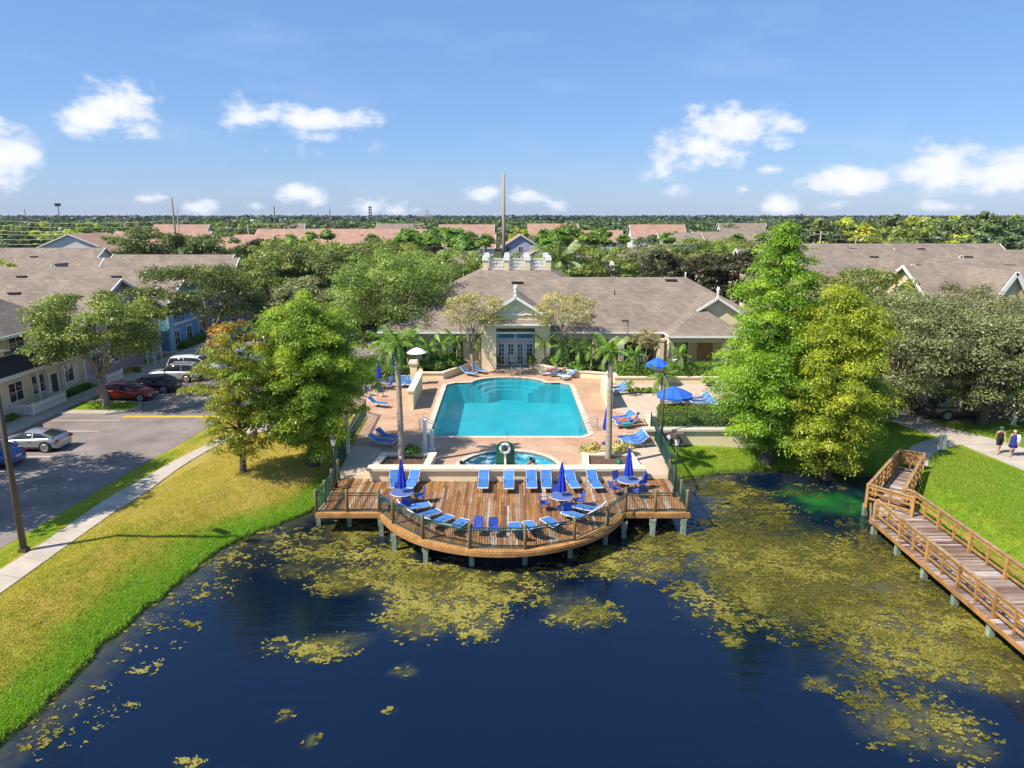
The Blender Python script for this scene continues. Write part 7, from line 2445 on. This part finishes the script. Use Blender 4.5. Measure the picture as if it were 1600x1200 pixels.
for i, (px_i, py_i, yaw, sk, col_, lb) in enumerate([(858, 581, .35, 0, (.60, .12, .16), 'sunbather on the lounger nearest the entry in red swimwear'), (872, 583, .3, 1, (.03, .03, .05), 'tanned sunbather lying in the middle of the trio by the entry planter'), (980, 661, .3, 0, (.04, .12, .30), 'sunbather on the front lounger with bright towels right of the pool')]):
    v = gp(px_i, py_i, TZ + .3)
    J = J_lie()
    p = person(lb, J, SKIN[sk], [('swimwear', [([(.05, 0, .50), (.30, 0, .555)], [.155, .145])], col_)])
    p.location = (v.x, v.y, TZ + .0); p.rotation_euler = (0, 0, yaw)


def J_sit(open_arms=True):
    J = {'pelvis': ((0, 0, .0), (.14, .11)), 'spine': ((0, 0, .2), (.13, .10)), 'chest': ((0, 0, .40), (.15, .11)), 'neck': ((0, 0, .53), .055), 'chin': ((0, .02, .59), .06), 'head': ((0, .02, .67), .09), 'crown': ((0, .01, .75), .06), 'nose': ((0, .11, .65), .022)}
    for n, sg in (('l', -1), ('r', 1)):
        J['sh_' + n] = ((sg * .18, 0, .45), .06); J['el_' + n] = ((sg * .32, .1, .25), .042); J['wr_' + n] = ((sg * .22, .3, .15), .03); J['palm_' + n] = ((sg * .19, .36, .14), .028)
        for q in range(5):
            J['f%d_%s' % (q, n)] = ((sg * (.16 + .014 * q), .43 - .006 * abs(q - 2), .135), .009)
        J['hip_' + n] = ((sg * .09, .03, -.02), .088); J['kn_' + n] = ((sg * .12, .44, 0.02), .056); J['an_' + n] = ((sg * .12, .46, -.38), .036); J['toe_' + n] = ((sg * .12, .6, -.42), .028)
    return J


for x_, y_, z_, rz, sk, col_, lb in [(-3.05, 40.35, 1.15, -.9, 1, (.02, .02, .03), 'bather with dark hair at the shaded edge of the hot tub'), (1.32, 40.7, 1.12, .2, 0, (.55, .08, .10), 'bather with red shoulders in the hot tub, sunny side'), (1.15, 41.2, 1.08, .4, 1, (.02, .02, .03), 'second bather in the hot tub beside the red shouldered one')]:
    p = person(lb, J_sit(), SKIN[sk], [('swimwear', [([(0, 0, -.08), (0, 0, .12)], [.16, .15])], col_)])
    p.location = (x_, y_, z_); p.rotation_euler = (0, 0, rz)
p = person('seated figure with dark hair in the shade of the larger umbrella', J_sit(), SKIN[2], [('shirt', [([(0, 0, .0), (0, 0, .25), (0, 0, .47)], [.17, .175, .12])], (.03, .02, .02))])
p.location = (v2.x * 0 + gp(1056, 655, TZ).x, gp(1056, 655, TZ).y - .85, TZ + .55); p.rotation_euler = (0, 0, 0.1)

# ================================================================== POOL FITTINGS
gbd = thing('green_board', 'dark green rounded board standing behind the seat wall at the hot tub', 'board', (-.42, 39.75, 1.3))
bd = MB()
bd.ext([(-.95, 39.72, 1.3), (.15, 39.72, 1.3), (.15, 39.72, 3.0), (.02, 39.72, 3.2), (-.2, 39.72, 3.32), (-.6, 39.72, 3.32), (-.82, 39.72, 3.2), (-.95, 39.72, 3.0)], (0, .10, 0))
bd.build('panel', M['green_paint'], gbd)
MB().bx(-.37, -.33, 39.66, 39.72, 1.4, 3.1).bx(.02, .10, 39.67, 39.72, 1.4, 2.6).build('batten', M['green_metal'], gbd)
lr = thing('life_ring', 'white life ring on a white post in front of the green board', 'life ring', (-.40, 39.62, 1.3))
MB().bx(-.46, -.34, 39.56, 39.64, 1.3, 2.75).build('post', M['white'], lr)
MB().tube([(-.40 + .27 * cos(t), 39.5, 3.0 + .27 * sin(t)) for t in np.linspace(0, 2 * pi, 21)], .075, 8, False).build('ring', M['white'], lr, True)
rp = MB()
for k in range(4):
    a = pi / 4 + k * pi / 2
    rp.tube([(-.40 + .2 * cos(a), 39.48, 3.0 + .2 * sin(a)), (-.40 + .35 * cos(a), 39.41, 3.0 + .35 * sin(a))], .05, 6)
rp.tube([(-.40 + .18 * cos(t), 39.47, 3.0 + .18 * sin(t)) for t in np.linspace(0, 2 * pi, 17)], .02, 5, False)
rp.build('rope', mat('grey_rope', (.3, .3, .32), .8), lr)
MB().tube([(-.28, 39.6, 2.9), (-.28, 39.6, 4.1)], .018, 6).build('pole', M['steel'], lr)
for x_, y_, lb in ((-5.55, 43.25, 'taller white post of the pool lift beside the shaded planter'), (-5.2, 44.1, 'shorter white post of the pool lift beside the shaded planter')):
    t_ = thing('pool_lift', lb, 'pool lift', (x_, y_, 1.32), 0, 'white pool lift posts')
    hh = 2.3 if y_ < 44 else 1.35
    MB().bx(x_ - .11, x_ + .11, y_ - .11, y_ + .11, 1.32, 1.32 + hh).build('post', M['white'], t_)
    MB().bx(x_ - .2, x_ + .2, y_ - .2, y_ + .2, 1.32, 1.42).build('base', M['white'], t_)
    MB().bx(x_ - .14, x_ + .14, y_ - .14, y_ + .14, 1.32 + hh, 1.38 + hh).build('cap', M['white'], t_)
for sx, lb in ((-1, 'pair of steel handrails into the near left pool corner'), (1, 'pair of steel handrails into the near right pool corner')):
    hx = -0.25 + sx * 5.45
    t_ = thing('pool_handrail', lb, 'handrail', (hx, 49, 1.35))
    for dy in (0, .6):
        MB().tube([(hx + sx * .9, 48.4 + dy, 1.33), (hx + sx * .9, 48.4 + dy, 2.15), (hx + sx * .75, 48.4 + dy, 2.25), (hx - sx * .2, 48.4 + dy, 1.75), (hx - sx * .35, 48.4 + dy, 1.1)], .028, 6).build('rail', M['steel'], t_)
        MB().tube([(hx + sx * .9, 48.4 + dy, 1.75), (hx + sx * .1, 48.4 + dy, 1.7)], .022, 6).build('rail', M['steel'], t_)
t_ = thing('pool_handrail', 'slim steel handrail at the rounded step bay of the pool', 'handrail', (0, 65, 1.3))
for x_ in (-.05, .75):
    MB().tube([(x_, 65.6, 1.33), (x_, 65.6, 2.3), (x_ + .05, 65.3, 2.35), (x_ + .05, 64.4, 1.7), (x_ + .05, 64.3, 1.1)], .025, 6).build('rail', M['steel'], t_)
wp = thing('fence_post', 'white square post beside the shaded green fence', 'post', (-10.55, 43.5, 1.3))
MB().bx(-10.66, -10.44, 43.4, 43.6, 1.3, 3.6).build('post', M['white'], wp); MB().bx(-10.7, -10.4, 43.36, 43.64, 3.6, 3.66).build('cap', M['white'], wp)
sl = thing('pool_pole', 'long white pole hung along the shaded green fence', 'pole', (-10.6, 46, 2.5))
MB().tube([(-10.5, 44.2, 2.75), (-10.72, 48.6, 2.75)], .03, 6).build('shaft', M['white_metal'], sl); MB().tube([(-10.48 + .22 * cos(t), 43.9 + .25 * sin(t), 2.75) for t in np.linspace(0, 2 * pi, 11)], .02, 5, False).build('hoop', M['white_metal'], sl)
fl_ = thing('garden_light', 'small green dome light in the sunny planter', 'garden light', (6.35, 39.9, 1.76))
MB().lathe([(.2, 1.76), (.24, 1.9), (.2, 2.05), (.1, 2.16), (.02, 2.2)], 6.35, 39.95, 12).build('dome', M['green_paint'], fl_, True); MB().lathe([(.26, 1.74), (.26, 1.78)], 6.35, 39.95, 12).build('base', M['black_metal'], fl_)
ld = thing('ladder_frame', 'teal ladder like frame standing in the hedge behind two loungers', 'ladder', (-10.6, 63.3, 1.3))
for x_ in (-11.0, -10.25):
    MB().bx(x_ - .04, x_ + .04, 63.25, 63.33, 1.3, 4.3).build('rail', mat('teal_paint', (.06, .16, .19), .5) if x_ < -10.5 else bpy.data.materials['teal_paint'], ld)
for k in range(9):
    MB().bx(-10.96, -10.29, 63.26, 63.32, 1.6 + .3 * k, 1.67 + .3 * k).build('rung', bpy.data.materials['teal_paint'], ld)
wu = thing('white_umbrella', 'flat white garden umbrella behind the tan pillar', 'umbrella', (-8.9, 65.3, 1.8))
MB().tube([(-8.9, 65.3, 1.8), (-8.9, 65.3, 4.2)], .03, 8).build('pole', M['white_metal'], wu)
MB().lathe([(.95, 3.72), (.9, 3.78), (.5, 4.05), (.05, 4.22)], -8.9, 65.3, 16).build('canopy', mat('white_canvas', (.72, .72, .70), .8, .05), wu)
sg_ = thing('notice_board', 'small white notice board in front of the entry doors', 'notice board', (.05, 70.6, 1.35))
MB().bx(-.25, .35, 70.55, 70.6, 1.75, 2.55).build('board', M['white'], sg_)
for x_ in (-.22, .32):
    MB().bx(x_ - .02, x_ + .02, 70.56, 70.6, 1.3, 2.6).build('leg', M['black_metal'], sg_)
MB().bx(-.18, .28, 70.54, 70.55, 1.85, 2.45).build('notice', mat('notice_print', (.6, .58, .56), .7, .2, 30), sg_)
for x_, y_, lb in ((12.4, 68.6, 'green picnic table in the open patio mouth, farther in'), (12.9, 67.6, 'green picnic table at the edge of the open patio'), (17.5, 68.2, 'green picnic table under the pavilion')):
    t_ = thing('picnic_table', lb, 'picnic table', (x_, y_, 1.38), .1, 'green picnic tables')
    MB().bx(-.9, .9, -.38, .38, .70, .76).build('tabletop', M['green_paint'], t_)
    OFF[t_.name] = Vector()
    for c in t_.children:
        for vtx in c.data.vertices:
            vtx.co += Vector((x_, y_, 1.38))
    for s in (-1, 1):
        MB().bx(-.9, .9, s * .72 - .13, s * .72 + .13, .42, .46).build('bench', M['green_paint'], t_)
        MB().beam((s * .6, -.75, 0), (s * .6, .75, .02), .06, .06).beam((s * .6, -.6, 0), (s * .6, -.2, .7), .06, .06).beam((s * .6, .6, 0), (s * .6, .2, .7), .06, .06).build('leg', M['green_metal'], t_)
wt = thing('white_table', 'white tilted folding table under the pavilion edge', 'table', (16.0, 67.4, 1.5))
MB().ext([(15.5, 67.0, 1.75), (16.8, 67.0, 1.75), (16.5, 68.2, 2.5), (15.5, 68.2, 2.5)], (0, -.03, .05)).build('tabletop', M['white'], wt); MB().bx(15.6, 15.7, 68.0, 68.1, 1.4, 2.4).bx(16.3, 16.4, 68.0, 68.1, 1.4, 2.4).build('leg', M['black_metal'], wt)

# ================================================================== POLES, LAMPS, SIGNS
def lamp_pole(label, x, y, z0, h, arm=(0, 0), r=.09, mt='bronze', heads=1):
    t_ = thing('lamp_pole', label, 'lamp pole', (x, y, z0))
    MB().tube([(x, y, z0 - .2), (x, y, z0 + h)], [r * 1.15, r * .75], 10).build('pole', M[mt], t_, True)
    MB().box(x, y, z0 + .08, .34, .34, .2).build('base', M[mt], t_)
    for k in range(heads):
        s = 1 if k == 0 else -1
        MB().beam((x, y, z0 + h - .1), (x + s * arm[0], y + s * arm[1], z0 + h), .06, .06).build('arm', M[mt], t_)
        hd = MB().box(x + s * arm[0] * 1.4, y + s * arm[1] * 1.4, z0 + h, .6, .36, .16, atan2(arm[1], arm[0])).build('lamp_head', M[mt], t_)
        MB().box(x + s * arm[0] * 1.4, y + s * arm[1] * 1.4, z0 + h - .095, .45, .26, .03, atan2(arm[1], arm[0])).build('lens', M['lamp_glass'], hd)
    return t_


b0 = gp(38, 861, 1.32)
lamp_pole('tall brown street lamp pole beside the path and road', b0.x, b0.y, 1.3, 9.3, (-.5, .15), .13, heads=2)
lamp_pole('slim brown lamp pole in front of the larger open umbrella', 10.05, 45.6, 1.1, 5.2, (-.3, .05), .08)
lamp_pole('slim dark lamp pole before the clubhouse patio roof', 11.0, 66.9, 1.6, 4.9, (-.2, 0), .06)
lamp_pole('slim grey lamp pole by the driveway and wide oak', -20.0, 86.6, 1.3, 6.6, (-.5, 0), .09, 'palm_bark')


def lantern(label, x, y, z0, h):
    t_ = thing('lantern_post', label, 'lantern post', (x, y, z0), 0, 'black lantern posts at the deck corners')
    MB().lathe([(.11, z0), (.11, z0 + .35), (.06, z0 + .5), (.045, z0 + 1.0), (.04, z0 + h - .6)], x, y, 8).build('post', M['black_metal'], t_, True)
    MB().lathe([(.09, z0 + h - .6), (.16, z0 + h - .2)], x, y, 6).build('lantern', M['lamp_glass'], t_)
    MB().lathe([(.2, z0 + h - .2), (.1, z0 + h - .05), (.02, z0 + h + .05)], x, y, 6).build('cap', M['black_metal'], t_)
    MB().lathe([(.06, z0 + h - .68), (.11, z0 + h - .6)], x, y, 6).build('collar', M['black_metal'], t_)


lantern('black lantern post at the shaded corner of the deck', -10.02, 38.0, 1.16, 3.1)
lantern('black lantern post at the sunny corner of the deck', 8.95, 36.7, 1.16, 3.55)
fp = thing('flagpole', 'pale flagpole rising left of the clubhouse roof', 'flagpole', (-9.25, 95, 1.3))
MB().tube([(-9.25, 95, 1.2), (-9.25, 95, 10.0)], [.09, .05], 8).build('pole', M['steel'], fp); MB().lathe([(.02, 10.0), (.1, 10.08), (.02, 10.2)], -9.25, 95, 8).build('ball', M['lamp_glass'], fp)
fg = thing('flag', 'striped red and white flag with blue corner hanging limp on the flagpole', 'flag', (-9.25, 95, 9.5))
m_red, m_blue = mat('flag_red', (.42, .02, .035), .8), mat('flag_blue', (.03, .04, .16), .8)


def flag_strip(u0, u1, v0, v1, mt, nm):
    b = MB(); rings = []
    for u in np.linspace(u0, u1, 6):
        row = []
        for v_ in (v0, v1):
            x_ = -9.18 + u * 1.15; z_ = 9.6 - v_ * 1.5 - u * 1.15
            row.append((x_, 95 + .14 * sin(u * 9 + v_ * 2), z_))
        rings.append(row)
    loft(b, rings); b.build(nm, mt, fg)


for k in range(13):
    flag_strip(.42 if k < 7 else 0, 1, k / 13, (k + 1) / 13, m_red if k % 2 == 0 else M['white'], 'stripe')
flag_strip(0, .42, 0, 7 / 13, m_blue, 'canton')
v = gp(1468, 712)
sp_ = thing('path_sign', 'small sign post with two pale panels by the bend of the footpath', 'sign', (v.x, v.y, 1.3))
MB().bx(v.x - .05, v.x + .05, v.y - .05, v.y + .05, .9, 2.6).build('post', M['green_metal'], sp_)
for s in (-1, 1):
    MB().bx(v.x + s * .14 - .11, v.x + s * .14 + .11, v.y - .1, v.y - .06, 1.75, 2.75).build('panel', mat('sign_grey', (.38, .38, .36), .6) if s < 0 else bpy.data.materials['sign_grey'], sp_)
v = gp(1583, 664)
bo = thing('bollard', 'short white bollard on the grass beyond the walking couple', 'bollard', (v.x, v.y, 1.3))
MB().lathe([(.16, 1.25), (.15, 1.9), (.17, 1.95), (.1, 2.05), (.02, 2.1)], v.x, v.y, 10).build('post', M['white'], bo, True); MB().lathe([(.24, 1.25), (.24, 1.34)], v.x, v.y, 10).build('base', M['kerb'], bo)
v = gp(566, 541)
hy = thing('hydrant', 'small red hydrant at the edge of the driveway', 'hydrant', (v.x, v.y, 1.3))
rd_ = mat('hydrant_red', (.5, .02, .02), .4)
MB().lathe([(.18, 1.28), (.18, 1.34), (.12, 1.36), (.12, 1.85), (.16, 1.88), (.13, 2.0), (.04, 2.08)], v.x, v.y, 10).build('barrel', rd_, hy, True); MB().tube([(v.x - .2, v.y, 1.72), (v.x + .2, v.y, 1.72)], .06, 8).build('nozzle', rd_, hy)
gt_ = thing('drain_grate', 'dark storm drain grate in the road by the yellow band', 'drain grate', (-27.0, 53.6, 1.318))
MB().bx(-27.7, -26.3, 53.3, 53.9, 1.312, 1.322).build('grate', M['vent'], gt_)
for k in range(7):
    MB().bx(-27.6 + .19 * k, -27.52 + .19 * k, 53.33, 53.87, 1.322, 1.332).build('bar', M['steel'], gt_)

# white picket fences and arbour by the townhouses
def picket(label, seq, z=1.42, h=.95):
    f = thing('picket_fence', label, 'fence', (*seq[0], z))
    for p, q in zip(seq, seq[1:]):
        p, q = Vector((*p, z)), Vector((*q, z)); up = Vector((0, 0, 1))
        MB().beam(p + up * .25, q + up * .25, .04, .08).beam(p + up * .72, q + up * .72, .04, .08).build('rail', M['white'], f)
        n_ = int((q - p).length / .16); b = MB()
        for k in range(n_ + 1):
            c = p.lerp(q, k / n_); d_ = (q - p).normalized() * .045
            b.ext([c - d_ + up * .06, c + d_ + up * .06, c + d_ + up * (h - .08), c + up * h, c - d_ + up * (h - .08)], Vector((d_.y, -d_.x, 0)).normalized() * .025)
        o = b.build('pickets', M['white'], f); o['kind'] = 'stuff'
    for p in seq:
        MB().box(p[0], p[1], z + .5, .11, .11, 1.05).build('post', M['white'], f)


picket('white picket fence enclosing the yard under the tan house windows', [(-37.9, 51.9), (-36.3, 51.9), (-36.3, 55.9), (-37.9, 55.9)])
picket('white picket fence cut off by the left edge', [(-37.9, 44.6), (-36.3, 44.6), (-36.3, 48.3), (-37.9, 48.3)])
picket('white picket fence behind the island oak trunk', [(-37.9, 61.9), (-36.2, 61.9), (-36.2, 64.4)])
picket('white picket fence past the blue townhouse down the street', [(-37.4, 85.6), (-35.6, 85.6), (-35.6, 96.5), (-37.4, 96.5)])
ab = thing('arbour', 'white arched garden arbour between mauve and blue townhouses', 'arbour', (-36.6, 71.4, 1.3))
for y_ in (70.7, 72.1):
    for x_ in (-37.0, -36.2):
        MB().bx(x_ - .05, x_ + .05, y_ - .05, y_ + .05, 1.3, 3.3).build('post', M['white'], ab)
    for k in range(7):
        MB().bx(-36.95, -36.25, y_ - .02, y_ + .02, 1.5 + .26 * k, 1.57 + .26 * k).build('slat', M['white'], ab)
for k in range(8):
    a = pi * k / 7
    MB().box(-36.6, 71.4 - .7 * cos(a), 3.3 + .7 * sin(a), .95, .09, .05).build('slat', M['white'], ab)
for x_ in (-37.0, -36.2):
    MB().tube([(x_, 71.4 - .7 * cos(t), 3.3 + .7 * sin(t)) for t in np.linspace(0, pi, 9)], .045, 6).build('arch', M['white'], ab)

# ------------------------------------------------------------------ utility poles and wires far off
def upole(label, x, y, h, r=.2, arms=0, mt='palm_bark', lean=0.0, cat='utility pole', name='utility_pole'):
    t_ = thing(name, label, cat, (x, y, 1.2))
    MB().tube([(x, y, 1), (x + lean, y, 1.2 + h)], [r, r * .65], 7).build('pole', M[mt], t_, True)
    for k in range(arms):
        z = 1.2 + h - .5 - k * 1.6
        MB().beam((x - 1.2, y, z), (x + 1.2, y, z), .16, .16).build('crossarm', M[mt], t_)
        for dx in (-1.1, 0, 1.1):
            MB().tube([(x + dx, y - .05, z + .05), (x + dx, y - .05, z + .4)], .08, 6).build('insulator', M['lamp_glass'], t_)
    return t_


def hz_(px_i, py_i, Y):
    d = pix_dir(px_i, py_i); t = Y / d.y
    return d.x * t, CAM_Z + d.z * t


for px_i, py_i, Y, r, arms, mt, lb in [(787, 272, 185, .52, 0, 'palm_bark', 'very tall pale concrete pole rising behind the clubhouse'), (268, 309, 230, .38, 0, 'bark_pale', 'taller of the twin poles above the dark clump'), (276, 326, 236, .25, 0, 'palm_bark', 'shorter of the twin poles above the dark clump'),
                                       (428, 322, 300, .34, 0, 'bark', 'dark bare pole above the long pink roof'), (515, 327, 320, .34, 0, 'bark', 'dark bare pole above the middle of the long pink roof'), (667, 328, 320, .22, 2, 'bark', 'thin pole with two crossarms before the horizon'),
                                       (387, 350, 240, .24, 0, 'palm_bark', 'pale short pole at the end of the long pink roof'), (1283, 361, 118, .16, 3, 'palm_bark', 'pale utility pole with crossarms above the right roofs'), (1338, 370, 118, .13, 0, 'palm_bark', 'plain short pole right of the crossarm pole'), (38, 327, 420, .3, 0, 'bark', 'thin bare pole at far left horizon')]:
    x_, z_ = hz_(px_i, py_i, Y)
    upole(lb, x_, Y, z_ - 1.2, r, arms, mt)
x_, z_ = hz_(90, 320, 420)
t_ = upole('dark pole with a lamp cluster on the far left horizon', x_, 420, z_ - 1.2, .35, 0, 'bark')
MB().box(x_, 420, z_, 2.2, 2.2, 1.6).build('lamp_cluster', M['black_metal'], t_)
x_, z_ = hz_(578, 322, 700)
ct = thing('cell_tower', 'blue lattice mast with dark antennas on the horizon', 'mast', (x_, 700, 1))
for dx, dy in ((-1, -1), (1, -1), (1, 1), (-1, 1)):
    MB().tube([(x_ + dx * 1.2, 700 + dy * 1.2, 1), (x_ + dx * .7, 700 + dy * .7, z_)], .22, 5).build('leg', mat('mast_blue', (.05, .09, .16), .6) if 'mast_blue' not in bpy.data.materials else bpy.data.materials['mast_blue'], ct)
for k in range(5):
    zz_ = z_ - 1.2 - 2.4 * k
    MB().bx(x_ - 1.5, x_ + 1.5, 698.5, 701.5, zz_ - .5, zz_ + .5).build('antenna_ring', bpy.data.materials['mast_blue'], ct)
wires = [(-1, 345, 262, 345, 232, .03), (-1, 352, 266, 352, 234, .03), (-1, 360, 100, 361, 200, .028), (-1, 366, 100, 366, 200, .028), (-1, 374, 84, 373, 200, .028), (-1, 381, 90, 380, 200, .028), (262, 352, 430, 356, 260, .05)]
wires += [(1283, 365, 1620, 369, 118, .03), (1283, 372, 1620, 378, 118, .03), (1250, 366, 1283, 365, 118, .03), (640, 371, 787, 371, 200, .04), (640, 364, 787, 364, 200, .04)]
for i, (xa, ya, xb, yb, Y, r) in enumerate(wires):
    a, za = hz_(xa, ya, Y); c, zc = hz_(xb, yb, Y)
    b = MB().tube([(a + (c - a) * t, Y, za + (zc - za) * t - .9 * 4 * t * (1 - t) * min(1, abs(c - a) / 60)) for t in np.linspace(0, 1, 9)], r, 4)
    o = b.build('power_line', M['steel'])
    tag(o, ('thin power line strung across the far left roofs' if i < 7 else 'thin power line strung above the far right roofs' if i < 10 else 'thin power line strung among the fan palms'), 'power line', ('left power lines' if i < 7 else 'right power lines' if i < 10 else 'middle power lines'))

# ------------------------------------------------------------------ labels that single out each of a run of look-alikes
_T = 'first second third fourth fifth sixth seventh eighth ninth tenth eleventh twelfth thirteenth fourteenth fifteenth sixteenth seventeenth eighteenth nineteenth'.split()


def ordinal(n):
    if n < 20:
        return _T[n - 1]
    t = ('twenty', 'thirty', 'forty', 'fifty', 'sixty', 'seventy', 'eighty', 'ninety')[n // 10 - 2]
    return t[:-1] + 'ieth' if n % 10 == 0 else t + '-' + _T[n % 10 - 1]


def number_off(group, key, text):
    obs = [o for o in C.objects if o.get('group') == group and o.parent is None]
    for i, o in enumerate(sorted(obs, key=key)):
        o['label'] = text(ordinal(i + 1), o)


ax_ = lambda o: o.location.x / o.location.y
PX0 = -2.2 / 185
obs = [o for o in C.objects if o.get('group') == 'fan palms among the far apartments' and o.parent is None]
left_, right_ = sorted([o for o in obs if ax_(o) < PX0], key=lambda o: -ax_(o)), sorted([o for o in obs if ax_(o) >= PX0], key=ax_)
for i, o in enumerate(left_):
    o['label'] = 'round headed fan palm, %s to the left counting from the very tall pole' % ordinal(i + 1)
for i, o in enumerate(right_):
    o['label'] = 'round headed fan palm, %s to the right counting from the very tall pole' % ordinal(i + 1)
number_off('shrubs in the left entry planter', lambda o: -o.location.x, lambda n, o: 'leafy green shrub left of the clubhouse entry, %s outward from the steps' % n)
number_off('shrubs in the right entry planter', lambda o: o.location.x, lambda n, o: 'leafy green shrub right of the clubhouse entry, %s outward from the steps' % n)
number_off('shrubs by the clubhouse patio', lambda o: o.location.x, lambda n, o: 'rounded shrub between long hedge and clubhouse patio, %s from the pool end' % n)
number_off('shrubs between hedge and driveway', lambda o: o.location.x, lambda n, o: 'loose shrub between clipped hedge and driveway, %s from the left' % n)
number_off('low shrubs on the sun terrace', lambda o: o.location.x, lambda n, o: 'knee high shrub on the sun terrace, %s in its row from the palm trunk' % n)
number_off('shrubs at the sun terrace edge', lambda o: o.location.y, lambda n, o: 'rounded shrub at the sun terrace edge, %s from the front hedge' % n)
number_off('foundation shrubs of the left townhouses', lambda o: o.location.y, lambda n, o: 'low dark shrub by the left townhouse walls, %s going up the street' % n)
for g_, t_ in (('dark trees of the right wood', 'dark leafy tree of the right hand wood, %s dark one from the tall cypress'), ('mid green trees of the right wood', 'mid green tree of the right hand wood, %s such from the tall cypress'), ('yellow green trees of the right wood', 'yellow green tree of the right hand wood, %s such from the tall cypress'),
               ('dark trees of the left belt', 'dark leafy tree beyond the left roofs, %s dark one from the left edge'), ('mid green trees of the left belt', 'mid green tree beyond the left roofs, %s such from the left edge'), ('yellow green trees of the left belt', 'yellow green tree beyond the left roofs, %s such from the left edge'),
               ('dark trees among the far apartments', 'dark leafy tree among the far apartments, %s dark one from the left'), ('mid green trees among the far apartments', 'mid green tree among the far apartments, %s such from the left'), ('yellow green trees among the far apartments', 'yellow green tree among the far apartments, %s such from the left')):
    number_off(g_, ax_, lambda n, o, t_=t_: t_ % n)
for g_, t_ in (('left power lines', 'thin power line over the far left roofs, %s from the top'), ('right power lines', 'thin power line over the far right roofs, %s from the top'), ('middle power lines', 'thin power line among the fan palms, %s from the top')):
    number_off(g_, lambda o: -max(v.co.z for v in o.data.vertices) , lambda n, o, t_=t_: t_ % n)

# ------------------------------------------------------------------ air
hzb = MB().bx(-6100, 6100, -300, 9100, -3, 30.5)
hm = bpy.data.materials.new('haze_air'); hm.use_nodes = True
hn = hm.node_tree.nodes; hn.remove(hn['Principled BSDF'])
pvn = hn.new('ShaderNodeVolumePrincipled')
pvn.inputs['Color'].default_value = (0.72, 0.82, 0.95, 1)
pvn.inputs['Density'].default_value = 0.00006
pvn.inputs['Anisotropy'].default_value = 0.0
hm.node_tree.links.new(pvn.outputs[0], hn['Material Output'].inputs['Volume'])
hz_o = hzb.build('haze', hm); hz_o['kind'] = 'stuff'
